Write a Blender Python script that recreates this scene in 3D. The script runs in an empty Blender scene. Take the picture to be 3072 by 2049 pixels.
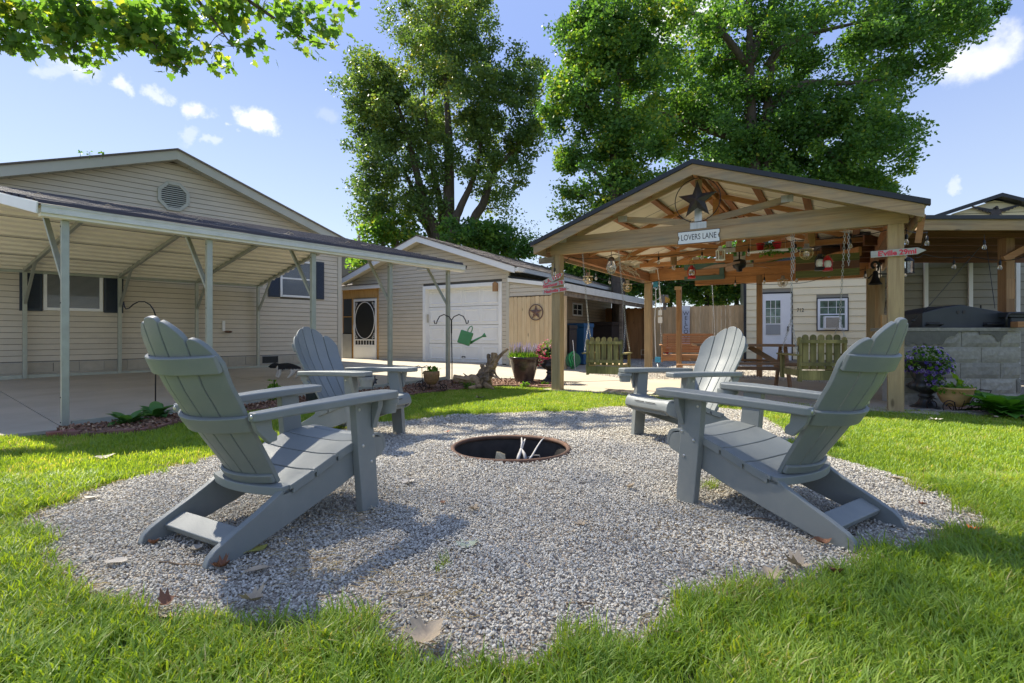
import bpy, math, random
import numpy as np
from mathutils import Vector, Matrix, noise as mnoise
random.seed(7); rng = np.random.default_rng(7)
rad = math.radians; PI = math.pi
sc = bpy.context.scene

# ------------------------------------------------------------------ camera
EYE = 0.93; FP = 1550.0; HX = 1536.0; HY = 1004.0      # eye height (m), focal length / principal point in photo pixels
cam_d = bpy.data.cameras.new("camera"); cam = bpy.data.objects.new("camera", cam_d)
sc.collection.objects.link(cam); sc.camera = cam
cam.location = (0, 0, EYE); cam.rotation_euler = (rad(90), 0, 0)
cam_d.sensor_width = 36; cam_d.lens = 36 * FP / 3072; cam_d.shift_y = -20.5 / 3072
cam_d.clip_start = 0.02; cam_d.clip_end = 2000

# ------------------------------------------------------------------ sun and sky
SUN = Vector((-0.69, 0.52, 1.0)).normalized()
sd = bpy.data.lights.new("sun", 'SUN'); sun = bpy.data.objects.new("sun", sd); sc.collection.objects.link(sun)
sd.energy = 2.0; sd.angle = rad(0.6); sd.color = (1.0, 0.93, 0.80)
sun.rotation_euler = SUN.to_track_quat('Z', 'Y').to_euler(); sun.location = (-20, 15, 30)
world = bpy.data.worlds.new("World"); sc.world = world; world.use_nodes = True
wn = world.node_tree.nodes; wl = world.node_tree.links; wn.clear()
def N(t, ty, **kw):
    n = t.nodes.new(ty)
    for k, v in kw.items():
        if k.startswith('_'): setattr(n, k[1:], v)
    return n
def build_world():
    t = world.node_tree
    out = N(t, 'ShaderNodeOutputWorld'); bg = N(t, 'ShaderNodeBackground'); sky = N(t, 'ShaderNodeTexSky')
    sky.sky_type = 'NISHITA'; sky.sun_disc = False; sky.sun_elevation = math.asin(SUN.z)
    sky.sun_rotation = math.atan2(SUN.x, SUN.y); sky.air_density = 1.0; sky.dust_density = 0.6; sky.ozone_density = 2.2
    tc = N(t, 'ShaderNodeTexCoord')
    nz = N(t, 'ShaderNodeTexNoise'); nz.inputs['Scale'].default_value = 11; nz.inputs['Detail'].default_value = 7; nz.inputs['Roughness'].default_value = 0.62
    wl.new(tc.outputs['Generated'], nz.inputs['Vector'])
    off = N(t, 'ShaderNodeVectorMath', _operation='MULTIPLY_ADD'); off.inputs[1].default_value = (.13, .13, .09); off.inputs[2].default_value = (0, 0, 0)
    sub = N(t, 'ShaderNodeVectorMath', _operation='SUBTRACT'); sub.inputs[1].default_value = (.5, .5, .5)
    wl.new(nz.outputs['Color'], sub.inputs[0]); wl.new(sub.outputs[0], off.inputs[0]); wl.new(tc.outputs['Generated'], off.inputs[2])
    prev = None
    # (pixel x, pixel y, angular radius, strength)
    for px, py, r, s in [(778, 372, .040, 1.15), (700, 392, .014, .5), (585, 338, .034, .9), (480, 283, .022, .5), (372, 256, .022, .6), (390, 275, .018, .5), (420, 262, .012, .4), (210, 190, .035, .45), (130, 200, .022, .3),
                         (2940, 165, .055, .75), (2880, 190, .035, .5), (2885, 562, .014, .35), (2040, 20, .09, .9), (565, 420, .02, .28), (640, 445, .016, .35), (980, 330, .03, .15)]:
        c = Vector(((px - HX) / FP, 1, -(py - HY) / FP)).normalized()
        d = N(t, 'ShaderNodeVectorMath', _operation='SUBTRACT'); d.inputs[1].default_value = c; wl.new(off.outputs[0], d.inputs[0])
        sq = N(t, 'ShaderNodeVectorMath', _operation='MULTIPLY'); sq.inputs[1].default_value = (1, 1, 1.55); wl.new(d.outputs[0], sq.inputs[0])
        ln = N(t, 'ShaderNodeVectorMath', _operation='LENGTH'); wl.new(sq.outputs[0], ln.inputs[0])
        mr = N(t, 'ShaderNodeMapRange'); mr.interpolation_type = 'SMOOTHSTEP'
        mr.inputs['From Min'].default_value = r; mr.inputs['From Max'].default_value = r * .35
        mr.inputs['To Min'].default_value = 0; mr.inputs['To Max'].default_value = s
        wl.new(ln.outputs['Value'], mr.inputs['Value'])
        if prev is None: prev = mr.outputs[0]
        else:
            mx = N(t, 'ShaderNodeMath', _operation='MAXIMUM'); wl.new(prev, mx.inputs[0]); wl.new(mr.outputs[0], mx.inputs[1]); prev = mx.outputs[0]
    cl = N(t, 'ShaderNodeMath', _operation='MINIMUM'); wl.new(prev, cl.inputs[0]); cl.inputs[1].default_value = 1
    # pale the sky slightly toward the horizon (thin haze)
    sep = N(t, 'ShaderNodeSeparateXYZ'); wl.new(tc.outputs['Generated'], sep.inputs[0])
    hz = N(t, 'ShaderNodeValToRGB'); e = hz.color_ramp.elements
    while len(e) < 4: e.new(.5)
    for i, (p, c) in enumerate(SKY_HAZE): e[i].position = p; e[i].color = (*c, 1)
    wl.new(sep.outputs['Z'], hz.inputs[0])
    hs = N(t, 'ShaderNodeMix', _data_type='RGBA'); hs.inputs['Factor'].default_value = .72
    hsc = N(t, 'ShaderNodeVectorMath', _operation='SCALE'); hsc.inputs['Scale'].default_value = 1/SKY_STRENGTH; wl.new(hz.outputs[0], hsc.inputs[0]); wl.new(hsc.outputs[0], hs.inputs['B'])
    gain = N(t, 'ShaderNodeMix', _data_type='RGBA', _blend_type='MULTIPLY'); gain.inputs['Factor'].default_value = 1; gain.inputs['B'].default_value = SKY_TINT
    wl.new(sky.outputs[0], gain.inputs['A']); wl.new(gain.outputs['Result'], hs.inputs['A'])
    mix = N(t, 'ShaderNodeMix', _data_type='RGBA'); mix.inputs['B'].default_value = (.23/SKY_STRENGTH, .23/SKY_STRENGTH, .235/SKY_STRENGTH, 1)
    wl.new(cl.outputs[0], mix.inputs['Factor']); wl.new(hs.outputs['Result'], mix.inputs['A'])
    bg.inputs['Strength'].default_value = SKY_STRENGTH
    wl.new(mix.outputs['Result'], bg.inputs['Color']); wl.new(bg.outputs[0], out.inputs['Surface'])
SKY_STRENGTH = 0.08
SKY_TINT = (.42, .41, .43, 1); SKY_HAZE = [(.0, (.172, .184, .195)), (.2, (.120, .146, .190)), (.45, (.069, .096, .184)), (1, (.082, .108, .182))]
build_world()
sc.view_settings.view_transform = 'Standard'; sc.view_settings.look = 'None'; sc.view_settings.gamma = 1
sc.view_settings.use_curve_mapping = False; sc.view_settings.exposure = 2.47
sc.cycles.max_bounces = 9; sc.cycles.diffuse_bounces = 7; sc.cycles.transparent_max_bounces = 8; sc.cycles.use_denoising = True

# ------------------------------------------------------------------ geometry helpers
def P(px, py, Y): return Vector(((px - HX) / FP * Y, Y, EYE - (py - HY) / FP * Y))      # point seen at photo pixel, Y metres away
def G(px, py, z=0.0):
    Y = FP * (EYE - z) / (py - HY); return Vector(((px - HX) / FP * Y, Y, z))
COL = sc.collection
OFF = {}
class MB:
    def __init__(s): s.v = []; s.f = []
    def add(s, vs, fs):
        o = len(s.v); s.v += [tuple(x) for x in vs]; s.f += [tuple(i + o for i in q) for q in fs]; return s
    def box(s, x0, x1, y0, y1, z0, z1):
        return s.add([(x0,y0,z0),(x1,y0,z0),(x1,y1,z0),(x0,y1,z0),(x0,y0,z1),(x1,y0,z1),(x1,y1,z1),(x0,y1,z1)],
                     [(0,3,2,1),(4,5,6,7),(0,1,5,4),(1,2,6,5),(2,3,7,6),(3,0,4,7)])
    def prism(s, pts, ax, a, b):
        n = len(pts); area = sum(pts[i][0]*pts[(i+1)%n][1]-pts[(i+1)%n][0]*pts[i][1] for i in range(n))
        if area < 0: pts = pts[::-1]
        def mk(p, w):
            return {'x': (w, p[0], p[1]), 'y': (p[0], w, p[1]), 'z': (p[0], p[1], w)}[ax]
        vs = [mk(p, a) for p in pts] + [mk(p, b) for p in pts]
        fs = [tuple(range(n))[::-1], tuple(range(n, 2*n))] + [(i, (i+1)%n, n+(i+1)%n, n+i) for i in range(n)]
        if (ax == 'y') != (b < a): fs = [f[::-1] for f in fs]
        return s.add(vs, fs)
    def beam(s, p0, p1, w, h, up=(0,0,1)):            # rectangular bar from p0 to p1
        p0 = Vector(p0); p1 = Vector(p1); d = (p1-p0).normalized(); up = Vector(up)
        r = d.cross(up)
        if r.length < 1e-4: r = d.cross(Vector((0,1,0)))
        r.normalize(); u = r.cross(d)
        vs = []
        for p in (p0, p1):
            for a, b in ((-1,-1),(1,-1),(1,1),(-1,1)): vs.append(p + r*(a*w/2) + u*(b*h/2))
        return s.add(vs, [(0,1,2,3),(7,6,5,4),(0,4,5,1),(1,5,6,2),(2,6,7,3),(3,7,4,0)])
    def tube(s, pts, r, n=7, cap=True, closed=False):
        pts = [Vector(p) for p in pts]; m = len(pts)
        if not hasattr(r, '__len__'): r = [r]*m
        vs = []; prev = None
        for i, p in enumerate(pts):
            if closed: d = pts[(i+1)%m]-pts[i-1]
            else: d = pts[min(i+1,m-1)]-pts[max(i-1,0)]
            if d.length < 1e-9: d = Vector((0,0,1))
            d.normalize()
            if prev is None: a = Vector((0,0,1)) if abs(d.z) < .9 else Vector((1,0,0)); x = d.cross(a).normalized()
            else: x = prev-d*prev.dot(d); x = x.normalized() if x.length > 1e-6 else d.orthogonal().normalized()
            prev = x; y = d.cross(x)
            for k in range(n):
                t = 2*PI*k/n; vs.append(p+(x*math.cos(t)+y*math.sin(t))*r[i])
        fs = []
        for i in range(m if closed else m-1):
            j = (i+1) % m
            for k in range(n): fs.append((i*n+k, i*n+(k+1)%n, j*n+(k+1)%n, j*n+k))
        if cap and not closed: fs += [tuple(range(n))[::-1], tuple(range((m-1)*n, m*n))]
        return s.add(vs, fs)
    def lathe(s, prof, n=20, c=(0,0,0), flute=None):
        m = len(prof); vs = []
        for i, (r, z) in enumerate(prof):
            for k in range(n):
                t = 2*PI*k/n; q = r*(1+(flute[i]*math.cos(t*n/4*1.0) if flute else 0)); vs.append((c[0]+q*math.cos(t), c[1]+q*math.sin(t), c[2]+z))
        fs = [(i*n+k, i*n+(k+1)%n, (i+1)*n+(k+1)%n, (i+1)*n+k) for i in range(m-1) for k in range(n)]
        return s.add(vs, fs)
    def ball(s, c, r, n=10, m=6, sq=(1,1,1)):
        prof = [(math.sin(PI*i/m), -math.cos(PI*i/m)) for i in range(m+1)]
        return s.add([(c[0]+r*sq[0]*a*math.cos(2*PI*k/n), c[1]+r*sq[1]*a*math.sin(2*PI*k/n), c[2]+r*sq[2]*b) for a, b in prof for k in range(n)],
                     [(i*n+k, i*n+(k+1)%n, (i+1)*n+(k+1)%n, (i+1)*n+k) for i in range(m) for k in range(n)])
    def mesh(s, name, c=(0,0,0)):
        me = bpy.data.meshes.new(name); me.from_pydata([(x-c[0], y-c[1], z-c[2]) for x, y, z in s.v], [], s.f); return me
    def build(s, name, mat, parent=None, M=None, smooth=False, bevel=0, seg=2, center=True):
        a = np.array(s.v); c = tuple((a.min(0)+a.max(0))/2) if center else (0,0,0)
        me = s.mesh(name, c); me.materials.append(mat)
        if smooth: me.polygons.foreach_set('use_smooth', [True]*len(me.polygons))
        o = bpy.data.objects.new(name, me); COL.objects.link(o)
        place(o, c, parent, M)
        if bevel:
            b = o.modifiers.new('bevel', 'BEVEL'); b.width = bevel; b.segments = seg; b.limit_method = 'ANGLE'; b.angle_limit = rad(35)
            me.polygons.foreach_set('use_smooth', [True]*len(me.polygons))
            b.harden_normals = True
        return o
def place(o, c, parent=None, M=None):
    OFF[o.name] = Vector(c)
    if parent is not None:
        o.parent = parent; o.location = Vector(c)-OFF.get(parent.name, Vector((0,0,0)))
    elif M is not None: o.matrix_world = M @ Matrix.Translation(c)
    else: o.location = c
def tag(o, label=None, cat=None, group=None, kind=None):
    if label: o['label'] = label
    if cat: o['category'] = cat
    if group: o['group'] = group
    if kind: o['kind'] = kind
    return o
def thing(name, label, cat, loc=(0,0,0), rz=0.0, group=None):
    o = bpy.data.objects.new(name, None); COL.objects.link(o); o.empty_display_size = .2
    o.location = loc; o.rotation_euler = (0,0,rz); OFF[o.name] = Vector((0,0,0)); return tag(o, label, cat, group)
def inst(me, name, parent, loc, rot=(0,0,0), scale=(1,1,1)):
    o = bpy.data.objects.new(name, me); COL.objects.link(o); o.parent = parent
    o.location = Vector(loc)-OFF.get(parent.name, Vector((0,0,0))); o.rotation_euler = rot; o.scale = scale; return o
def kids(o): return [c for c in bpy.data.objects if c.parent == o]
def dup(root, loc, rz=None, label=None, group=None):
    ch = kids(root); r = root.copy(); COL.objects.link(r); r.location = loc
    if rz is not None: r.rotation_euler = (0,0,rz)
    if label: r['label'] = label
    if group: r['group'] = group
    for c in ch:
        d = c.copy(); COL.objects.link(d); d.parent = r
        for g in kids(c):
            e = g.copy(); COL.objects.link(e); e.parent = d
    return r
def arc(c, r, a0, a1, n, plane='xz'):
    out = []
    for i in range(n+1):
        t = rad(a0+(a1-a0)*i/n); u, w = r*math.cos(t), r*math.sin(t)
        out.append({'xz': (c[0]+u, c[1], c[2]+w), 'xy': (c[0]+u, c[1]+w, c[2]), 'yz': (c[0], c[1]+u, c[2]+w)}[plane])
    return out
def text_obj(name, s, size, mat, parent, loc, rot, sx=1.0, depth=.0015, space=1.0, fat=0):
    cu = bpy.data.curves.new(name, 'FONT'); cu.body = s; cu.size = size; cu.align_x = 'CENTER'; cu.align_y = 'CENTER'
    cu.extrude = depth; cu.offset = fat; cu.space_character = space; cu.resolution_u = 4
    tmp = bpy.data.objects.new(name, cu); me = bpy.data.meshes.new_from_object(tmp); me.name = name
    bpy.data.objects.remove(tmp); me.materials.clear(); me.materials.append(mat)
    o = bpy.data.objects.new(name, me); COL.objects.link(o); o.parent = parent
    o.location = Vector(loc)-OFF.get(parent.name, Vector((0,0,0))); o.rotation_euler = rot; o.scale = (sx,1,1); return o

# ------------------------------------------------------------------ materials
def base_mat(name):
    m = bpy.data.materials.new(name); m.use_nodes = True; t = m.node_tree; return m, t, t.nodes['Principled BSDF']
def coords(t, stretch=(1,1,1), rnd=True):
    tc = N(t, 'ShaderNodeTexCoord'); oi = N(t, 'ShaderNodeObjectInfo'); mp = N(t, 'ShaderNodeMapping'); mp.inputs['Scale'].default_value = stretch
    t.links.new(tc.outputs['Object'], mp.inputs['Vector'])
    if rnd:
        mu = N(t, 'ShaderNodeMath', _operation='MULTIPLY'); mu.inputs[1].default_value = 37.0; t.links.new(oi.outputs['Random'], mu.inputs[0])
        t.links.new(mu.outputs[0], mp.inputs['Location'])
    return mp.outputs[0], oi
def noise(t, vec, scale, detail=4, rough=.55):
    n = N(t, 'ShaderNodeTexNoise'); n.inputs['Scale'].default_value = scale; n.inputs['Detail'].default_value = detail; n.inputs['Roughness'].default_value = rough
    t.links.new(vec, n.inputs['Vector']); return n.outputs['Fac']
def ramp(t, fac, stops):
    r = N(t, 'ShaderNodeValToRGB'); e = r.color_ramp.elements
    while len(e) < len(stops): e.new(.5)
    for i, (p, c) in enumerate(stops): e[i].position = p; e[i].color = (*c, 1)
    t.links.new(fac, r.inputs[0]); return r.outputs[0]
def mixc(t, fac, a, b, mode='MIX'):
    m = N(t, 'ShaderNodeMix', _data_type='RGBA', _blend_type=mode)
    for k, v in (('Factor', fac), ('A', a), ('B', b)):
        if hasattr(v, 'links'): t.links.new(v, m.inputs[k])
        else: m.inputs[k].default_value = v if k == 'Factor' else (*v, 1)
    return m.outputs['Result']
def bump(t, b, h, dist, strength=1.0):
    n = N(t, 'ShaderNodeBump'); n.inputs['Distance'].default_value = dist; n.inputs['Strength'].default_value = strength
    t.links.new(h, n.inputs['Height']); t.links.new(n.outputs[0], b.inputs['Normal'])
def sc3(c, k): return tuple(max(0, min(1, x*k)) for x in c)
def surf(name, col, rough=.6, var=.12, scale=4, stretch=(1,1,1), metal=0, bmp=0, bsc=60, rnd=.08, dirt=None, dsc=2.0, damt=.5, spec=.5):
    m, t, b = base_mat(name); v, oi = coords(t, stretch)
    c = ramp(t, noise(t, v, scale), [(.25, sc3(col, 1-var)), (.75, sc3(col, 1+var))])
    if dirt:
        f = N(t, 'ShaderNodeMapRange'); f.inputs['From Min'].default_value = .48; f.inputs['From Max'].default_value = .75; f.inputs['To Max'].default_value = damt
        t.links.new(noise(t, v, dsc, 6, .65), f.inputs['Value']); c = mixc(t, f.outputs[0], c, dirt)
    if rnd:
        mr = N(t, 'ShaderNodeMapRange'); mr.inputs['To Min'].default_value = 1-rnd; mr.inputs['To Max'].default_value = 1+rnd
        t.links.new(oi.outputs['Random'], mr.inputs['Value'])
        h = N(t, 'ShaderNodeHueSaturation'); t.links.new(mr.outputs[0], h.inputs['Value']); t.links.new(c, h.inputs['Color']); c = h.outputs[0]
    t.links.new(c, b.inputs['Base Color']); b.inputs['Roughness'].default_value = rough; b.inputs['Metallic'].default_value = metal
    b.inputs['Specular IOR Level'].default_value = spec
    if bmp: bump(t, b, noise(t, v, bsc, 3), bmp)
    return m
def wood(name, c1, c2, axis='x', age=None, aamt=.5, rough=.75, knots=True, rnd=.13, grain=22):
    st = {'x': (1.1, grain, grain), 'y': (grain, 1.1, grain), 'z': (grain, grain, 1.1)}[axis]
    m, t, b = base_mat(name); v, oi = coords(t, st)
    v2, _ = coords(t, {'x': (.35,1,1), 'y': (1,.35,1), 'z': (1,1,.35)}[axis])
    n1 = noise(t, v, 1.0, 6, .6)
    c = ramp(t, n1, [(.3, c1), (.55, c2), (.72, sc3(c1, .82))])
    if age:
        f = N(t, 'ShaderNodeMapRange'); f.inputs['From Min'].default_value = .42; f.inputs['From Max'].default_value = .62; f.inputs['To Max'].default_value = aamt
        t.links.new(noise(t, v2, 4, 5, .6), f.inputs['Value']); c = mixc(t, f.outputs[0], c, age)
    if knots:
        vo = N(t, 'ShaderNodeTexVoronoi'); vo.inputs['Scale'].default_value = 4.2; t.links.new(v2, vo.inputs['Vector'])
        f = N(t, 'ShaderNodeMapRange'); f.inputs['From Min'].default_value = .045; f.inputs['From Max'].default_value = .10; f.inputs['To Min'].default_value = .75; f.inputs['To Max'].default_value = 0
        t.links.new(vo.outputs['Distance'], f.inputs['Value']); c = mixc(t, f.outputs[0], c, sc3(c1, .28))
    mr = N(t, 'ShaderNodeMapRange'); mr.inputs['To Min'].default_value = 1-rnd; mr.inputs['To Max'].default_value = 1+rnd
    t.links.new(oi.outputs['Random'], mr.inputs['Value'])
    h = N(t, 'ShaderNodeHueSaturation'); t.links.new(mr.outputs[0], h.inputs['Value']); t.links.new(c, h.inputs['Color'])
    t.links.new(h.outputs[0], b.inputs['Base Color']); b.inputs['Roughness'].default_value = rough; bump(t, b, n1, .002)
    return m
def leafmat(name, stops, trans=.45, tcol=None, rough=.5, attr=True):
    m, t, b = base_mat(name); out = t.nodes['Material Output']
    if attr:
        a = N(t, 'ShaderNodeAttribute'); a.attribute_name = 'tint'; f = a.outputs['Fac']
    else: f = N(t, 'ShaderNodeObjectInfo').outputs['Random']
    c = ramp(t, f, stops); t.links.new(c, b.inputs['Base Color']); b.inputs['Roughness'].default_value = rough
    b.inputs['Specular IOR Level'].default_value = .22
    tr = N(t, 'ShaderNodeBsdfTranslucent'); tc = mixc(t, 1.0, c, tcol or (1.0, 1.0, .35), 'MULTIPLY')
    g = N(t, 'ShaderNodeVectorMath', _operation='SCALE'); g.inputs['Scale'].default_value = 2.2; t.links.new(tc, g.inputs[0]); t.links.new(g.outputs[0], tr.inputs['Color'])
    ms = N(t, 'ShaderNodeMixShader'); ms.inputs[0].default_value = trans; t.links.new(b.outputs[0], ms.inputs[1]); t.links.new(tr.outputs[0], ms.inputs[2]); t.links.new(ms.outputs[0], out.inputs['Surface'])
    return m
def plain(name, col, rough=.5, metal=0, trans=0, alpha=1, emit=None, spec=.5, coat=0):
    m, t, b = base_mat(name); b.inputs['Base Color'].default_value = (*col, 1); b.inputs['Roughness'].default_value = rough; b.inputs['Metallic'].default_value = metal
    b.inputs['Transmission Weight'].default_value = trans; b.inputs['Alpha'].default_value = alpha; b.inputs['Specular IOR Level'].default_value = spec
    b.inputs['Coat Weight'].default_value = coat
    if emit: b.inputs['Emission Color'].default_value = (*emit[0], 1); b.inputs['Emission Strength'].default_value = emit[1]
    return m
SIDE = (.57, .51, .40)
m_gap = surf('siding_shadow_gap', (.10,.09,.07), .8, .1, 5, rnd=0)  # dark wall colour behind the siding stands in for shadow under each lap
m_side = surf('vinyl_siding_tan', SIDE, .5, .05, 3, rnd=.03, bmp=.0006, bsc=90, dirt=(.30,.27,.20), dsc=1.2, damt=.22)
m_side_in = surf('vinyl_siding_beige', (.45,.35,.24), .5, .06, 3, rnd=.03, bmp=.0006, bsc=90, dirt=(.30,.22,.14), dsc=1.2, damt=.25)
m_side_gr = surf('siding_grey_green', (.27,.25,.19), .55, .06, 3, rnd=.04, dirt=(.16,.15,.11), damt=.3)
m_cream = surf('cream_metal_siding', (.84,.72,.45), .45, .04, 3, rnd=.02, dirt=(.5,.42,.3), dsc=1.5, damt=.12)
m_white = surf('white_painted_trim', (.80,.80,.77), .4, .03, 4, rnd=.02, dirt=(.5,.5,.45), dsc=3, damt=.15)
m_whiteold = surf('weathered_white_fascia', (.66,.66,.60), .5, .05, 4, rnd=.03, dirt=(.33,.33,.26), dsc=5, damt=.35)
m_tantrim = surf('tan_trim', (.50,.47,.38), .45, .04, 4, rnd=.02)
m_greytrim = surf('grey_green_fascia', (.46,.46,.39), .5, .04, 4, rnd=.02, dirt=(.28,.29,.24), damt=.3)
m_galv = surf('galvanised_steel', (.37,.39,.33), .45, .10, 9, metal=.45, rnd=.04, dirt=(.30,.28,.22), dsc=6, damt=.3)
m_roofdark = surf('dark_brown_steel_roof', (.05,.04,.038), .45, .15, 8, metal=.2)
m_roofwhite = surf('cream_steel_soffit', (.82,.77,.63), .45, .04, 3, rnd=.04, dirt=(.45,.4,.3), damt=.2)
m_blackroof = surf('black_steel_roof', (.022,.025,.03), .35, .1, 6, metal=.3)
m_shingle = surf('asphalt_shingle', (.14,.12,.105), .9, .3, 30, rnd=.35, bmp=.002, bsc=300)
m_conc = surf('concrete_slab', (.43,.38,.29), .85, .10, 1.4, rnd=0, bmp=.001, bsc=220, dirt=(.30,.26,.19), dsc=1.1, damt=.45)
m_block = surf('grey_concrete_block', (.29,.27,.22), .9, .22, 22, rnd=.12, bmp=.006, bsc=26, dirt=(.13,.125,.11), dsc=1.6, damt=.5)
m_mortar = surf('mortar', (.36,.355,.33), .9, .1, 20, rnd=0, bmp=.001)
m_fblock = surf('tan_painted_block', (.42,.38,.30), .8, .1, 8, rnd=.06, bmp=.001, bsc=120)
m_chair = surf('grey_poly_lumber', (.20,.218,.212), .5, .05, 2.0, rnd=.02, bmp=.0004, bsc=160, dirt=(.34,.34,.30), dsc=3.2, damt=.35)
m_bolt = plain('zinc_bolt', (.6,.6,.58), .3, .9)
m_treated = wood('treated_pine', (.27,.165,.08), (.44,.30,.155), 'x', age=(.24,.215,.155), aamt=.6)
m_treated_z = wood('treated_pine_post', (.33,.21,.095), (.50,.355,.18), 'z', age=(.27,.22,.13), aamt=.45)
m_orange = wood('orange_stained_pine', (.38,.155,.05), (.52,.26,.10), 'x', age=(.26,.12,.05), aamt=.5)
m_orange_z = wood('orange_stained_post', (.27,.14,.06), (.38,.22,.10), 'z', age=(.16,.09,.045), aamt=.4)
m_darkjoist = wood('dark_red_joist', (.11,.045,.022), (.19,.08,.04), 'x', rnd=.2)
m_fence = wood('cedar_fence', (.58,.35,.155), (.72,.49,.245), 'z', age=(.42,.27,.12), aamt=.4, rnd=.14)
m_fence_d = wood('dark_cedar_fence', (.34,.15,.045), (.46,.23,.08), 'z', age=(.24,.11,.04), aamt=.4, rnd=.16)
m_gate = wood('pale_pine_board', (.50,.38,.21), (.64,.50,.30), 'z', age=(.47,.31,.16), aamt=.35, rnd=.1)
m_green = wood('mossy_green_pine', (.17,.135,.04), (.34,.28,.10), 'z', age=(.07,.07,.02), aamt=.75, rnd=.2)
m_redwood = wood('red_brown_bench', (.30,.14,.06), (.42,.23,.11), 'x', rnd=.12)
m_table = wood('brown_table_wood', (.24,.13,.06), (.33,.19,.10), 'x', age=(.17,.1,.05), rnd=.1)
m_oldwood = wood('weathered_grey_wood', (.17,.13,.09), (.30,.25,.18), 'x', age=(.10,.07,.045), aamt=.7)
m_gold = wood('golden_door_frame', (.42,.22,.06), (.55,.32,.10), 'z', rnd=.06)
m_plate = surf('ribbed_steel_plate', (.5,.5,.46), .4, .2, 30, stretch=(1,1,.1), metal=.7)
m_black = plain('black_metal', (.018,.018,.02), .45, .3)
m_navy = surf('navy_shutter', (.018,.028,.045), .45, .1, 8)
m_glass = plain('dark_window_glass', (.05,.06,.07), .05, 0, spec=.9, coat=.3)
m_glass_g = surf('greenish_window_glass', (.09,.15,.11), .06, .8, 5, rnd=0, spec=.9)
m_blind = surf('grey_window_blind', (.30,.31,.30), .5, .05, 4, rnd=0)
m_screen = plain('dark_insect_screen', (.018,.019,.018), .6)
m_rope = surf('tan_rope', (.55,.45,.30), .8, .1, 20)
m_chain = plain('chain_steel', (.50,.50,.47), .4, .75)
m_clear = plain('clear_bulb_glass', (.9,.9,.85), .04, trans=.9)
m_red = plain('red_enamel', (.50,.015,.02), .3)
m_star = surf('dark_barn_star_metal', (.055,.05,.05), .5, .5, 6, metal=.4, dirt=(.16,.05,.03), damt=.5)
m_ruststar = surf('brown_star_metal', (.15,.09,.07), .55, .2, 10, metal=.3)
m_rust = surf('rusty_steel', (.13,.075,.05), .8, .25, 12, metal=.2, bmp=.001, dirt=(.24,.11,.05), dsc=6, damt=.6)
m_soot = surf('sooty_steel', (.045,.04,.036), .8, .4, 9, dirt=(.07,.05,.04), dsc=7, damt=.5)
m_brick = surf('red_brick', (.22,.085,.06), .85, .2, 15, rnd=.2, bmp=.002)
m_edge = surf('brown_edging', (.20,.10,.075), .85, .2, 12, rnd=.15)
m_mulch = surf('mulch_soil', (.19,.11,.07), .95, .5, 40, rnd=0, bmp=.02, bsc=45, dirt=(.36,.24,.16), dsc=14, damt=.6)
m_terra = surf('terracotta', (.50,.30,.13), .75, .12, 8, dirt=(.40,.38,.17), dsc=5, damt=.5)
m_grillsteel = surf('dark_grill_steel', (.035,.04,.047), .5, .15, 6, metal=.3, dirt=(.06,.06,.05), damt=.4)
m_urn = surf('dark_urn', (.03,.03,.03), .4, .3, 10)
m_pot = surf('glazed_brown_pot', (.035,.025,.025), .22, .3, 3, dirt=(.20,.15,.12), dsc=2.2, damt=.85)
m_coir = surf('coir_basket', (.28,.15,.065), .95, .3, 30, bmp=.006, bsc=50)
m_can = surf('green_watering_can', (.09,.28,.10), .45, .15, 5, metal=.2, dirt=(.16,.22,.12), damt=.3)
m_drift = wood('driftwood_bark', (.22,.13,.065), (.38,.26,.145), 'z', age=(.055,.04,.028), aamt=.8, knots=False, grain=12)
m_bark = surf('tree_bark', (.10,.08,.06), .95, .35, 8, stretch=(1,1,.25), bmp=.03, bsc=14, rnd=.1)
m_blue = plain('blue_plastic_bin', (.02,.10,.22), .45)
m_bluebox = plain('blue_outlet_box', (.05,.30,.48), .5)
m_hose = plain('green_hose_reel', (.03,.33,.09), .4)
m_dkbin = plain('dark_bin_plastic', (.03,.022,.02), .5)
m_paper = plain('white_paper', (.8,.8,.76), .7)
m_redpaint = surf('red_paint', (.68,.03,.06), .6, .15, 30, rnd=0)
m_greyboard = wood('pale_grey_board', (.40,.38,.32), (.50,.48,.42), 'x', rnd=.06)
m_ink = plain('black_ink', (.012,.012,.012), .6)
m_teal = wood('teal_painted_board', (.055,.12,.11), (.09,.17,.155), 'x', knots=False)
m_mossbd = wood('moss_green_board', (.085,.085,.02), (.15,.15,.04), 'x', knots=False)
m_copper = plain('copper_lamp', (.45,.20,.08), .35, .7)
m_brass = plain('brass_cage', (.55,.40,.16), .4, .6)
m_pave = surf('corrugated_galv', (.45,.45,.42), .4, .1, 4, metal=.5)
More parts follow.
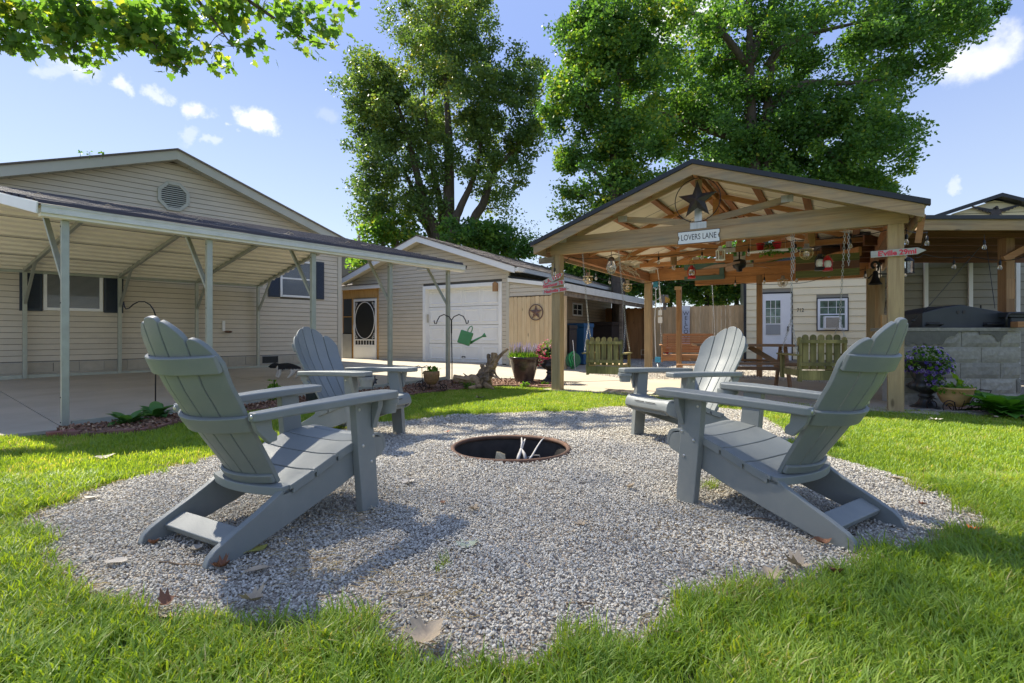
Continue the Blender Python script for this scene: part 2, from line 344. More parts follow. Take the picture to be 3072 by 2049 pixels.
# ------------------------------------------------------------------ scatter (geometry nodes), for grass and gravel only
def scatter(name, pts, rot, scl, idx, sources, parent=None):
    n = len(pts); me = bpy.data.meshes.new(name); me.vertices.add(n); me.vertices.foreach_set('co', np.asarray(pts, np.float32).ravel())
    a = me.attributes.new('rot', 'FLOAT_VECTOR', 'POINT'); a.data.foreach_set('vector', np.asarray(rot, np.float32).ravel())
    a = me.attributes.new('scl', 'FLOAT', 'POINT'); a.data.foreach_set('value', np.asarray(scl, np.float32))
    a = me.attributes.new('idx', 'INT', 'POINT'); a.data.foreach_set('value', np.asarray(idx, np.int32))
    c = bpy.data.collections.new(name+'_pieces')
    for s in sources: c.objects.link(s)
    o = bpy.data.objects.new(name, me); COL.objects.link(o)
    if parent: o.parent = parent
    g = bpy.data.node_groups.new(name, 'GeometryNodeTree')
    g.interface.new_socket('Geometry', in_out='INPUT', socket_type='NodeSocketGeometry'); g.interface.new_socket('Geometry', in_out='OUTPUT', socket_type='NodeSocketGeometry')
    gi = N(g, 'NodeGroupInput'); go = N(g, 'NodeGroupOutput'); ip = N(g, 'GeometryNodeInstanceOnPoints'); ci = N(g, 'GeometryNodeCollectionInfo')
    ci.inputs['Collection'].default_value = c; ci.inputs['Separate Children'].default_value = True; ci.inputs['Reset Children'].default_value = True
    def na(nm, ty):
        x = N(g, 'GeometryNodeInputNamedAttribute'); x.data_type = ty; x.inputs['Name'].default_value = nm; return x.outputs['Attribute']
    L = g.links.new
    L(gi.outputs[0], ip.inputs['Points']); L(ci.outputs[0], ip.inputs['Instance']); ip.inputs['Pick Instance'].default_value = True
    L(na('idx', 'INT'), ip.inputs['Instance Index']); L(na('rot', 'FLOAT_VECTOR'), ip.inputs['Rotation']); L(na('scl', 'FLOAT'), ip.inputs['Scale'])
    L(ip.outputs[0], go.inputs[0])
    md = o.modifiers.new('scatter', 'NODES'); md.node_group = g
    return o
def src(mb, name, mat, smooth=False):
    me = mb.mesh(name); me.materials.append(mat)
    if smooth: me.polygons.foreach_set('use_smooth', [True]*len(me.polygons))
    return bpy.data.objects.new(name, me)
def inpoly(x, y, poly):
    x = np.asarray(x); y = np.asarray(y); r = np.zeros(x.shape, bool); n = len(poly)
    for i in range(n):
        x1, y1 = poly[i]; x2, y2 = poly[(i+1) % n]
        c = ((y1 > y) != (y2 > y)); xx = (x2-x1)*(y-y1)/((y2-y1) if y2 != y1 else 1e-9)+x1; r ^= c & (x < xx)
    return r
def smoothpoly(poly, it=2):
    for _ in range(it):
        q = []
        for i in range(len(poly)):
            a = poly[i]; b = poly[(i+1) % len(poly)]; q += [(a[0]*.75+b[0]*.25, a[1]*.75+b[1]*.25), (a[0]*.25+b[0]*.75, a[1]*.25+b[1]*.75)]
        poly = q
    return poly
def sheet(name, poly, z, mat, thick=0):
    mb = MB(); n = len(poly)
    zf = z if callable(z) else (lambda x, y: z)
    mb.add([(x, y, zf(x, y)) for x, y in poly], [tuple(range(n))])
    if thick:
        mb.add([(x, y, zf(x, y)) for x, y in poly]+[(x, y, zf(x, y)-thick) for x, y in poly], [(i, n+i, n+(i+1) % n, (i+1) % n) for i in range(n)])
    return mb.build(name, mat, center=False)
PV = Vector((.747, 8.45, 0)); PR = rad(-32)                       # pavilion corner and turn
def pv(x, y, z=0): c, s = math.cos(PR), math.sin(PR); return Vector((PV.x+x*c-y*s, PV.y+x*s+y*c, z))
P1 = Vector((-4.5, 5.2)); CD = Vector((.6345, .773)); CN = Vector((-.773, .6345))      # carport line, its direction, normal to the house
def clamp(x, a=0, b=1): return max(a, min(b, x))
def dz(X, Y):                                                    # height of the concrete drive (it rises away from the lawn)
    t = (X-P1.x)*CD.x+(Y-P1.y)*CD.y; w = (X-P1.x)*CN.x+(Y-P1.y)*CN.y
    z = .13*clamp(t/5.3+max(w, 0)/6.4*.75); l = clamp((.9-X)/2.0); return .035+(z-.035)*l if Y > 7 else z

# ------------------------------------------------------------------ ground sheets
gm, gt, gb = base_mat('distant_ground'); v, _ = coords(gt, rnd=False)
gt.links.new(ramp(gt, noise(gt, v, .8, 5), [(.3, (.06,.09,.02)), (.7, (.13,.14,.05))]), gb.inputs['Base Color']); gb.inputs['Roughness'].default_value = .95
mb = MB(); mb.add([(-600,-300,-.03),(600,-300,-.03),(600,900,-.03),(-600,900,-.03)], [(0,1,2,3)])
# ground is one sheet with a round hole where the fire pit ring is sunk
PIT = G(1532, 1354); PITR = .46
GR = [(98,1588),(130,1640),(196,1690),(300,1735),(400,1775),(627,1815),(820,1838),(1000,1832),(1090,1850),(1140,1895),(1300,1930),(1560,1942),(1830,1900),(2010,1822),(2100,1765),(2290,1745),(2480,1690),(2600,1640),(2760,1610),(2935,1560),(2850,1500),(2660,1430),(2480,1380),(2400,1330),(2300,1262),(2230,1232),
      (2060,1222),(1900,1216),(1800,1226),(1650,1236),(1500,1240),(1380,1248),(1240,1262),(1130,1272),(960,1302),(800,1335),(640,1372),(560,1392),(430,1430),(300,1470),(200,1510),(130,1550)]
gr_w = smoothpoly([(PIT.x+(G(a, b).x-PIT.x)*1.02, PIT.y+(G(a, b).y-PIT.y)*(1.04 if G(a, b).y < PIT.y else 1.0)) for a, b in GR], 2)
def annulus(name, outer, cx, cy, r, z, mat, n=96):
    # sheet between a star-shaped outline and a round hole
    O = np.array(outer)-np.array([cx, cy]); th = np.arctan2(O[:,1], O[:,0]); R_ = np.hypot(O[:,0], O[:,1]); k = np.argsort(th); th = th[k]; R_ = R_[k]
    mb = MB(); vs = []; fs = []; m = 14
    for i in range(n):
        t = -PI+2*PI*i/n; ro = np.interp(t, th, R_, period=2*PI)
        for j in range(m):
            q = r+(ro-r)*(j/(m-1)); x = cx+q*math.cos(t); y = cy+q*math.sin(t); vs.append((x, y, z(x, y, q) if callable(z) else z))
    for i in range(n):
        for j in range(m-1): a = i*m+j; b = ((i+1) % n)*m+j; fs.append((a, a+1, b+1, b))
    mb.add(vs, fs); return mb.build(name, mat, center=False, smooth=True)
g0 = annulus('ground', [(600*math.cos(a), 300+600*math.sin(a)) for a in np.linspace(-PI, PI, 60)], PIT.x, PIT.y, PITR+.01, -.03, gm); tag(g0, kind='structure')
LE = [(-60,1318),(0,1316),(150,1314),(170,1313),(300,1312),(433,1303),(560,1270),(700,1243),(850,1228),(1000,1212),(1120,1200),(1234,1189),(1341,1176),(1446,1165),(1533,1163),(1660,1170),(1662,1171),(1883,1186),(2240,1206),(2585,1228),(2670,1231),(2720,1238),(2850,1246),(3000,1256),(3200,1270)]
LEw = [(G(a, b).x, G(a, b).y) for a, b in LE]
lawn_poly = [(-14, LEw[0][1]-.2), (-14, -6)]+[(16, -6), (16, LEw[-1][1])]+LEw[::-1]
m_lawn, lt, lb = base_mat('lawn_soil'); v, _ = coords(lt, rnd=False)
lt.links.new(ramp(lt, noise(lt, v, 9, 6, .6), [(.3, (.035,.055,.012)), (.55, (.07,.10,.022)), (.8, (.16,.13,.06))]), lb.inputs['Base Color']); lb.inputs['Roughness'].default_value = .95
lawn = annulus('lawn', lawn_poly, PIT.x, PIT.y, PITR+.01, -.012, m_lawn, 260); tag(lawn, kind='structure')
m_grav, t, b = base_mat('gravel_bed'); v, _ = coords(t, rnd=False)
vo = N(t, 'ShaderNodeTexVoronoi'); vo.inputs['Scale'].default_value = 60; t.links.new(v, vo.inputs['Vector'])
hs = N(t, 'ShaderNodeSeparateColor'); t.links.new(vo.outputs['Color'], hs.inputs[0])
c = ramp(t, hs.outputs[0], [(0, (.26,.235,.20)), (.5, (.46,.42,.37)), (1, (.62,.58,.52))])
c = mixc(t, noise(t, v, 1.2, 4), c, (.44,.36,.27)); t.links.new(c, b.inputs['Base Color']); b.inputs['Roughness'].default_value = .9
bump(t, b, vo.outputs['Distance'], .02)
gravel_bed = annulus('gravel_area', gr_w, PIT.x, PIT.y, PITR+.005, lambda x, y, q: -.004+.02*math.exp(-(q-.5)*3), m_grav); tag(gravel_bed, kind='structure')
# concrete drive under the carport and in front of the garage: slabs with joints
drive = []
def cpt(t, w): p = P1+CD*t+CN*w; return (p.x, p.y)
js = [-14, -9, -4.5, -.02, 3.05, 6.1, 9.2, 13]; jw = [-.12, 3.2, 6.6, 10]
mb = None
first = None
for i in range(len(js)-1):
    for k in range(len(jw)-1):
        g = .006; mb = MB(); n = 5; vs = []
        for a in range(n+1):
            for bb in range(n+1):
                x, y = cpt(js[i]+g+(js[i+1]-js[i]-2*g)*a/n, jw[k]+g+(jw[k+1]-jw[k]-2*g)*bb/n); vs.append((x, y, dz(x, y)))
        fs = [(a*(n+1)+bb, (a+1)*(n+1)+bb, (a+1)*(n+1)+bb+1, a*(n+1)+bb+1) for a in range(n) for bb in range(n)]
        mb.add(vs, fs)
        per = [a*(n+1) for a in range(n+1)]+[n*(n+1)+bb for bb in range(1, n+1)]+[a*(n+1)+n for a in range(n-1, -1, -1)]+[bb for bb in range(n-1, 0, -1)]
        base = len(mb.v); mb.v += [(mb.v[q][0], mb.v[q][1], mb.v[q][2]-.15) for q in per]
        for q in range(len(per)): mb.f.append((per[q], base+q, base+(q+1) % len(per), per[(q+1) % len(per)]))
        if first is None:
            first = mb.build('driveway', m_conc, center=False); tag(first, kind='structure')
        else: mb.build('slab', m_conc, first, center=False)
mb = MB(); ap = [(-1.10,9.30),(-.72,9.55),(-.2,9.95),(.42,10.1),(1.05,9.9),(1.3,9.8),(2.3,10.15),(2.1,11.0),(1.7,11.9),(1.35,13.3),(-.1,14.2),(-3.9,16.5),(-3.1,14.0)]
sheet('apron', smoothpoly(ap, 1), lambda x, y: dz(x, y)+.006, m_conc, .14)['kind'] = 'structure'
sl = [pv(-.22,-.1), pv(4.85,-.1), pv(4.95,3.7), pv(2.1,3.8), pv(.25,2.3), pv(-.22,2.1)]
sl_o = sheet('pavilion_slab', [(p.x, p.y) for p in sl], .035, m_conc, .12); sl_o['kind'] = 'structure'
yard = sheet('gravel_yard', [(-.4,10.0),(.3,9.2),(.9,8.3),(1.3,8.2),(5.2,6.0),(14,6),(16,24),(3,24),(1.2,13.5),(1.9,11),(.9,10)], .012, m_grav); yard['kind'] = 'structure'
# planting bed between lawn and drive
be = [(x, y) for x, y in LEw[3:16]]; bo = []
ts = np.linspace(0, 1, len(be))
outer = [cpt(-.05,-.14), cpt(1.3,-.13), cpt(2.7,-.13), cpt(4.0,-.13), cpt(5.3,-.13), (-.5,9.75), (.35,10.05), (1.0,9.4)]
ol = np.array(outer); seg = np.concatenate([[0], np.cumsum(np.hypot(*np.diff(ol, axis=0).T))]); seg /= seg[-1]
mb = MB(); m = 4; vs = []
for i, t_ in enumerate(ts):
    ox, oy = np.interp(t_, seg, ol[:,0]), np.interp(t_, seg, ol[:,1])
    for k in range(m+1):
        q = k/m; x = be[i][0]+(ox-be[i][0])*q; y = be[i][1]+(oy-be[i][1])*q; vs.append((x, y, .035+(dz(ox, oy)+.004-.035)*q+.025*math.sin(PI*q)))
mb.add(vs, [(i*(m+1)+k, (i+1)*(m+1)+k, (i+1)*(m+1)+k+1, i*(m+1)+k+1) for i in range(len(ts)-1) for k in range(m)])
bed = mb.build('flower_bed', m_mulch, center=False, smooth=True); tag(bed, kind='structure')
sheet('wall_bed', [(4.85,5.95),(5.0,6.7),(8.0,6.9),(8.0,5.75),(6.2,5.72)], .015, m_mulch)['kind'] = 'structure'

# ------------------------------------------------------------------ lap siding
def siding(parent, part, mat, x0, x1, z0, z1, y=0, step=.11, roof=None, holes=(), depth=.016, name='siding_plank'):
    """courses of lap siding on the plane y; roof(z) gives the x range left under a gable; holes = (x0,x1,z0,z1)"""
    z = z0
    while z < z1-.01:
        zt = min(z+step, z1); a, b = x0, x1; a2, b2 = a, b
        if roof:
            ra = roof(z); rb = roof(zt)
            if ra is None: break
            a, b = max(x0, ra[0]), min(x1, ra[1])
            a2, b2 = (max(x0, rb[0]), min(x1, rb[1])) if rb else ((a+b)/2, (a+b)/2)
            if b-a < .05: break
        cuts = sorted([(h[0], h[1]) for h in holes if h[2] < zt-.02 and h[3] > z+.02]); xs = a; segs = []
        for c0, c1 in cuts:
            if c0 > xs: segs.append((xs, c0))
            xs = max(xs, c1)
        if xs < b: segs.append((xs, b))
        for s0, s1 in segs:
            if s1-s0 < .02: continue
            t0 = a2 if s0 == a else s0; t1 = b2 if s1 == b else s1
            mb = MB(); z_ = z; z = z+min(.0085, step*.07); mb.add([(s0,y-depth,z),(s1,y-depth,z),(t1,y-.002,zt),(t0,y-.002,zt),(s0,y+.004,z),(s1,y+.004,z),(t1,y+.004,zt),(t0,y+.004,zt)],
                              [(0,1,2,3),(5,4,7,6),(0,4,5,1),(1,5,6,2),(3,2,6,7),(4,0,3,7)])
            mb.build(name, mat, part); z = z_
        z = zt
def window(parent, x0, x1, z0, z1, y=0, frame=.05, mat=None, glass=None, blind=False, bars=(0, 0), sash=True, fd=.03, name='window'):
    mat = mat or m_white; glass = glass or m_glass
    mb = MB(); d0, d1 = y-fd, y+.02
    mb.box(x0, x0+frame, d0, d1, z0, z1).box(x1-frame, x1, d0, d1, z0, z1).box(x0+frame, x1-frame, d0, d1, z1-frame, z1)
    mb.box(x0+frame, x1-frame, d0-.012, d1, z0, z0+frame)
    if sash: zm = (z0+z1)/2; mb.box(x0+frame, x1-frame, d0+.012, d1, zm-.02, zm+.02)
    w = mb.build(name, mat, parent, bevel=.003)
    MB().box(x0+frame, x1-frame, y+.002, y+.008, z0+frame, z1-frame).build('pane', glass, w)
    nx, nz_ = bars
    if nx or nz_:
        mb = MB(); zz1 = z1-frame; zz0 = (z0+z1)/2+.02 if sash else z0+frame
        for i in range(1, nx): xx = x0+frame+(x1-x0-2*frame)*i/nx; mb.box(xx-.007, xx+.007, y-.006, y, zz0, zz1)
        for i in range(1, nz_): z_ = zz0+(zz1-zz0)*i/nz_; mb.box(x0+frame, x1-frame, y-.0075, y-.0005, z_-.007, z_+.007)
        mb.build('muntin', mat, w)
    if blind:
        mb = MB(); z_ = z0+frame+.02
        while z_ < z1-frame-.01: mb.add([(x0+frame+.004,y-.012,z_),(x1-frame-.004,y-.012,z_),(x1-frame-.004,y-.002,z_+.014),(x0+frame+.004,y-.002,z_+.014)], [(0,1,2,3)]); z_ += .022
        o = mb.build('blind', m_blind, w)
    return w

# ------------------------------------------------------------------ house (left)
HR = math.atan2(.725, .688)
house = thing('house', 'long tan vinyl-sided house with a wide gable behind the metal carport', 'house', (-4.78, 14.4, .0), HR)
HA, HZ, HS = -4.0, 4.80, .36                                     # apex along the wall, wall height at the apex, slope
def hroof(z): w = (HZ-z)/HS; return (HA-w, HA+w) if w > 0 else None
W1 = (-6.153, -5.246, 1.40, 2.15); W2 = (-1.664, -.737, 1.90, 2.87)
hw = MB().prism([(-10.5,.05),(0,.05),(0,3.34),(HA,HZ),(HA-6.5,HZ-6.5*HS)], 'y', .006, .2).box(-.2, 0, .2, 9, .05, 3.3).build('wall', m_gap, house)
fx = MB().box(-10.5, 0, -.012, .03, -.02, .41).build('foundation', m_mortar, house)
for r in range(2):
    x = -10.5+(.2 if r else 0)
    while x < -.02:
        x1 = min(x+.39, 0)
        if not ((r == 1) and (-6.12 < (x+x1)/2 < -5.85)) and not ((r == 1) and (-2.15 < (x+x1)/2 < -1.75)):
            MB().box(x+.004, x1-.004, -.022, -.008, r*.2+.004, r*.2+.198).build('block', m_fblock, fx)
        x = x1
for xv in (-6.08, -2.1): MB().box(xv, xv+.38, -.02, .0, .22, .385).build('foundation_vent', m_screen, house)
siding(house, hw, m_side, -10.4, -.02, .415, 4.74, roof=hroof, holes=[W1, W2])
MB().box(-.09, .02, -.03, .03, .2, 3.36).box(-.012, .02, .0301, .12, .2, 3.36).build('corner_board', m_tantrim, house)
for s in (1, -1):
    x1 = HA+s*(4.3 if s > 0 else 6.8); z1 = HZ+.16-abs(x1-HA)*HS; za = HZ+.16
    MB().add([(HA,-.32,za-.2),(x1,-.32,z1-.2),(x1,-.32,z1),(HA,-.32,za),(HA,-.29,za-.2),(x1,-.29,z1-.2),(x1,-.29,z1),(HA,-.29,za)],
             [(0,1,2,3),(4,7,6,5),(0,4,5,1),(1,5,6,2),(2,6,7,3),(3,7,4,0)] if s > 0 else [(3,2,1,0),(5,6,7,4),(1,5,4,0),(2,6,5,1),(3,7,6,2),(0,4,7,3)]).build('rake_board', m_greytrim, house)
    rf = MB(); 
    k = 0.035
    rf.add([(HA,-.36,za),(x1,-.36,z1),(x1,9,z1),(HA,9,za),(HA,-.36,za+k),(x1,-.36,z1+k),(x1,9,z1+k),(HA,9,za+k)],
           [(0,1,2,3),(7,6,5,4),(0,4,5,1),(1,5,6,2),(2,6,7,3),(3,7,4,0)]).build('roof', m_shingle, house)
    n = 17 if s > 0 else 26; L = abs(x1-HA)
    sof = MB().box(0, .001, 0, .001, 0, .001)
    so = None
    for i in range(n):
        xa = HA+s*L*i/n; xb = HA+s*(L*(i+1)/n-.012); a_ = HZ-.02-abs(xa-HA)*HS; b_ = HZ-.02-abs(xb-HA)*HS
        MB().add([(xa,-.288,a_),(xb,-.288,b_),(xb,.02,b_),(xa,.02,a_),(xa,-.288,a_+.02),(xb,-.288,b_+.02),(xb,.02,b_+.02),(xa,.02,a_+.02)],
                 [(0,1,2,3),(7,6,5,4),(0,4,5,1),(1,5,6,2),(2,6,7,3),(3,7,4,0)]).build('soffit_panel', m_greytrim, house)
def octo(cx, cz, r, ry=1.0): return [(cx+r*math.cos(rad(22.5+45*i)), cz+r*ry*math.sin(rad(22.5+45*i))) for i in range(8)]
mb = MB(); A = octo(-4.0, 4.0, .33, 1.05); B = octo(-4.0, 4.0, .255, 1.05)
for i in range(8):
    j = (i+1) % 8; q = [A[i], A[j], B[j], B[i]]
    mb.prism(q, 'y', -.05, .0)
vt = mb.build('gable_vent', m_greytrim, house, bevel=.006)
MB().prism(B, 'y', -.018, -.01).build('vent_back', m_screen, vt)
for i in range(11):
    z = 4.0-.225+.45*i/10; hw_ = min(.235, .255*1.3-abs(z-4.0)*.9)
    hw_ = min(.235, .36-abs(z-4.0)) 
    MB().add([(-4-hw_,-.045,z-.012),(-4+hw_,-.045,z-.012),(-4+hw_,-.015,z+.022),(-4-hw_,-.015,z+.022)], [(0,1,2,3)]).build('louvre', m_greytrim, vt)
for (x0, x1, z0, z1), sw in ((W1, .335), (W2, .30)):
    window(house, x0, x1, z0, z1, blind=True, glass=m_glass if x0 < -4 else m_glass, mat=m_white, frame=.055, sash=x0 > -4)
    for a, b in ((x0-sw, x0-.012), (x1+.012, x1+sw)):
        if x0 > -4 and a > x1: b = x1+.24
        sh = MB().box(a, b, -.045, -.018, z0-.02, z1+.02)
        s_ = sh.build('shutter', m_navy, house, bevel=.003)
        mb = MB(); z_ = z0+.03
        while z_ < z1-.03: mb.add([(a+.04,-.052,z_),(b-.04,-.052,z_),(b-.04,-.044,z_+.022),(a+.04,-.044,z_+.022),(a+.04,-.044,z_),(b-.04,-.044,z_)], [(0,1,2,3),(0,4,5,1)]); z_ += .03
        o = mb.build('louvre_slats', m_navy, s_)
MB().box(-3.02, -2.96, -.05, 0, 1.02, 1.26).build('outlet_cover', m_white, house); 
MB().ball((-2.9,-.08,1.0), .05, sq=(1.8,1,.5)).build('hose_bib', m_rust, house)

# ------------------------------------------------------------------ porch link with the screen door, between house and garage
GC = Vector((-.082, 14.19, 0)); GA = rad(-31)
def gp(x, y, z=0): c, s = math.cos(GA), math.sin(GA); return Vector((GC.x+x*c-y*s, GC.y+x*s+y*c, z))
def gx(px, y=0):                                                 # x on the garage plane y seen at photo column px
    c, s = math.cos(GA), math.sin(GA); k = (px-HX)/FP; ax = GC.x-y*s; ay = GC.y+y*c
    return (k*ay-ax)/(c-k*s)
entry = thing('entry_porch', 'small enclosed entry with honey-coloured frame between the house and the garage', 'porch', GC, GA)
ex0, ex1 = gx(1028), gx(1137); ed0, ed1 = gx(1064.5), gx(1132); zt = 2.42
MB().box(ex0-.1, ex1, .005, .12, .08, zt).build('wall_back', m_screen, entry)
MB().box(ex0-.3, ex1+.02, -.03, .02, zt-.02, zt+.02).box(ed0-.10, ed0-.02, -.02, .03, .1, zt-.3).box(ed1+.005, ed1+.075, -.02, .03, .1, zt-.02).box(ex0, ex1, -.02, .03, 2.14, zt-.021).build('door_frame', m_gold, entry, bevel=.003)
MB().box(ex0-.3, ex1+.15, -.12, -.06, zt+.01, zt+.13).build('eave_fascia', m_white, entry, bevel=.004)
for i in range(10):
    a = ex0-.3+(ex1-ex0+.45)*i/10; MB().add([(a,-.15,zt+.135),(a+.17,-.15,zt+.135),(a+.17,.8,zt+.33),(a,.8,zt+.33),(a,-.15,zt+.15),(a+.17,-.15,zt+.15),(a+.17,.8,zt+.345),(a,.8,zt+.345)],
        [(3,2,1,0),(4,5,6,7),(0,1,5,4),(1,2,6,5),(2,3,7,6),(3,0,4,7)]).build('shingle', m_shingle, entry)
MB().box(ex0-.03, ex0+.03, -.05, -.031, .1, zt).build('corner_trim', m_white, entry)
w = MB().box(ex0+.04, ed0-.11, -.01, .0, .98, 2.13).build('side_window', m_glass, entry)
m_ref = plain('reflected_brick_red', (.20,.06,.04), .3); 
MB().box(ex0+.03, ex0+.042, -.024, .0, .98, 2.13).box(ed0-.115, ed0-.103, -.024, 0, .98, 2.13).box(ex0+.042, ed0-.115, -.024, 0, 1.52, 1.545).build('frame', m_gold, w)
mb = MB(); x = ex0+.03; i = 0
pr = []
while x < ed0-.1: pr += [(x, -.045 if i % 2 else -.028)]; x += .02; i += 1
mb.add([(a, b_, .1) for a, b_ in pr]+[(a, b_, .95) for a, b_ in pr], [(k, k+1, len(pr)+k+1, len(pr)+k) for k in range(len(pr)-1)])
mb.build('corrugated_panel', m_pave, entry)
# screen door
dz0, dz1 = .10, 2.10; dw = ed1-ed0; dc = (ed0+ed1)/2
dr = MB().box(ed0, ed0+.055, -.06, -.025, dz0, dz1).box(ed1-.055, ed1, -.06, -.025, dz0, dz1).box(ed0+.055, ed1-.055, -.06, -.025, dz1-.07, dz1).box(ed0+.055, ed1-.055, -.06, -.025, dz0, dz0+.50).box(ed0+.055, ed1-.055, -.06, -.03, dz0+.64, dz0+.68).build('screen_door', m_white, entry, bevel=.004)
MB().box(ed0+.05, ed1-.05, -.035, -.028, dz0+.49, dz1-.06).build('screen', m_screen, dr)
oc = (dc, -.055, dz0+1.30); rx, rz_ = dw/2-.075, .60
MB().tube([(oc[0]+rx*math.cos(t), oc[1], oc[2]+rz_*math.sin(t)) for t in np.linspace(0, 2*PI, 40)[:-1]], .011, 5, closed=True).build('oval_trim', m_white, dr)
mb = MB()
for sx in (-1, 1):
    for sz in (-1, 1):
        cx, cz = dc+sx*(dw/2-.10), oc[2]+sz*.52
        for r_, dx, dz_ in ((.04, 0, 0), (.026, -sx*.055, sz*.045), (.024, sx*.018, -sz*.085)):
            mb.tube([(cx+dx+r_*math.cos(t), oc[1], cz+dz_+r_*math.sin(t)) for t in np.linspace(0, 2*PI, 12)[:-1]], .006, 4, closed=True)
mb.build('corner_scrollwork', m_white, dr)
mb = MB()
for i in range(8): x = ed0+.07+(dw-.14)*i/7; mb.box(x-.006, x+.006, -.055, -.037, dz0+.50, dz0+.64)
mb.build('spindles', m_white, dr)
MB().box(ed0+.075, ed1-.075, -.066, -.0605, dz0+.06, dz0+.44).build('kick_panel', m_white, dr, bevel=.008)
MB().tube([(ed0+.03,-.08,dz0+.98),(ed0+.03,-.10,dz0+1.02),(ed0+.03,-.10,dz0+1.12),(ed0+.03,-.08,dz0+1.16)], .008, 6).build('handle', m_bolt, dr)
for z in (.25, 1.1, 1.75): MB().box(ed1-.012, ed1+.03, -.075, -.0605, dz0+z, dz0+z+.09).build('hinge', m_white, dr)

# ------------------------------------------------------------------ garage
garage = thing('garage', 'tan sided garage with white rake boards and a panelled white overhead door', 'garage', GC, GA)
ga, gz_, gs = -3.06, 3.74, .335
def groof(z): w = (gz_-z)/gs; return (ga-w, ga+w) if w > 0 else None
D0, D1, DT = -3.06+.09, -.219-.09, 2.31
gw = MB().prism([(-6.15,.05),(D0,.05),(D0,DT),(D1,DT),(D1,.05),(0,.05),(0,2.72),(ga,gz_),(-6.15,2.72)], 'y', .006, .15).box(-6.15, -6.0, .15, 8, .05, 2.7).box(-.12, 0, .15, 8, .05, 2.7).box(D0-.1,D1+.1,.9,1,.05,2.6).build('wall', m_gap, garage)
siding(garage, gw, m_side, -6.15, -.06, .12, 3.72, roof=groof, holes=[(D0-.09, D1+.09, 0, DT+.09)], step=.112, depth=.018)
MB().box(-.075, .02, -.03, .03, .1, 2.66).build('corner_board', m_tantrim, garage)
tr = MB().box(D0-.09, D0, -.035, .02, .1, DT+.09).box(D1, D1+.09, -.035, .02, .1, DT+.09).box(D0, D1, -.035, .02, DT, DT+.09).box(D0-.011, D0+.012, -.034, .17, .1, DT).box(D1-.012, D1+.011, -.034, .17, .1, DT).box(D0+.012, D1-.012, -.034, .17, DT-.012, DT+.011).build('door_trim', m_white, garage, bevel=.003)
gd = MB().box(D0+.01, D1-.01, .16, .18, .1, DT).build('overhead_door', m_side_gr, garage)
nr, nc = 4, 4; ph = (DT-.12)/nr
for r in range(nr):
    z0 = .12+r*ph; sp = MB().box(D0+.015, D1-.015, .142, .159, z0+.007, z0+ph-.007).build('door_panel', m_white, gd, bevel=.003)
    for cidx in range(nc):
        x0 = D0+.08+(D1-D0-.12)*cidx/nc; x1 = x0+(D1-D0-.12)/nc-.10
        mb = MB()
        a, c_ = .03, .05
        mb.add([(x0,.1415,z0+.08),(x1,.1415,z0+.08),(x1,.1415,z0+ph-.08),(x0,.1415,z0+ph-.08),(x0+.02,.126,z0+.10),(x1-.02,.126,z0+.10),(x1-.02,.126,z0+ph-.10),(x0+.02,.126,z0+ph-.10),
                (x0+.05,.1405,z0+.13),(x1-.05,.1405,z0+.13),(x1-.05,.1405,z0+ph-.13),(x0+.05,.1405,z0+ph-.13)],
               [(0,1,5,4),(1,2,6,5),(2,3,7,6),(3,0,4,7),(4,5,9,8),(5,6,10,9),(6,7,11,10),(7,4,8,11),(8,9,10,11)])
        mb.build('raised_panel', m_white, gd)
MB().box((D0+D1)/2-.06, (D0+D1)/2+.06, .12, .14, .28, .30).box((D0+D1)/2-.06, (D0+D1)/2-.045, .12, .14, .25, .28).box((D0+D1)/2+.045, (D0+D1)/2+.06, .12, .14, .25, .28).build('lift_handle', m_black, gd)
MB().box(D0-.0, D1, .13, .16, .095, .118).build('bottom_seal', m_black, gd)
MB().box(D0+.025, D0+.04, .03, .10, 1.30, 1.55).build('keypad', m_tantrim, garage)
mb = MB().prism([(D1-.16,2.13),(D1-.02,2.13),(D1-.02,2.36),(D1-.09,2.40),(D1-.16,2.36)], 'y', -.12, -.04); mb.build('wooden_bird_box', m_orange_z, garage, bevel=.004)
for s in (1, -1):
    x1 = ga+s*3.42; za = gz_+.15; z1 = za-3.42*gs
    q = [(0,1,2,3),(4,7,6,5),(0,4,5,1),(1,5,6,2),(2,6,7,3),(3,7,4,0)]
    if s < 0: q = [f[::-1] for f in q]
    MB().add([(ga,-.33,za-.17),(x1,-.33,z1-.17),(x1,-.33,z1),(ga,-.33,za),(ga,-.30,za-.17),(x1,-.30,z1-.17),(x1,-.30,z1),(ga,-.30,za)], q).build('rake_board', m_white, garage)
    MB().add([(ga,-.299,za-.14),(x1,-.299,z1-.14),(x1,.02,z1-.14),(ga,.02,za-.14),(ga,-.299,za-.12),(x1,-.299,z1-.12),(x1,.02,z1-.12),(ga,.02,za-.12)], [(0,1,2,3),(7,6,5,4),(0,4,5,1),(1,5,6,2),(2,6,7,3),(3,7,4,0)]).build('soffit', m_tantrim, garage)
    MB().add([(ga,-.345,za),(x1+s*.02,-.345,z1-.006),(x1+s*.02,8.2,z1-.006),(ga,8.2,za),(ga,-.345,za+.02),(x1+s*.02,-.345,z1+.014),(x1+s*.02,8.2,z1+.014),(ga,8.2,za+.02)],
             [(0,1,2,3),(7,6,5,4),(0,4,5,1),(1,5,6,2),(2,6,7,3),(3,7,4,0)]).build('roof_deck', m_shingle, garage)
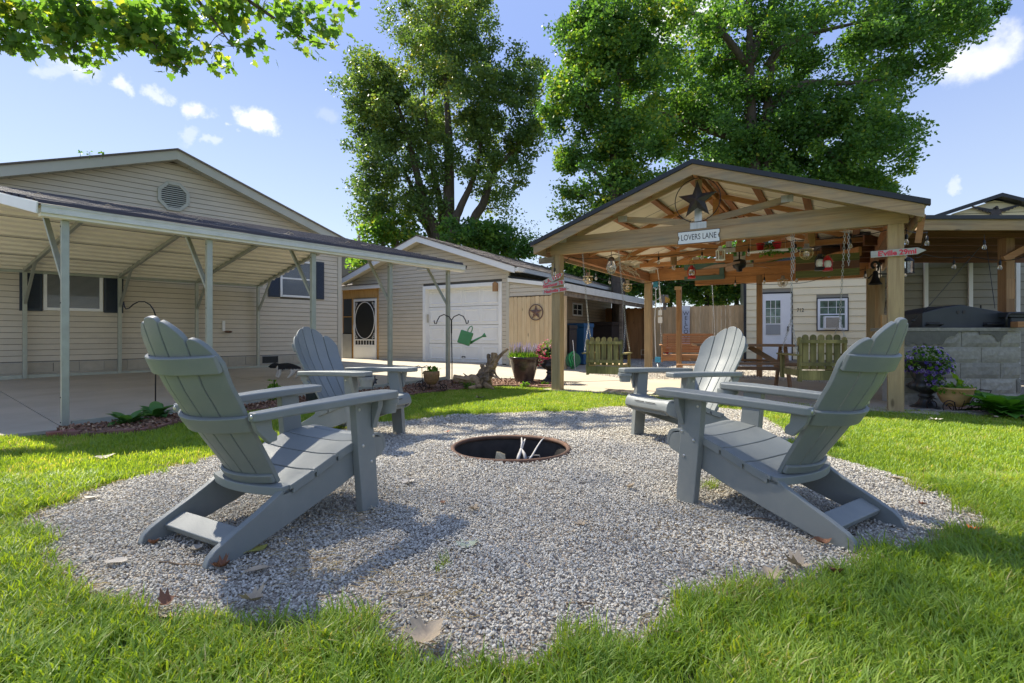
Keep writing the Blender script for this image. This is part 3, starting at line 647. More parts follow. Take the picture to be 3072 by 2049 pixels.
# shingles of the right slope: nearest as parts, rest joined
tabs = []
for me_i in range(4):
    w_, h_ = .30, .15; k = .006+.004*me_i; tabs.append(MB().box(0, .15, -.142, .142, 0, k+.004).mesh('shingle'))
    tabs[-1].materials.append(m_shingle)
sl_a = math.atan(gs); rest = MB(); cnt = 0
for j in range(28):
    for i in range(25):
        d = 3.44*(i+1)/25; x = ga+d*math.cos(sl_a)*1.055; z = gz_+.17-(x-ga)*gs+.004; y = -.34+.29*j+(.145 if i % 2 else 0)+random.uniform(-.01,.01)
        if y > 8: continue
        if j < 12 and cnt < 280:
            inst(tabs[random.randrange(4)], 'shingle', garage, (x-.14, y+.145, z+.14*gs), (0, sl_a-.02, 0)); cnt += 1
        else:
            a, b_ = x-.14, x; za_, zb_ = z+.14*gs+.008, z+.012+random.uniform(0,.006)
            rest.add([(a,y,za_),(b_,y,zb_),(b_,y+.284,zb_),(a,y+.284,za_),(b_,y,zb_-.012),(b_,y+.284,zb_-.012)], [(0,1,2,3),(1,4,5,2)])
o = rest.build('shingles', m_shingle, garage); o['kind'] = 'stuff'
# gutter and eave of the right side
gzz = gz_+.15-3.42*gs
mb = MB(); pr = [(.36,gzz-.03),(.36,gzz-.10),(.40,gzz-.13),(.45,gzz-.12),(.475,gzz-.05),(.49,gzz-.02)]
pr = [(x-.02, z) for x, z in pr]
mb.add([(x,-.28,z) for x, z in pr]+[(x,8.1,z) for x, z in pr], [(k, len(pr)+k, len(pr)+k+1, k+1) for k in range(len(pr)-1)]+[tuple(range(len(pr)))])
mb.build('gutter', m_white, garage)
MB().box(0, .34, -.28, 8.1, gzz-.11, gzz-.09).build('eave_soffit', m_tantrim, garage)
vz = MB().box(gx(1252,-.02)-.0, gx(1283,-.02), -.035, 0, 2.90, 3.06).build('gable_vent', m_white, garage)
vx0, vx1 = gx(1252), gx(1283)
for i in range(4): MB().box(vx0+.02, vx1-.02, -.045, -.036, 2.92+i*.033, 2.94+i*.033).build('louvre', m_side_gr, vz)
fl = gx(1262)
MB().lathe([(.02,.14),(.06,.10),(.065,0),(.0,0)], 12, (0,0,0))
mb = MB().box(fl-.05, fl+.05, -.06, 0, 3.33, 3.43).tube([(fl-.08,-.10,3.40),(fl-.14,-.16,3.37)], [.045,.06], 10).tube([(fl+.03,-.10,3.40),(fl-.02,-.17,3.36)], [.04,.06], 10)
mb.build('flood_light', m_tantrim, garage, smooth=False)
# lean-to on the right side of the garage
lean = thing('lean_to', 'open lean-to with white roof edge on the right side of the garage', 'shed', GC, GA)
MB().add([(0,-.05,2.50),(1.72,-.05,2.20),(1.72,8,2.20),(0,8,2.50),(0,-.05,2.54),(1.72,-.05,2.24),(1.72,8,2.24),(0,8,2.54)], [(3,2,1,0),(4,5,6,7),(0,1,5,4),(1,2,6,5),(2,3,7,6),(3,0,4,7)]).build('roof', m_blackroof, lean)
MB().add([(.0,-.08,2.38),(1.75,-.08,2.12),(1.75,-.08,2.22),(.0,-.08,2.48),(.0,-.052,2.38),(1.75,-.052,2.12),(1.75,-.052,2.22),(.0,-.052,2.48)], [(0,1,2,3),(4,7,6,5),(0,4,5,1),(2,6,7,3)]).build('front_trim', m_white, lean)
MB().box(1.73, 1.76, -.08, 8.05, 2.06, 2.25).build('side_fascia', m_whiteold, lean)
MB().box(1.60, 1.70, 0, 8, 1.93, 2.06).build('header_beam', m_oldwood, lean)
for y in (.0, 4.4, 7.9): MB().box(1.60, 1.70, y, y+.1, 0, 1.93).build('post', m_oldwood if y else m_gate, lean, bevel=.004)
siding(lean, lean, m_side, .0, 1.68, 1.97, 2.42, y=0, roof=lambda z: (0, min(1.7, (2.44-z)/.15)), step=.112)
MB().box(0, .015, .1, 8, .1, 2.45).build('inner_wall', m_gap, lean)
z = .12
while z < 2.4:
    MB().add([(.03,.1,z+.01),(.017,.1,z+.11),(.017,7.95,z+.11),(.03,7.95,z+.01),(.016,.1,z+.01),(.016,7.95,z+.01)], [(0,1,2,3),(0,3,5,4)]).build('siding_plank', m_side_in, lean); z += .11
# small window in the lean-to wall: faces +x
wy0, wy1, wz0, wz1 = 4.1, 4.95, 1.58, 2.03
wn_ = MB().box(.03,.06,wy0,wy0+.05,wz0,wz1).box(.03,.06,wy1-.05,wy1,wz0,wz1).box(.03,.06,wy0+.05,wy1-.05,wz0,wz0+.05).box(.03,.06,wy0+.05,wy1-.05,wz1-.05,wz1).box(.035,.055,wy0+.05,wy1-.05,(wz0+wz1)/2-.01,(wz0+wz1)/2+.01).box(.036,.054,(wy0+wy1)/2-.01,(wy0+wy1)/2+.01,wz0+.05,wz1-.05).build('window', m_white, lean)
MB().box(.031,.038,wy0+.05,wy1-.05,wz0+.05,wz1-.05).build('pane', m_glass, wn_)
MB().box(.03,.055,3.4,4.05,1.52,2.07).build('shutter', m_side_in, lean)
# board gate across the lean-to front
gate = thing('board_fence', 'pale dog-eared board fence with a round star closing the lean-to front', 'fence', GC, GA)
n = 12
for i in range(n):
    a = .03+1.62*i/n; b_ = a+1.62/n-.006; e = .022; z1 = 1.95+random.uniform(-.006,.006)
    MB().prism([(a,.08),(b_,.08),(b_,z1-e),(b_-e,z1),(a+e,z1),(a,z1-e)], 'y', -.045, -.025).build('board', m_gate, gate)
for z in (.4, 1.6): MB().box(.02, 1.66, -.022, .02, z, z+.09).build('rail', m_oldwood, gate)

def star_obj(name, label, cat, M, R_, ring, rr, mat, ringmat, depth=.06, rot=0):
    e = bpy.data.objects.new(name, None); COL.objects.link(e); e.matrix_world = M; OFF[e.name] = Vector((0,0,0)); tag(e, label, cat)
    vs = [(0,-depth,0),(0,depth*.0,0)]
    for k in range(10):
        r = R_ if k % 2 == 0 else R_*.40; t = rad(90+36*k)+rot; vs.append((r*math.cos(t), 0, r*math.sin(t)))
    fs = [(0, 2+k, 2+(k+1) % 10) for k in range(10)]+[(1, 2+(k+1) % 10, 2+k) for k in range(10)]
    MB().add(vs, fs).build('star', mat, e)
    MB().tube([(ring*math.cos(t), 0, ring*math.sin(t)) for t in np.linspace(0, 2*PI, 49)[:-1]], rr, 6, closed=True).build('ring', ringmat, e, smooth=True)
    return e
sx = gx(1608, -.06)
star_obj('barn_star', 'round rusty brown metal star mounted on the pale board fence', 'star', Matrix.Translation(gp(sx,-.07,1.52)) @ Matrix.Rotation(GA, 4, 'Z'), .20, .205, .014, m_ruststar, m_ruststar, .05)

# ------------------------------------------------------------------ cedar fence at the back
fence = thing('cedar_fence', 'tall cedar privacy fence of dog-eared boards behind the pavilion', 'fence', (3.58, 20.5, 0), GA)
x = 0; i = 0
while x < 5.15:
    w_ = .138; z1 = 1.96+random.uniform(-.015,.015); e = .022; dark = x < 1.75
    MB().prism([(x,.0),(x+w_,.0),(x+w_,z1-e),(x+w_-e,z1),(x+e,z1),(x,z1-e)], 'y', 0, .018).build('board', m_fence_d if dark else m_fence, fence); x += w_+.005; i += 1
MB().box(1.72, 1.84, -.12, -.002, 0, 2.0).box(5.16, 5.3, -.05, .07, 0, 1.98).build('post', m_oldwood, fence)
for z in (.35, 1.5): MB().box(0, 5.2, .02, .06, z, z+.09).build('rail', m_oldwood, fence)

# ------------------------------------------------------------------ cream building "712"
CBR = rad(-22); cb = thing('cream_cabin', 'cream metal-sided cabin with white door, window air conditioner and house number 712', 'cabin', (7.79, 17.3, 0), CBR)
def cx_(px, y=0):
    c, s = math.cos(CBR), math.sin(CBR); k = (px-HX)/FP; ax = 7.79-y*s; ay = 17.3+y*c; return (k*ay-ax)/(c-k*s)
def cz_(px, py):
    x = cx_(px); Y = 17.3+x*math.sin(CBR); return EYE-(py-HY)/FP*Y
cw = 3.95; MB().prism([(0,0),(cw,0),(cw,3.9),(1.9,3.55),(0,2.95)], 'y', .006, 4).build('wall', m_side_gr, cb)
z = .12; cds = [(cx_(2284), cx_(2378), 0, 2.32), (cx_(2449), cx_(2545), cz_(2497, 993), cz_(2497, 893))]
siding(cb, kids(cb)[0], m_cream, .03, cw-.03, .12, 3.8, y=0, step=.232, roof=lambda z: (max(0, (z-2.93)/.33), cw), holes=cds, depth=.028, name='siding_panel')
MB().box(-.03, .05, -.04, .02, 0, 2.95).build('corner_trim', m_blackroof, cb); MB().box(cw-.05, cw+.06, -.04, .02, 0, 3.9).build('corner_trim', m_blackroof, cb)
MB().add([(-.45,-.18,2.86),(cw+.2,-.18,4.05),(cw+.2,.1,4.05),(-.45,.1,2.86),(-.45,-.18,2.97),(cw+.2,-.18,4.16),(cw+.2,.1,4.16),(-.45,.1,2.97)], [(3,2,1,0),(4,5,6,7),(0,1,5,4),(1,2,6,5),(2,3,7,6),(3,0,4,7)]).build('roof_edge', m_blackroof, cb)
a, b_ = cds[0][0], cds[0][1]
MB().box(a, a+.03, -.045, 0, .05, 2.32).box(b_-.03, b_, -.045, 0, .05, 2.32).box(a+.03, b_-.03, -.045, 0, 2.28, 2.32).build('door_casing', m_black, cb)
d_ = MB().box(a+.035, b_-.035, -.03, .0, .08, 2.275).build('door', m_white, cb, bevel=.004)
g0_, g1_ = a+.13, b_-.36
dg = MB().box(g0_-.03, g1_+.03, -.045, -.0305, .98, 2.08).build('door_window', m_white, d_, bevel=.004)
MB().box(g0_, g1_, -.05, -.0455, 1.30, 2.05).build('pane', m_glass_g, d_); MB().box(g0_, g1_, -.05, -.0455, .93, 1.27).build('pane', m_blind, d_)
mb = MB()
for i in range(1, 3): xx = g0_+(g1_-g0_)*i/3; mb.box(xx-.008, xx+.008, -.056, -.051, 1.27, 2.05)
for zz in (1.53, 1.79, 1.27): mb.box(g0_, g1_, -.0575, -.0515, zz-.008, zz+.008)
mb.build('muntin', m_white, d_)
MB().box(b_-.16, b_-.13, -.07, -.031, 1.02, 1.2).build('handle', m_black, d_)
a, b_, z0, z1 = cds[1]
MB().box(a, a+.03, -.05, 0, z0, z1).box(b_-.03, b_, -.05, 0, z0, z1).box(a+.03, b_-.03, -.05, 0, z0, z0+.03).box(a+.03, b_-.03, -.05, 0, z1-.03, z1).build('window_casing', m_black, cb)
window(cb, a+.03, b_-.03, z0+.03, z1-.03, y=-.02, frame=.07, glass=m_glass_g, bars=(3, 2))
wm = (a+b_)/2
ac = MB().box(wm-.26, wm+.20, -.30, -.03, z0+.07, z0+.46).build('air_conditioner', m_white, cb, bevel=.012)
MB().box(wm-.22, wm+.13, -.306, -.301, z0+.10, z0+.42).build('grille', surf('ac_grille', (.28,.25,.20), .7, .3, 60), ac)
for i in range(9): MB().box(wm-.21, wm+.12, -.312, -.3065, z0+.12+i*.033, z0+.13+i*.033).build('fin', m_tantrim, ac)
text_obj('house_number', '712', .17, m_ink, cb, (cx_(2388)+.12, -.035, cz_(2388, 931)), (rad(90), 0, 0), .8)
sx_ = cx_(2302); MB().box(cx_(2280)-.25, cx_(2380)+.2, -.5, -.02, 0, .1).build('door_step', m_oldwood, cb)
# ------------------------------------------------------------------ grey-sided building with eagle gable (far right)
WB = rad(-10); wb_o = P(2640, HY, 10.6); wb_o.z = 0
wbld = thing('grey_building', 'grey-green sided building with cream gable and black eagle at the right edge', 'building', wb_o, WB)
def wx(px):
    c, s = math.cos(WB), math.sin(WB); k = (px-HX)/FP; return (k*wb_o.y-wb_o.x)/(c-k*s)
def wz(px, py): x = wx(px); Y = wb_o.y+x*math.sin(WB); return EYE-(py-HY)/FP*Y
WL = 8.0; apx = wx(2984.5); apz = wz(2984.5, 601); wgs = .33
wwall = MB().prism([(0,0),(WL,0),(WL,2.6),(apx,apz),(0,apz-apx*wgs)], 'y', .006, .3).build('wall', m_gap, wbld)
siding(wbld, wwall, m_side_gr, .02, WL, .02, 2.72, step=.15, depth=.02)
siding(wbld, wwall, m_cream, .02, WL, 2.74, apz, step=.2, roof=lambda z: (apx-(apz-z)/wgs, apx+(apz-z)/wgs) if z < apz else None, depth=.015, name='gable_panel')
for px in (2774, 2907, 3048): x = wx(px); MB().box(x-.035, x+.035, -.06, -.021, 0, 2.7).build('batten', m_white, wbld)
for s in (1, -1):
    x1 = apx+s*(3.2 if s > 0 else apx+.15); z1 = apz+.10-abs(x1-apx)*wgs; za = apz+.10; q = [(0,1,2,3),(4,7,6,5),(0,4,5,1),(1,5,6,2),(2,6,7,3),(3,7,4,0)]
    if s < 0: q = [f[::-1] for f in q]
    MB().add([(apx,-.2,za-.07),(x1,-.2,z1-.07),(x1,-.2,z1),(apx,-.2,za),(apx,.3,za-.07),(x1,.3,z1-.07),(x1,.3,z1),(apx,.3,za)], q).build('roof_edge', m_blackroof, wbld)
# eagle plaque
eg = [(0,.30),(.05,.27),(.075,.22),(.06,.19),(.16,.215),(.32,.27),(.50,.33),(.66,.36),(.60,.31),(.52,.25),(.46,.24),(.44,.19),(.37,.185),(.34,.13),(.27,.13),(.24,.085),(.17,.09),(.12,.05),(.16,-.02),(.10,-.01),(.07,-.05),(.03,-.03)]
eg = eg+[(-x, z) for x, z in eg[::-1][:-1]]
ex = wx(2985); ez = wz(2985, 648)
e_ = bpy.data.objects.new('eagle', None); COL.objects.link(e_); e_.matrix_world = Matrix.Translation(wb_o) @ Matrix.Rotation(WB, 4, 'Z') @ Matrix.Translation((ex-.03,-.06,ez+.02)); OFF[e_.name] = Vector((0,0,0))
tag(e_, 'black metal spread-winged eagle mounted on the cream gable', 'eagle decoration')
MB().prism([(x*.66, z*.50) for x, z in eg], 'y', -.02, .0).build('body', m_star, e_)
for s in (1, -1):
    mb = MB()
    for i in range(6): mb.beam((s*(.08+.045*i), -.026, .09+.010*i), (s*(.13+.05*i), -.026, .06+.016*i), .008, .02)
    mb.build('wing_feathers', m_blackroof, e_)
MB().ball((0,-.03,.13), .028, sq=(1,.8,1.2)).build('head', m_star, e_)

# porch roof in front of it, joists, post and brace
PY = 7.0
porch = thing('porch_roof', 'lean-to porch roof with exposed dark joists and wooden fascia over the grill', 'porch', P(2765, HY, PY))
pl = P(2765, HY, PY); porch.location.z = 0
zf = EYE+(HY-659)/FP*PY
MB().box(-.08, 4.2, -.02, .02, zf-.145, zf).build('fascia_board', m_treated, porch, bevel=.003)
MB().box(-.12, 4.2, -.05, 3.3, zf+.001, zf+.052).build('metal_roof_edge', m_blackroof, porch)
for i in range(5):
    y = .5+.56*i; MB().box(-.05, 4.2, y, y+.04, zf-.15-.012*i, zf-.005).build('joist', m_darkjoist, porch)
px_ = (P(3028, HY, 7.5)-pl).x; MB().box(px_-.062, px_+.062, .5-.02, .62-.02+.02, .0, zf-.151).build('post', m_orange_z, porch, bevel=.004)
MB().box(px_-.063, px_+.063, .478, .48-.001, 1.45, 1.74).build('patch_board', m_orange_z, porch)
MB().beam((px_-.18,.40,zf-.48), (px_+.55,.40,zf-.10), .04, .09).build('brace', m_orange, porch)
for y in (1.2, 2.2): MB().box(-.05, .0, y, y+.9, zf-.3, zf-.16).build('end_board', m_orange, porch)

# ------------------------------------------------------------------ block wall with grill
BY = 6.62; bx0 = P(2712, HY, BY).x; bx1 = P(3063, HY, BY).x
bw = thing('block_wall', 'grey split-face concrete block counter wall with wet stains under the cap', 'block wall', (bx0, BY, 0))
Wd = bx1-bx0; zs = [EYE-(y-HY)/FP*BY for y in (1226, 1181, 1136, 1089, 1041.5, 993.5)]
zs[0] = max(zs[0], .0)
MB().box(.01, Wd-.012, .012, .40, 0, zs[-1]-.002).build('core', m_mortar, bw)
def roughblock(x0, x1, z0, z1):
    mb = MB(); nx, nz = 8, 4; vs = []
    for k in range(nz+1):
        for i in range(nx+1):
            e = (i in (0, nx)) or (k in (0, nz)); y = 0.004 if e else -.006-random.random()*.012
            vs.append((x0+(x1-x0)*i/nx, y, z0+(z1-z0)*k/nz))
    fs = [(k*(nx+1)+i, k*(nx+1)+i+1, (k+1)*(nx+1)+i+1, (k+1)*(nx+1)+i) for k in range(nz) for i in range(nx)]
    b = len(vs); vs += [(x0,.05,z0),(x1,.05,z0),(x1,.05,z1),(x0,.05,z1)]
    fs += [(b+3,b+2)+tuple(nz*(nx+1)+i for i in range(nx, -1, -1)), (b, b+1)+tuple(i for i in range(nx, -1, -1)), (b,b+3)+tuple(k*(nx+1) for k in range(nz, -1, -1)), (b+1,b+2)+tuple(k*(nx+1)+nx for k in range(nz, -1, -1))]
    return mb.add(vs, fs)
m_wet = surf('wet_stained_block', (.10,.095,.075), .55, .2, 12, rnd=.1, bmp=.004, bsc=30)
jl = {4: [2772, 2885, 3003], 3: [2718, 2945], 2: [2772, 2882, 3003], 1: [2720, 2822, 2943, 3050], 0: [2772, 2885, 3000]}
for r in range(5):
    xs = [0]+[P(q, HY, BY).x-bx0 for q in jl[r] if .05 < P(q, HY, BY).x-bx0 < Wd-.05]+[Wd]
    for a, b_ in zip(xs, xs[1:]):
        roughblock(a+.004, b_-.004, zs[r]+.004, zs[r+1]-.004).build('block', m_block, bw)
MB().box(-.05, Wd+.02, -.02, .55, zs[-1], zs[-1]+.045).build('cap', m_block, bw, bevel=.004)
# wet stain patches: irregular runs of water, thin film just proud of the split faces
def stain(xa, xb, f, name='water_stain'):
    mb = MB(); n = 40; vs = []
    for i in range(n+1): x = xa+(xb-xa)*i/n; vs += [(x, -.0195, zs[5]-.003), (x, -.0195, zs[5]-f(i/n))]
    mb.add(vs, [(2*i+1, 2*i+3, 2*i+2, 2*i) for i in range(n)]); mb.build(name, m_wet, bw)
def wob(t): return .018*mnoise.noise(Vector((t*14, 0, 3)))
stain(.0, (P(2880, HY, BY).x-bx0), lambda t: (.17 if t < .67 else .17-.15*min(1, (t-.67)/.30)**.55)+wob(t)+.01*math.sin(t*31))
stain(P(2935,HY,BY).x-bx0, P(3018,HY,BY).x-bx0, lambda t: .04+.10*math.exp(-((t-.68)/.14)**2)+wob(t)*.7)
# grill lid
GY = 6.75; gl = thing('grill', 'long black sheet-metal grill hood with two round vents on the block wall', 'grill', (P(2767, HY, GY).x, GY, zs[-1]+.046))
gw_ = P(3012, HY, GY).x-P(2767, HY, GY).x
prf = [(0,0),(gw_,0),(gw_,.205),(gw_*.72,.255),(gw_*.475,.30),(gw_*.22,.255),(.02,.20),(0,.18)]
MB().prism(prf, 'y', 0, .55).build('hood', m_grillsteel, gl, bevel=.008)
for px in (2874, 2892): MB().lathe([(.0,0),(.022,0),(.022,.004),(.0,.004)], 14).build('vent_hole', m_soot, gl, center=False)
for o, px in zip([c for c in kids(gl) if c.name.startswith('vent_hole')], (2874, 2892)):
    o.rotation_euler = (rad(90), 0, 0); o.location = (P(px, HY, GY).x-P(2767, HY, GY).x, -.001, EYE-(936-HY)/FP*GY-(zs[-1]+.046))
for a, b_ in ((.05, .23), (gw_-.27, gw_-.05)):
    MB().tube([(a,-.005,.03),(a,-.05,.045),(b_,-.05,.045),(b_,-.005,.03)], .011, 6).box(a, b_, -.004, 0, .01, .075).build('handle', m_black, gl)
MB().tube([(gw_*.80,.3,.24),(gw_*.80,.3,.30),(gw_*.80,.3,.27),(gw_*.97,.3,.26),(gw_*.97,.3,.31),(gw_*.97,.3,.20)], .009, 5).tube([(gw_*.66,.25,.26),(gw_*.66,.25,.29)], .008, 5).build('lift_bracket', m_black, gl)
hk = P(2941, 740, 7.35); g0 = P(2765, 943, 6.75); g1 = P(2985, 925, 7.0)
cb2 = MB().tube([hk, g0], .0045, 5).tube([g0+Vector((-.03,0,-.005)), g0+Vector((-.17,0,-.14))], .006, 5).tube([P(2960,740,7.35), g1], .0045, 5).ball(g0+Vector((-.11,0,-.085)), .018, sq=(1.6,1,1)).build('grill_cable', m_black)
tag(cb2, 'black pulley cables running from the porch rafters down to the grill hood', 'cable')
sm = thing('smoker', 'black barrel smoker handle frame beside the right porch post', 'smoker', (P(3040, HY, 6.55).x, 6.55, zs[-1]+.046))
MB().tube([(-.09,0,.0),(-.09,0,.13),(-.07,0,.165),(-.03,0,.18),(.6,0,.18)], .013, 7).build('handle_frame', m_black, sm, smooth=True)
MB().box(.0, .6, .05, .5, .13, .20).box(.03,.6,.06,.5,0,.128).build('barrel', m_grillsteel, sm, bevel=.01)
MB().box(.0, .085, -.06, .04, 0, .075).build('wood_block', m_orange, sm, bevel=.004)

# ------------------------------------------------------------------ carport
cpo = thing('carport', 'open steel carport with dark ribbed roof on galvanised posts', 'carport', (0, 0, 0))
FPn = [Vector((*(P1+CD*t), 0)) for t in (0, 1.333, 2.678, 4.005, 5.28)]
RPn = [Vector((-10.2, 8.72, 0)), Vector((-9.09, 9.64, 0)), Vector((-8.11, 10.68, 0)), Vector((-7.14, 11.7, 0)), Vector((-6.22, 12.66, 0))]
EZ = 2.075; RZ = 2.94
cdir = Vector((CD.x, CD.y, 0))
ang = math.atan2(CD.y, CD.x)
def legbox(p, z0, z1, w=.062, d=.062, a=ang):
    x = Vector((math.cos(a), math.sin(a), 0)); y = Vector((-x.y, x.x, 0)); return MB().beam((p.x,p.y,z0), (p.x,p.y,z1), w, d, up=tuple(y))
for i in range(5):
    f, r = FPn[i], RPn[i]; zb = dz(f.x, f.y) if i else 0
    po = legbox(f, zb, EZ-.002).build('post', m_galv, cpo, bevel=.004)
    for zz in (zb+.05, zb+.30, 1.25, EZ-.06):
        q = f+Vector((.0315*-CD.x,.0315*-CD.y,zz)); MB().ball(q, .008, 6, 4).build('bolt', m_black, po)
    zr = dz(r.x, r.y)
    legbox(r, zr, EZ+.03).build('post', m_galv, cpo, bevel=.004)
    mid = (f+r)/2; mid.z = RZ-.05
    d = (Vector((r.x, r.y, 0))-Vector((f.x, f.y, 0))).normalized()
    MB().beam((f.x,f.y,EZ+.03), mid, .05, .06).build('rafter', m_galv, cpo); MB().beam(mid, (r.x,r.y,EZ+.06), .05, .06).build('rafter', m_galv, cpo)
    br = f+d*.62; slope = (RZ-EZ)/((r-f).length/2)
    bt = f+Vector((0,0,1.42)); q = f+Vector((0,0,.0))-d*.0
    # knee braces toward the middle of the span
    MB().beam((f.x,f.y,1.44) , (f.x+d.x*.55, f.y+d.y*.55, EZ+.02+slope*.55-.02), .045, .03).build('knee_brace', m_galv, cpo)
    MB().beam((r.x,r.y,1.48) , (r.x-d.x*.55, r.y-d.y*.55, EZ+.05+slope*.55-.02), .045, .03).build('knee_brace', m_galv, cpo)
a_, b_ = FPn[0]-cdir*.20, FPn[-1]+cdir*.30
no = Vector((-CN.x, -CN.y, 0))
fo = no*.14
MB().beam(a_+fo+Vector((0,0,EZ+.075)), b_+fo+Vector((0,0,EZ+.075)), .012, .085).build('eave_fascia', m_whiteold, cpo)
MB().beam(a_+fo*.5+Vector((0,0,EZ+.018)), b_+fo*.5+Vector((0,0,EZ+.018)), .11, .032).build('eave_channel', m_roofwhite, cpo)
MB().beam(RPn[0]+Vector((0,0,2.12)), RPn[-1]+(RPn[-1]-RPn[-2]).normalized()*.1+Vector((0,0,2.12)), .06, .05).build('rear_header', m_galv, cpo)
MB().beam(RPn[0]+Vector((.05,-.05,.14-.0)), RPn[-1]+(RPn[-1]-RPn[-2]).normalized()*1.2+Vector((.05,-.05,.14)), .06, .07).build('base_rail', m_galv, cpo)
MB().beam(FPn[0]+cdir*.05+Vector((0,0,.03)), FPn[1]-cdir*.0+Vector((0,0,.055)), .06, .05).build('base_rail', m_galv, cpo)
MB().beam(FPn[1]+Vector((0,0,.06)), FPn[4]+Vector((0,0,.155)), .06, .05).build('base_rail', m_galv, cpo)
# ribbed roof sheets: slope from eave to ridge and ridge to rear, ribs run along the length
def sheetrow(A0, A1, B0, B1, mat, ribs, hgt, up, name, n_panels):
    """ribbed panels between line A (A0->A1) and line B (B0->B1)"""
    for k in range(n_panels):
        u0, u1 = k/n_panels, (k+1)/n_panels; prof = []
        for i in range(ribs):
            for s, h in ((0,0),(.35,0),(.45,hgt),(.6,hgt),(.70,0)):
                prof.append((u0+(u1-u0)*(i+s)/ribs, h))
        prof.append((u1, 0)); prof.append((u1, hgt*1.8 if k < n_panels-1 else 0)) if False else None
        vs = []
        for u, h in prof:
            a = A0.lerp(B0, u)+up*h; b = A1.lerp(B1, u)+up*h; vs += [a, b]
        MB().add(vs, [(2*i, 2*i+1, 2*i+3, 2*i+2) for i in range(len(prof)-1)]).build(name, mat, cpo)
        if k: 
            a = A0.lerp(B0, u0); b = A1.lerp(B1, u0)
up = Vector((0,0,1))
E0 = FPn[0]-cdir*.22+fo*1.1+up*(EZ+.115); E1 = FPn[-1]+cdir*.32+fo*1.1+up*(EZ+.115)
M0 = (FPn[0]+RPn[0])/2; M1 = (FPn[-1]+RPn[-1])/2; md = (M1-M0).normalized(); M0 = M0-md*.22+up*(RZ+.03); M1 = M1+md*.15+up*(RZ+.03)
Rd = (RPn[-1]-RPn[0]).normalized(); R0 = RPn[0]-Rd*.2+up*(EZ+.10); R1 = RPn[-1]+Rd*.12+up*(EZ+.10)
sheetrow(E0, E1, M0, M1, m_roofdark, 4, .036, up, 'roof_panel', 4)
sheetrow(M0, M1, R0, R1, m_roofdark, 4, .036, up, 'roof_panel', 4)
dn = up*-.02
sheetrow(E0+dn, E1+dn, M0+dn, M1+dn, m_roofwhite, 4, -.030, up, 'soffit_sheet', 4)
sheetrow(M0+dn, M1+dn, R0+dn, R1+dn, m_roofwhite, 4, -.030, up, 'soffit_sheet', 4)
MB().beam(E0-up*.045+cdir*-.01, M0-up*.045-cdir*.01, .012, .11).build('gable_trim', m_white, cpo)
MB().beam(E1-up*.03, M1-up*.03, .012, .06).build('gable_trim', m_roofdark, cpo)
for u in (.25, .5, .75):
    a = M0.lerp(R0, u)-up*.045; b = M1.lerp(R1, u)-up*.045; MB().beam(a, b, .02, .006).build('sheet_seam', m_black, cpo)
# twigs lying on the carport roof
def roofpt(t, u): return E0.lerp(E1, t).lerp(M0.lerp(M1, t), u)+up*.03
random.seed(5)
tw = MB()
for t, u, L in [(.03,.35,.25),(.12,.25,.2),(.2,.42,.9),(.26,.2,.3),(.36,.3,.35),(.47,.25,.6),(.52,.35,.3),(.68,.3,.25),(.8,.4,.2)]:
    p = roofpt(t, u); a = random.uniform(-.5,.6); pts = [p]
    for i in range(6): a += random.uniform(-.35,.35); pts.append(pts[-1]+(cdir*math.cos(a)+no*-.55*math.sin(a)+up*.13*math.sin(a))*L/6)
    tw.tube(pts, [.007-.0008*i for i in range(7)], 4)
    tw.tube([pts[3], pts[3]+cdir*.06+up*.04, pts[3]+cdir*.1+up*.02], .004, 4)
tag(tw.build('fallen_twigs', m_rope), 'pale dry twigs scattered on the dark carport roof', 'twigs', kind='stuff')

# ------------------------------------------------------------------ pavilion
pav = thing('pavilion', 'open timber pavilion with gabled metal roof and sign beam', 'pavilion', PV, PR)
PW, PD = 4.45, 4.85; BZ = 2.225; pw = .155
posts = [(0,0,m_treated_z,.02), (PW,0,m_treated_z,.03), (0,PD,m_treated_z,.0), (PW,PD,m_treated_z,0), (2.45,PD,m_orange_z,0)]
for x, y, m_, zb in posts:
    w_ = pw if x != 2.45 else .11; MB().box(x-w_/2, x+w_/2, y-w_/2, y+w_/2, zb, BZ).build('post', m_, pav, bevel=.006)
MB().box(-.10, PW+.12, -.07, .0, BZ+.001, BZ+.187).build('front_beam', m_treated, pav, bevel=.004)
MB().box(-.09, PW+.10, .003, .05, BZ+.003, BZ+.184).build('inner_beam', m_orange, pav, bevel=.003)
m_ory = wood('orange_stained_beam', (.25,.10,.035), (.38,.17,.065), 'y', age=(.16,.08,.035), aamt=.5)
for x in (0, PW): MB().box(x-.045, x+.045, .052, PD-.04, BZ+.002, BZ+.184).build('side_beam', m_ory, pav, bevel=.003)
MB().box(-.08, PW+.08, PD-.035, PD+.035, BZ+.001, BZ+.186).build('rear_beam', m_orange, pav, bevel=.003)
MB().box(1.1, PW+.08, PD-.036, PD+.034, BZ-.16, BZ-.004).build('lower_rear_beam', m_orange, pav, bevel=.003)
AX = 2.225; HWd = 2.45; ZA = 3.215; SL = .355
def rz_(x): return ZA-abs(x-AX)*SL
tz = BZ+.188
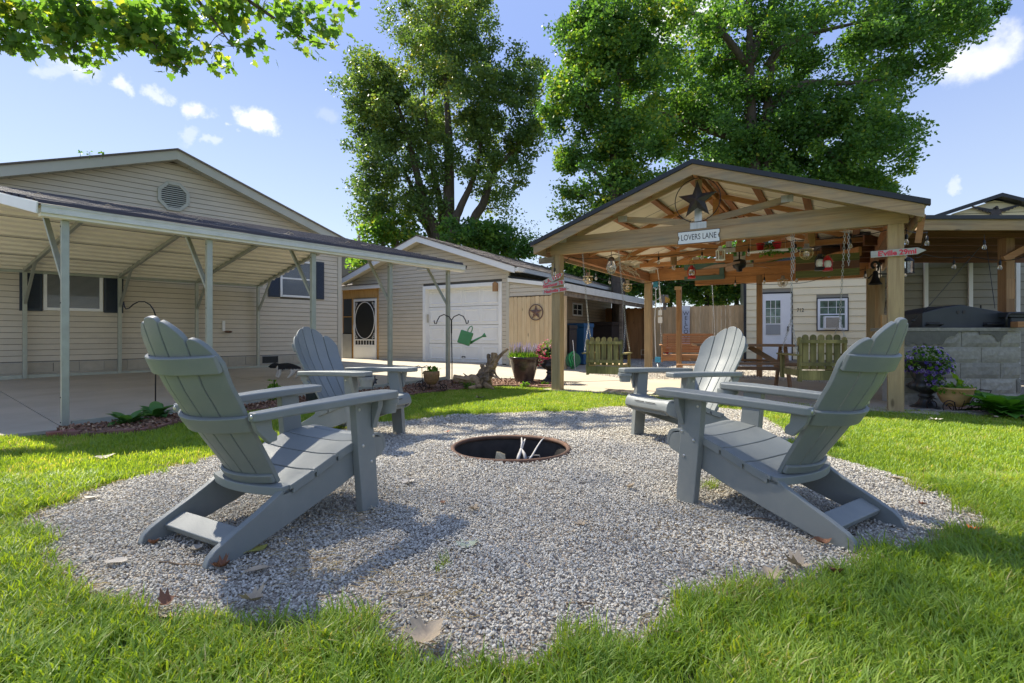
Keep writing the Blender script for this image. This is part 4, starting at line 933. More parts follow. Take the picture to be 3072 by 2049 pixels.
for k, y in enumerate((-.035, 1.2, 2.42, 3.64, 4.82)):
    mm = m_oldgrey if False else (m_treated if k == 0 else m_orange)
    m1 = surf('x', (1,1,1)) if False else mm
    tr_ = MB().box(-.2, PW+.2, y-.019, y+.019, tz, tz+.085).build('truss_chord', mm, pav)
    for s in (1, -1):
        x1 = AX+s*(HWd-.05)
        MB().beam((AX+s*.01, y, ZA-.050), (x1, y, rz_(x1)-.050), .036, .075).build('truss_rafter', mm, pav)
        MB().beam((AX+s*.12, y+(.001), tz+.10), (AX+s*1.12, y+.001, rz_(AX+s*1.12)-.14), .034, .085).build('truss_web', mm, pav)
        MB().box(AX+s*1.10-.07, AX+s*1.10+.07, y-.025, y-.0205, rz_(AX+s*1.1)-.19, rz_(AX+s*1.1)-.10).build('gusset_plate', m_plate, pav)
        MB().box(AX+s*2.12-.08, AX+s*2.12+.08, y-.025, y-.0205, tz+.0, tz+.09).build('gusset_plate', m_plate, pav)
    MB().box(AX-.045, AX+.045, y-.017, y+.017, tz+.086, ZA-.12).build('king_post', mm, pav)
    MB().box(AX-.11, AX+.11, y-.026, y-.0212, tz-.0, tz+.09).build('gusset_plate', m_plate, pav)
    MB().box(AX-.05, AX+.05, y-.026, y-.0212, tz+.10, tz+.30).build('gusset_plate', m_plate, pav)
for s in (1, -1):
    for d in (.12, .7, 1.3, 1.9, 2.36):
        x = AX+s*d; MB().box(x-.045, x+.045, -.36, PD+.3, rz_(x)-.045+.012, rz_(x)-.005+.012).build('purlin', m_ory, pav)
    # cream soffit side of the metal roof with ribs running down the slope
    n = 9
    for i in range(n):
        y0 = -.40+(PD+.75)*i/n; y1 = -.40+(PD+.75)*(i+1)/n; prof = [(y0,0),(y0+.10,0),(y0+.12,.02),(y0+.15,.02),(y0+.17,0),(y1-.02,0),(y1-.01,.015),(y1,.015)]
        vs = []
        for yy, h in prof: vs += [(AX, yy, ZA+.014+h*.5), (AX+s*(HWd+.03), yy, rz_(AX+s*(HWd+.03))+.014+h*.5)]
        MB().add(vs, [(2*q, 2*q+1, 2*q+3, 2*q+2) for q in range(len(prof)-1)]).build('soffit_sheet', m_roofwhite, pav)
        vs = []
        for yy, h in prof: vs += [(AX, yy, ZA+.035+h), (AX+s*(HWd+.03), yy, rz_(AX+s*(HWd+.03))+.035+h)]
        MB().add(vs, [(2*q, 2*q+1, 2*q+3, 2*q+2) for q in range(len(prof)-1)]).build('roof_panel', m_blackroof, pav)
    x1 = AX+s*HWd; q = [(0,1,2,3),(4,7,6,5),(0,4,5,1),(1,5,6,2),(2,6,7,3),(3,7,4,0)]
    if s < 0: q = [f[::-1] for f in q]
    def rk(y0, y1, za, zb, mat, nm, xx=x1):
        d = ZA-rz_(xx); return MB().add([(AX,y0,za),(xx,y0,za-d),(xx,y0,zb-d),(AX,y0,zb),(AX,y1,za),(xx,y1,za-d),(xx,y1,zb-d),(AX,y1,zb)], q).build(nm, mat, pav)
    rk(-.405, -.37, ZA-.135, ZA+.005, m_treated if s > 0 else m_treated, 'rake_board')
    rk(-.43, -.35, ZA+.008, ZA+.07, m_blackroof, 'roof_edge_trim', AX+s*(HWd+.05))
    MB().box(min(x1, x1-s*.035), max(x1, x1-s*.035), -.365, PD+.35, rz_(x1)-.13, rz_(x1)+.005).build('eave_board', m_treated, pav)
MB().beam((PW+.24,-.10,2.30),(PW+.20,-.08,1.98), .03, .06, up=(1,0,0)).build('hanging_board', m_orange, pav)
MB().box(AX-.02, AX+.02, -.38, PD, ZA-.12, ZA-.03).build('ridge_board', m_orange, pav)

def pvm(x, y, z, extra=0): return Matrix.Translation(pv(x, y, z)) @ Matrix.Rotation(PR+extra, 4, 'Z')
def pvx(px, y):
    c, s = math.cos(PR), math.sin(PR); k = (px-HX)/FP; ax = PV.x-y*s; ay = PV.y+y*c; return (k*ay-ax)/(c-k*s)
def pvz(px, py, y): p = pv(pvx(px, y), y); return EYE-(py-HY)/FP*p.y
star_obj('barn_star', 'large dark rusty star in a thin wire ring hanging under the pavilion peak', 'star', pvm(pvx(2092, -.2), -.2, pvz(2092, 600, -.2)), .27, .30, .006, m_star, m_black, .07)
# LOVERS LANE sign
sx_, sz_ = pvx(2095, -.09), pvz(2095, 710, -.09)
sg = thing('street_sign', 'white LOVERS LANE street sign with black lettering on the front beam', 'sign', pv(sx_, -.075, sz_), PR)
def scallop(w, h):
    return [(-w,-h),(w,-h),(w,-h*.45),(w-.012,-h*.3),(w-.012,h*.3),(w,h*.45),(w,h),(-w,h),(-w,h*.45),(-w+.012,h*.3),(-w+.012,-h*.3),(-w,-h*.45)]
MB().prism(scallop(.283,.089), 'y', -.008, 0).build('border', m_black, sg); MB().prism(scallop(.276,.082), 'y', -.011, -.0085).build('plate', m_white, sg)
text_obj('lettering', 'LOVERS LANE', .115, m_ink, sg, (0, -.0115, .0), (rad(90), 0, 0), .66, space=1.02)
for s in (1, -1): MB().ball((s*.262,-.012,0), .006).build('screw', m_black, sg)
# arrow boards
def arrow(name, label, L, h, txt, ts, loc, rz, tilt, back=0, mat=None, sxx=1.0):
    e = bpy.data.objects.new(name, None); COL.objects.link(e); e.matrix_world = Matrix.Translation(loc) @ Matrix.Rotation(rz, 4, 'Z') @ Matrix.Rotation(tilt, 4, 'Y'); OFF[e.name] = Vector((0,0,0)); tag(e, label, 'sign', 'arrow boards nailed to the pavilion posts')
    if back: pts = [(-L/2+.06,-h/2),(L/2,-h/2),(L/2,h/2),(-L/2+.06,h/2),(-L/2,0)]
    else: pts = [(-L/2,-h/2),(L/2-.08,-h/2),(L/2,0),(L/2-.08,h/2),(-L/2,h/2)]
    MB().prism(pts, 'y', -.012, 0).build('board', mat or m_greyboard, e, bevel=.002)
    text_obj('lettering', txt, ts, m_redpaint, e, (-.01, -.0125, -.003), (rad(90), 0, 0), sxx, depth=.0008, fat=ts*.035)
    return e
ap_ = lambda px, py: pv(pvx(px, -.10), -.10, pvz(px, py, -.10))
arrow('arrow_sign', 'tilted top arrow board with red painted L.A. mileage on left pavilion post', .40, .085, 'L.A. 1759', .085, ap_(1660, 836), PR, rad(-22), mat=m_greyboard)
arrow('arrow_sign', 'middle arrow board with red lettering pointing left on left pavilion post', .40, .075, 'Seymour 78', .075, ap_(1661, 853), PR, rad(-9), back=1)
arrow('arrow_sign', 'lowest arrow board with red lettering pointing right on left pavilion post', .47, .075, 'Nashville 28m', .07, ap_(1668, 871), PR, rad(-5))
arrow('arrow_sign', "grey arrow board reading E'ville 29mi in red on right pavilion post", .52, .078, "E'ville 29mi", .080, pv(pvx(2700,-.10)-.02, -.10, pvz(2700, 757, -.10)), PR, rad(-1))
MB().box(-.30,-.02, -.10, -.05, 2.10, 2.19).build('bracket_board', m_oldwood, pav); 

# swing chairs
def swing_chair(label, loc, rz):
    t = thing('swing_chair', label, 'swing', loc, rz, 'wooden single swings hung from the pavilion beam')
    for i in range(5):      # slatted back, rounded tops; the back faces the camera
        x0 = -.235+.096*i; x1 = x0+.074; n = 8; top = [( (x0+x1)/2+.037*math.cos(PI*k/n), .565+.037*math.sin(PI*k/n)) for k in range(n+1)]
        MB().prism([(x0,.16),(x1,.16)]+top, 'y', -.012, .010).build('back_slat', m_green, t)
    for x in (-.285, .255): MB().prism([(x,0),(x+.036,0),(x+.036,.55),(x+.018,.575),(x,.55)], 'y', -.035, .03).build('back_post', m_green, t, bevel=.003)
    for z, h in ((.49,.045),(.20,.045)): MB().box(-.285, .291, -.045, -.014, z, z+h).build('back_rail', m_green, t)
    MB().box(-.27,.275,-.03,.0,.02,.145).build('rear_apron', m_green, t)
    for i in range(4): MB().box(-.27, .275, .04+.105*i, .13+.105*i, .15, .17).build('seat_slat', m_gate, t)
    for s in (-1, 1):
        MB().box(s*.30-.05, s*.30+.04, -.06, .52, .33, .352).build('armrest', m_green, t, bevel=.003); MB().box(s*.30-.02, s*.30+.02, .42, .48, .02, .33).build('arm_post', m_green, t)
        MB().box(s*.28-.015, s*.28+.015, -.02, .48, .07, .15).build('seat_rail', m_green, t)
    return t
def chain(name, label, pts, r=.007, link=.036, group=None):
    mb = MB(); pts = [Vector(p) for p in pts]
    for a, b in zip(pts, pts[1:]):
        L = (b-a).length; n = max(1, int(L/link)); d = (b-a)/L; x = d.orthogonal().normalized(); y = d.cross(x)
        for i in range(n):
            c = a+d*(L*(i+.5)/n); u = x if i % 2 else y; hl = link*.62; hw_ = r*1.7
            ring = [c+d*hl*math.cos(t)+u*hw_*math.sin(t) for t in np.linspace(0, 2*PI, 9)[:-1]]
            mb.tube(ring, r*.42, 4, closed=True)
    o = mb.build(name, m_chain, smooth=True); return tag(o, label, 'chain', group)
sL = pv(.76, .12, .29); sw1 = swing_chair('weathered green wooden swing seen from behind at the left pavilion post', sL, PR+rad(8))
sR = pv(3.70, .12, .33); sw2 = swing_chair('mossy green slatted swing hanging near the right pavilion post', sR, PR+rad(26))
for c in kids(sw2): pass
for s_, lab in ((sw1, 'left swing'), (sw2, 'right swing')):
    for s in (-1, 1):
        loc = s_.location; a = s_.rotation_euler.z; f = lambda x, y, z: loc+Vector((x*math.cos(a)-y*math.sin(a), x*math.sin(a)+y*math.cos(a), z))
        J = f(s*.30, .16, .80); tp = Vector((J.x, J.y, BZ)); tp = pv(.455 if (lab[0] == 'l' and s < 0) else 1.05 if lab[0] == 'l' else 3.376 if s < 0 else 3.95, -.03, BZ)
        chain('swing_chain', 'steel chain holding the %s side of the %s' % ('left' if s < 0 else 'right', lab), [tp, J], group='chains of the swings')
        chain('swing_chain', 'short lower chain pair at the %s arm of the %s' % ('left' if s < 0 else 'right', lab), [f(s*.31,-.05,.35), J, f(s*.31,.46,.35)], group='chains of the swings')
for px, py0, py1 in ((2381, 700, 820), (2546, 690, 797)):
    q = pv(pvx(px, -.02), -.02, 0); chain('spare_chain', 'loose spare chain end hanging beside the %s chain hook' % ('left' if px < 2400 else 'right'), [Vector((q.x, q.y, pvz(px, py0, -.02))), Vector((q.x, q.y, pvz(px, py1, -.02)))])

# red-brown bench swing at the back and its stool, hung from the 4x4 post frame
bs = thing('bench_swing', 'red-brown slatted bench swing in front of the cedar fence', 'bench swing', P(2068, 1083, 12.9)-Vector((0,0,.0)), rad(-14)); bs.location.z = .30
for i in range(8):
    z = .18+.058*i; top = .045 if i < 7 else .07; MB().box(-.62,.62,.30+.02*i,.32+.02*i,z,z+top).build('back_slat', m_redwood, bs)
for i in range(5): MB().box(-.66,.66,-.22+.10*i,-.13+.10*i,.10+.004*abs(i-2),.125+.004*abs(i-2)).build('seat_slat', m_redwood, bs)
MB().box(-.66,.66,-.24,-.225,-.02,.10).build('front_apron', m_redwood, bs)
for s in (-1,1):
    MB().box(s*.68-.03,s*.68+.03,-.28,.36,.36,.385).build('armrest', m_redwood, bs, bevel=.004); MB().box(s*.66-.02,s*.66+.02,-.24,-.18,-.05,.36).build('arm_post', m_redwood, bs)
sl_ = thing('low_stool', 'low red-brown wooden stool in front of the bench swing', 'stool', (P(2088,1108,11.9).x, 11.9, 0), rad(-14))
MB().box(-.42,.42,-.14,.14,.22,.25).build('top', m_redwood, sl_, bevel=.004)
for s in (-1,1): MB().box(s*.33-.03,s*.33+.03,-.12,.12,0.0,.22).build('leg', m_redwood, sl_)
f4 = thing('swing_post', 'square brown post with pale cap beside the bench swing', 'post', (P(2037, HY, 12.6).x, 12.6, 0), PR)
MB().box(-.055,.055,-.055,.055,0,2.1).build('shaft', m_orange_z, f4, bevel=.004); MB().box(-.09,.06,-.07,-.056,2.02,2.10).build('cap_block', m_gate, f4)
bloc = bs.location
for s in (-1,1):
    c = bloc+Vector((s*.66,-.05*s,0)); chain('bench_chain', 'chain on the %s side of the red-brown bench swing' % ('left' if s < 0 else 'right'), [c+Vector((0,.1,.40)), c+Vector((0,.15,.95)), c+Vector((0,.3,2.0))], group='chains of the bench swing')

# A-frame picnic table
pt = thing('picnic_table', 'brown wooden picnic table with A-frame legs under the pavilion', 'picnic table', (P(2372, HY, 8.55).x-.02, 8.55, .036), rad(-12))
for i in range(4): MB().box(-1.5,.05,-.34+.17*i,-.18+.17*i,.70,.735).build('top_plank', m_table, pt, bevel=.003)
for y in (-.62,.50): MB().box(-1.5,.03,y,y+.13,.42,.455).build('bench_plank', m_table, pt, bevel=.003)
for x in (-.10,-1.3):
    for s in (-1,1): MB().beam((x,s*.12,.70),(x,s*.40,.0), .085, .038, up=(1,0,0)).build('leg', m_table, pt)
    MB().box(x+.024,x+.062,-.62,.63,.33,.42).build('cross_rail', m_table, pt)
MB().beam((-.12,.0,.38),(-.62,.0,.69), .04, .08).build('brace', m_table, pt)
MB().box(-1.3,-.1,-.02,.02,.30,.36).build('stretcher', m_table, pt)

# ------------------------------------------------------------------ things hung in the pavilion
def bulbs(name, label, pts, drops, sag=.0):
    """pts: world points of the cable; drops: (pixel x, pixel y of bulb, depth)"""
    t = thing(name, label, 'string lights', pts[0]); o = Vector(pts[0])
    path = []
    for a, b in zip(pts, pts[1:]):
        a, b = Vector(a), Vector(b)
        for i in range(8): u = i/8; p = a.lerp(b, u); p.z -= sag*4*u*(1-u); path.append(p-o)
    path.append(Vector(pts[-1])-o)
    MB().tube(path, .0055, 5).build('cable', m_black, t, smooth=True)
    for px, py, Y in drops:
        p = P(px, py, Y)-o; bl = MB().lathe([(.0,-.035),(.018,-.028),(.026,-.010),(.024,.010),(.014,.03),(.012,.04)], 10, p).build('bulb', m_clear, t, smooth=True)
        MB().lathe([(.014,.035),(.016,.04),(.016,.085),(.006,.10)], 8, p).build('socket', m_black, bl, smooth=True)
        MB().ball(p, .008, 6, 4, sq=(.5,.5,2.4)).build('filament', m_brass, bl)
        MB().tube([p+Vector((0,0,.09)), p+Vector((0,0,.17))], .004, 4).build('lead', m_black, bl)
def pvw(px, py, y): return pv(pvx(px, y), y, pvz(px, py, y))
bulbs('string_lights', 'black string lights with clear bulbs under the front of the pavilion', [pvw(1676,795,.1), pvw(1710,770,.15), pvw(1770,775,.3), pvw(1840,763,.6), pvw(1976,770,1.0), pvw(2110,745,1.2), pvw(2245,735,1.0), pvw(2380,722,.8), pvw(2556,705,.5), pvw(2660,690,.2), pvw(2716,690,.0)],
      [(1664,822,8.3),(1976,787,8.6),(2106,773,8.6),(2246,763,8.2),(2387,752,7.5),(2551,739,6.9),(2719,727,6.1)], .02)
bulbs('string_lights', 'black string lights with clear bulbs along the rear beam of the pavilion', [pvw(1740,830,3), pvw(1789,830,3.4), pvw(1830,840,3.8), pvw(1900,850,4.6), pvw(1975,842,4.7), pvw(2100,850,4.75), pvw(2206,848,4.75), pvw(2392,850,4.4), pvw(2485,826,4.2), pvw(2597,806,4.0)],
      [(1788,836,10.5),(1829,848,10.9),(1871,852,11.5),(2206,854,10.7),(2293,846,10.1),(2390,842,9.6),(2487,828,9.2),(2596,829,8.8)], .03)
bulbs('string_lights', 'black string lights with clear bulbs along the porch over the grill', [pvw(2716,690,.0), P(2782,697,6.7), P(2745,772,6.9), P(2770,762,7.2), P(2862,772,7.4), P(2905,765,7.4), P(3000,780,7.4), P(3072,770,7.2)],
      [(2781,730,6.8),(2953,742,7.0),(2735,803,6.9),(2862,801,7.4),(3000,803,7.2),(2713,826,6.6),(2714,768,6.4)], .02)

def cage_lamp(label, p, r=.085, hook=.1, metal=None, cap=.05):
    metal = metal or m_brass; t = thing('cage_lamp', label, 'lamp', p, 0)
    mb = MB()
    for k in range(8):
        a = 2*PI*k/8; mb.tube([(r*math.sin(th)*math.cos(a), r*math.sin(th)*math.sin(a), -r*math.cos(th)) for th in np.linspace(0.05, PI*.80, 9)], .003, 4)
    for th in (PI*.3, PI*.5, PI*.7): mb.tube([(r*math.sin(th)*math.cos(a), r*math.sin(th)*math.sin(a), -r*math.cos(th)) for a in np.linspace(0, 2*PI, 17)[:-1]], .003, 4, closed=True)
    mb.build('cage', metal, t, smooth=True)
    MB().lathe([(r*1.12,r*.62),(r*1.1,r*.70),(r*.42,r*.85),(r*.40,r*1.5),(.0,r*1.55)], 16).build('shade', m_bolt if metal is m_brass else metal, t, smooth=True)
    MB().ball((0,0,-r*.1), r*.42, 10, 8, sq=(1,1,1.25)).build('bulb', m_clear, t, smooth=True)
    MB().tube([(-r*.4,0,r*1.1),(-r*.35,0,r*2),(0,0,r*2.3),(r*.35,0,r*2),(r*.4,0,r*1.1)], .005, 5).tube([(0,0,r*2.3),(0,0,r*2.3+hook)], .003, 4).build('hanger', m_copper, t)
    return t
cage_lamp('large brass wire cage lamp hanging from the front beam near the right swing', P(2419,760,6.75), .082)
cage_lamp('small round brass cage lamp hanging in front of the cream cabin', P(2348,848,9.6), .085, hook=.16)
cage_lamp('pale cage lamp hanging left of the left swing chain', P(1764,838,9.4), .085, hook=.2)
cage_lamp('pale cage lamp hanging right of the vines by the left swing', P(1882,862,9.6), .085, hook=.2)
jl_ = thing('jar_lamp', 'ribbed clear glass jar lamp hanging at the left under the front beam', 'lamp', P(1834,803,8.2))
MB().lathe([(.0,-.10),(.04,-.085),(.068,-.03),(.074,.02),(.055,.07),(.045,.10)], 16).build('jar', m_clear, jl_, smooth=True); MB().lathe([(.05,.10),(.05,.14),(.03,.17),(0,.18)], 14).build('cap', m_rust, jl_, smooth=True)
mb = MB()
for k in range(8): a = 2*PI*k/8; mb.tube([(q*1.04*math.cos(a), q*1.04*math.sin(a), z) for q, z in ((.01,-.105),(.045,-.085),(.071,-.03),(.077,.02),(.058,.07),(.05,.10))], .003, 4)
mb.build('wire_ribs', m_bolt, jl_); MB().ball((0,0,0), .028).build('bulb', m_clear, jl_); MB().tube([(0,0,.18),(0,0,.30)], .004, 4).build('hanger', m_black, jl_)
bx_ = thing('wooden_box_lamp', 'small orange wooden box with a glass bulb cover on a rafter', 'lamp', P(2021,795,9.0))
MB().box(-.045,.045,-.04,.04,0,.14).build('box', m_orange_z, bx_, bevel=.003); MB().lathe([(.0,-.09),(.03,-.085),(.034,-.05),(.03,0)], 12).build('glass_cover', m_clear, bx_, smooth=True)
b2 = thing('wooden_box_lamp', 'orange wooden box bracket beside the big cage lamp', 'lamp', P(2430,726,7.1)); MB().box(-.05,.05,-.04,.04,-.06,.12).build('box', m_orange_z, b2, bevel=.003)
def lantern(label, p, s, body, glass=None, name='lantern'):
    t = thing(name, label, 'lantern', p)
    MB().lathe([(0,-.10*s),(.062*s,-.10*s),(.066*s,-.085*s),(.055*s,-.06*s),(.045*s,-.055*s),(0,-.055*s)], 14).build('base', body, t, smooth=True)
    MB().lathe([(.035*s,-.055*s),(.048*s,-.02*s),(.040*s,.03*s),(.028*s,.045*s)], 12).build('glass', glass or m_clear, t, smooth=True)
    MB().lathe([(.050*s,.040*s),(.045*s,.06*s),(.028*s,.075*s),(.028*s,.10*s),(.035*s,.105*s),(.0,.12*s)], 14).build('top', body, t, smooth=True)
    mb = MB()
    for sx in (-1,1): mb.tube([(sx*.05*s,0,-.07*s),(sx*.062*s,0,-.02*s),(sx*.062*s,0,.04*s),(sx*.04*s,0,.085*s)], .007*s, 5)
    mb.build('side_tube', body, t); MB().tube([(.05*s*math.cos(a),0,.10*s+.09*s*math.sin(a)) for a in np.linspace(0,PI,9)], .003, 4).build('handle', m_black, t)
    return t
lantern('black barn lantern in front of the mossy board', P(2460,788,7.6), 1.15, plain('black_enamel', (.015,.015,.018), .35), m_white)
lantern('red barn lantern beside the black one in front of the mossy board', P(2483,791,7.55), 1.05, m_red, m_white)
lantern('small red lantern hanging in front of the teal board', P(2075,817,10.6), 1.25, m_red)
wl_ = thing('candle_lantern', 'white square candle lantern hanging from the middle rafter', 'lantern', P(2161,762,8.0))
mb = MB()
for sx in (-1,1):
    for sy in (-1,1): mb.box(sx*.045-.006,sx*.045+.006,sy*.045-.006,sy*.045+.006,-.09,.05)
mb.box(-.055,.055,-.055,.055,-.10,-.085).box(-.055,.055,-.055,.055,.05,.06).build('frame', m_white, wl_)
MB().lathe([(.058,.06),(.03,.10),(.028,.12),(.0,.125)], 4).build('roof', m_white, wl_); MB().box(-.042,.042,-.042,.042,-.084,.049).build('pane', m_clear, wl_); MB().lathe([(0,-.084),(.02,-.084),(.02,-.03),(0,-.03)], 10).build('candle', m_white, wl_)
MB().tube([(0,0,.125),(0,0,.2)], .003, 4).build('hanger', m_black, wl_)
hl = thing('hanging_lantern', 'dark metal lantern with glass behind the right pavilion post', 'lantern', P(2722,800,6.6))
MB().box(-.05,.06,-.05,.05,-.09,-.08).box(-.045,-.035,-.045,-.035,-.08,.07).box(.045,.055,-.045,-.035,-.08,.07).box(.045,.055,.035,.045,-.08,.07).build('frame', m_black, hl); MB().lathe([(.075,.07),(.04,.11),(.0,.13)], 8).build('roof', m_black, hl); MB().box(-.034,.044,-.034,.034,-.079,.069).build('pane', m_clear, hl)
# ceiling fan with leaf blades and a straw hat like basket
fan = thing('ceiling_fan', 'dark ceiling fan with woven leaf-shaped blades under the pavilion', 'ceiling fan', pv(pvx(2218,2.5), 2.5, 2.17))
MB().lathe([(0,.32),(.05,.32),(.05,.26),(.012,.25),(.012,.12),(.10,.10),(.12,.03),(.10,-.03),(.05,-.06),(.05,-.10),(.0,-.11)], 18).build('motor', m_black, fan, smooth=True)
m_leafbl = surf('woven_leaf_blade', (.30,.19,.12), .8, .25, 20, bmp=.003)
for k in range(5):
    a = 2*PI*k/5+.25; n = 8; u = Vector((math.cos(a), math.sin(a), 0)); w_ = Vector((-u.y, u.x, .22)).normalized(); vs = []
    for i in range(n+1):
        q = i/n; c = u*(.14+.52*q)+Vector((0,0,.02-.05*q*q)); hw_ = .105*math.sin(PI*min(1, q*.9+.12))**.8
        vs += [c-w_*hw_, c+Vector((0,0,.006)), c+w_*hw_]
    MB().add(vs, [(3*i+j, 3*i+3+j, 3*i+4+j, 3*i+1+j) for i in range(n) for j in range(2)]).build('blade', m_leafbl, fan)
# wall boards on the rear beam
tb = thing('teal_board', 'teal framed pallet board on the rear beam of the pavilion', 'board', pv(pvx(2113,4.78), 4.78, pvz(2113,818,4.78)), PR)
for z, h in ((-.17,.10),(.08,.12)): MB().box(-.44,.44,-.03,-.005,z,z+h).build('plank', m_teal, tb)
MB().box(-.42,.33,-.022,-.004,-.06,.07).build('plank', m_redwood, tb); MB().box(.33,.43,-.04,-.031,-.16,.19).build('upright', m_teal, tb)
mbd = thing('moss_board', 'dark moss-green plank board behind the black and red lanterns', 'board', pv(pvx(2480,1.75), 1.75, pvz(2480,797,1.75)), PR)
for z, m_ in ((-.17, m_mossbd), (-.055, m_darkjoist), (.06, m_mossbd)): MB().box(-.42,.42,-.012,.012,z,z+.108).build('plank', m_, mbd)
# shelf with red pots and hanging plant
shf = thing('hanging_shelf', 'white shelf hung under the roof with flower pots on it', 'shelf', pv(pvx(2305,1.6), 1.6, pvz(2305,752,1.6)), PR)
MB().box(-.30,.28,-.10,.10,-.012,.0).build('board', m_white, shf)
mb = MB()
for s in (-.26,.24): mb.tube([(s,0,0),(s,0,.30)], .003, 4)
mb.build('cord', m_rope, shf)
for px, lb_ in ((2281, 'left'), (2331, 'right')):
    q = pv(pvx(px,1.6), 1.6, shf.location.z+.001); t = thing('flower_pot', 'small red plastic pot on the %s end of the hung shelf' % lb_, 'pot', q, 0, 'red pots on the hung shelf')
    MB().lathe([(0,0),(.045,0),(.062,.10),(.068,.10),(.068,.125),(.058,.125),(.058,.11),(0,.11)], 14).build('pot', m_red if lb_ == 'left' else m_redpaint, t, smooth=True)
def foliage(name, mat, c, rx, ry, rz_, n, size, parent=None, jitter=.3, seed=1, flat=.0, tint=(0,1), droop=0, M=None):
    g = np.random.default_rng(seed); d = g.normal(size=(n,3)); d /= np.linalg.norm(d, axis=1)[:,None]; r = g.uniform(.25,1,n)**.5
    p = d*r[:,None]*np.array([rx,ry,rz_])+np.array(c); p[:,2] -= droop*(d[:,0]**2+d[:,1]**2)*r**2
    return leafmesh(name, mat, p, size, g, parent, tint=g.uniform(tint[0], tint[1], n), flat=flat)
def leafmesh(name, mat, p, size, g, parent=None, tint=None, flat=0., shape='quad', dirs=None):
    n = len(p); sz = size*g.uniform(.65,1.3,n)
    a = g.normal(size=(n,3)); a[:,2] *= (1-flat); a /= np.linalg.norm(a, axis=1)[:,None]
    if dirs is not None: a = a*.6+dirs; a /= np.linalg.norm(a, axis=1)[:,None]
    b = g.normal(size=(n,3)); b -= a*(a*b).sum(1)[:,None]; b /= np.linalg.norm(b, axis=1)[:,None]; nn = np.cross(a, b)
    if shape == 'quad': T = [(0,0,0),(.5,.32,.06),(1,0,0),(.5,-.32,.06)]; F = [(0,1,2,3)]
    elif shape == 'oval': T = [(0,0,0),(.25,.22,.03),(.65,.24,.03),(1,0,-.05),(.65,-.24,.03),(.25,-.22,.03)]; F = [(0,1,2,3),(0,3,4,5)]
    elif shape == 'maple':
        T = [(0,0,0),(.10,.20,.02),(-.02,.46,.0),(.26,.34,.03),(.34,.60,-.03),(.50,.44,0),(.62,.50,-.02),(.60,.22,.03),(.74,.24,0),(1.05,0,-.06),
             (.74,-.24,0),(.60,-.22,.03),(.62,-.50,-.02),(.50,-.44,0),(.34,-.60,-.03),(.26,-.34,.03),(-.02,-.46,.0),(.10,-.20,.02),(.4,0,.03)]
        F = [(18, i, i+1) for i in range(17)]+[(18,17,0)]
    elif shape == 'blade': T = [(0,.05,0),(0,-.05,0),(.6,-.045,.12),(1,0,.02),(.6,.045,.12)]; F = [(0,1,2,4),(4,2,3)]
    T = np.array(T, float); k = len(T)
    V = p[:,None,:]+sz[:,None,None]*(a[:,None,:]*T[None,:,0:1]+b[:,None,:]*T[None,:,1:2]+nn[:,None,:]*T[None,:,2:3])
    V = V.reshape(-1,3)
    me = bpy.data.meshes.new(name); me.vertices.add(len(V)); me.vertices.foreach_set('co', V.astype(np.float32).ravel())
    lt = np.array([len(f) for f in F]); li = np.concatenate([np.array(f) for f in F]); tot = np.tile(lt, n); idx = (li[None,:]+np.arange(n)[:,None]*k).ravel()
    me.loops.add(len(idx)); me.loops.foreach_set('vertex_index', idx.astype(np.int32)); me.polygons.add(len(tot))
    st = np.concatenate([[0], np.cumsum(tot)[:-1]]); me.polygons.foreach_set('loop_start', st.astype(np.int32)); me.update(calc_edges=True)
    if tint is None: tint = g.uniform(0,1,n)
    at = me.attributes.new('tint', 'FLOAT', 'POINT'); at.data.foreach_set('value', np.repeat(tint, k).astype(np.float32))
    me.materials.append(mat); o = bpy.data.objects.new(name, me); COL.objects.link(o)
    OFF[o.name] = Vector((0,0,0))
    if parent is not None: o.parent = parent; o.location = -OFF.get(parent.name, Vector((0,0,0)))
    return o
m_leafgen = leafmat('garden_leaf', [(0, (.035,.10,.012)), (.6, (.07,.17,.02)), (1, (.16,.26,.03))], .35)
hp = thing('hanging_plant', 'trailing green plant on the hung shelf between the red pots', 'plant', shf.location+Vector((.03,-.03,.02)))
foliage('leaves', m_leafgen, (0,0,.03), .17,.12,.09, 160, .05, hp, seed=3, droop=.10)
# bell on its bracket
bell = thing('dinner_bell', 'black cast iron dinner bell with bracket beside the cream cabin corner', 'bell', P(2626,830,8.9), rad(-10))
MB().lathe([(.0,.10),(.03,.10),(.04,.07),(.045,.0),(.07,-.08),(.10,-.12),(.105,-.135),(.09,-.13)], 18).build('bell', m_black, bell, smooth=True)
MB().tube([(-.10,0,-.02),(-.06,0,.03),(.0,0,.05),(.12,0,.045),(.30,0,.04)], .012, 6).ball((-.105,0,-.02), .018).tube(arc((.0,0,.20),.055,-60,250,14), .022, 6).tube([(.04,0,.10),(.07,0,.24),(.10,0,.22)], .014, 5).build('bracket', m_black, bell, smooth=True)
bp = thing('bell_post', 'tall round weathered log post behind the dinner bell', 'post', (P(2640,HY,9.3).x, 9.3, 0)); MB().tube([(0,0,0),(0,0,1.95)], .075, 14).build('log', m_treated_z, bp, smooth=True); MB().box(-.045,.035,-.12,-.08,0,1.28).build('board', m_fence, bp)
MB().beam((.02,-.05,1.3),(.28,-.05,1.95), .04,.06).beam((.25,-.04,1.95),(.0,-.04,1.62), .04, .06).build('brace', m_oldwood, bp)
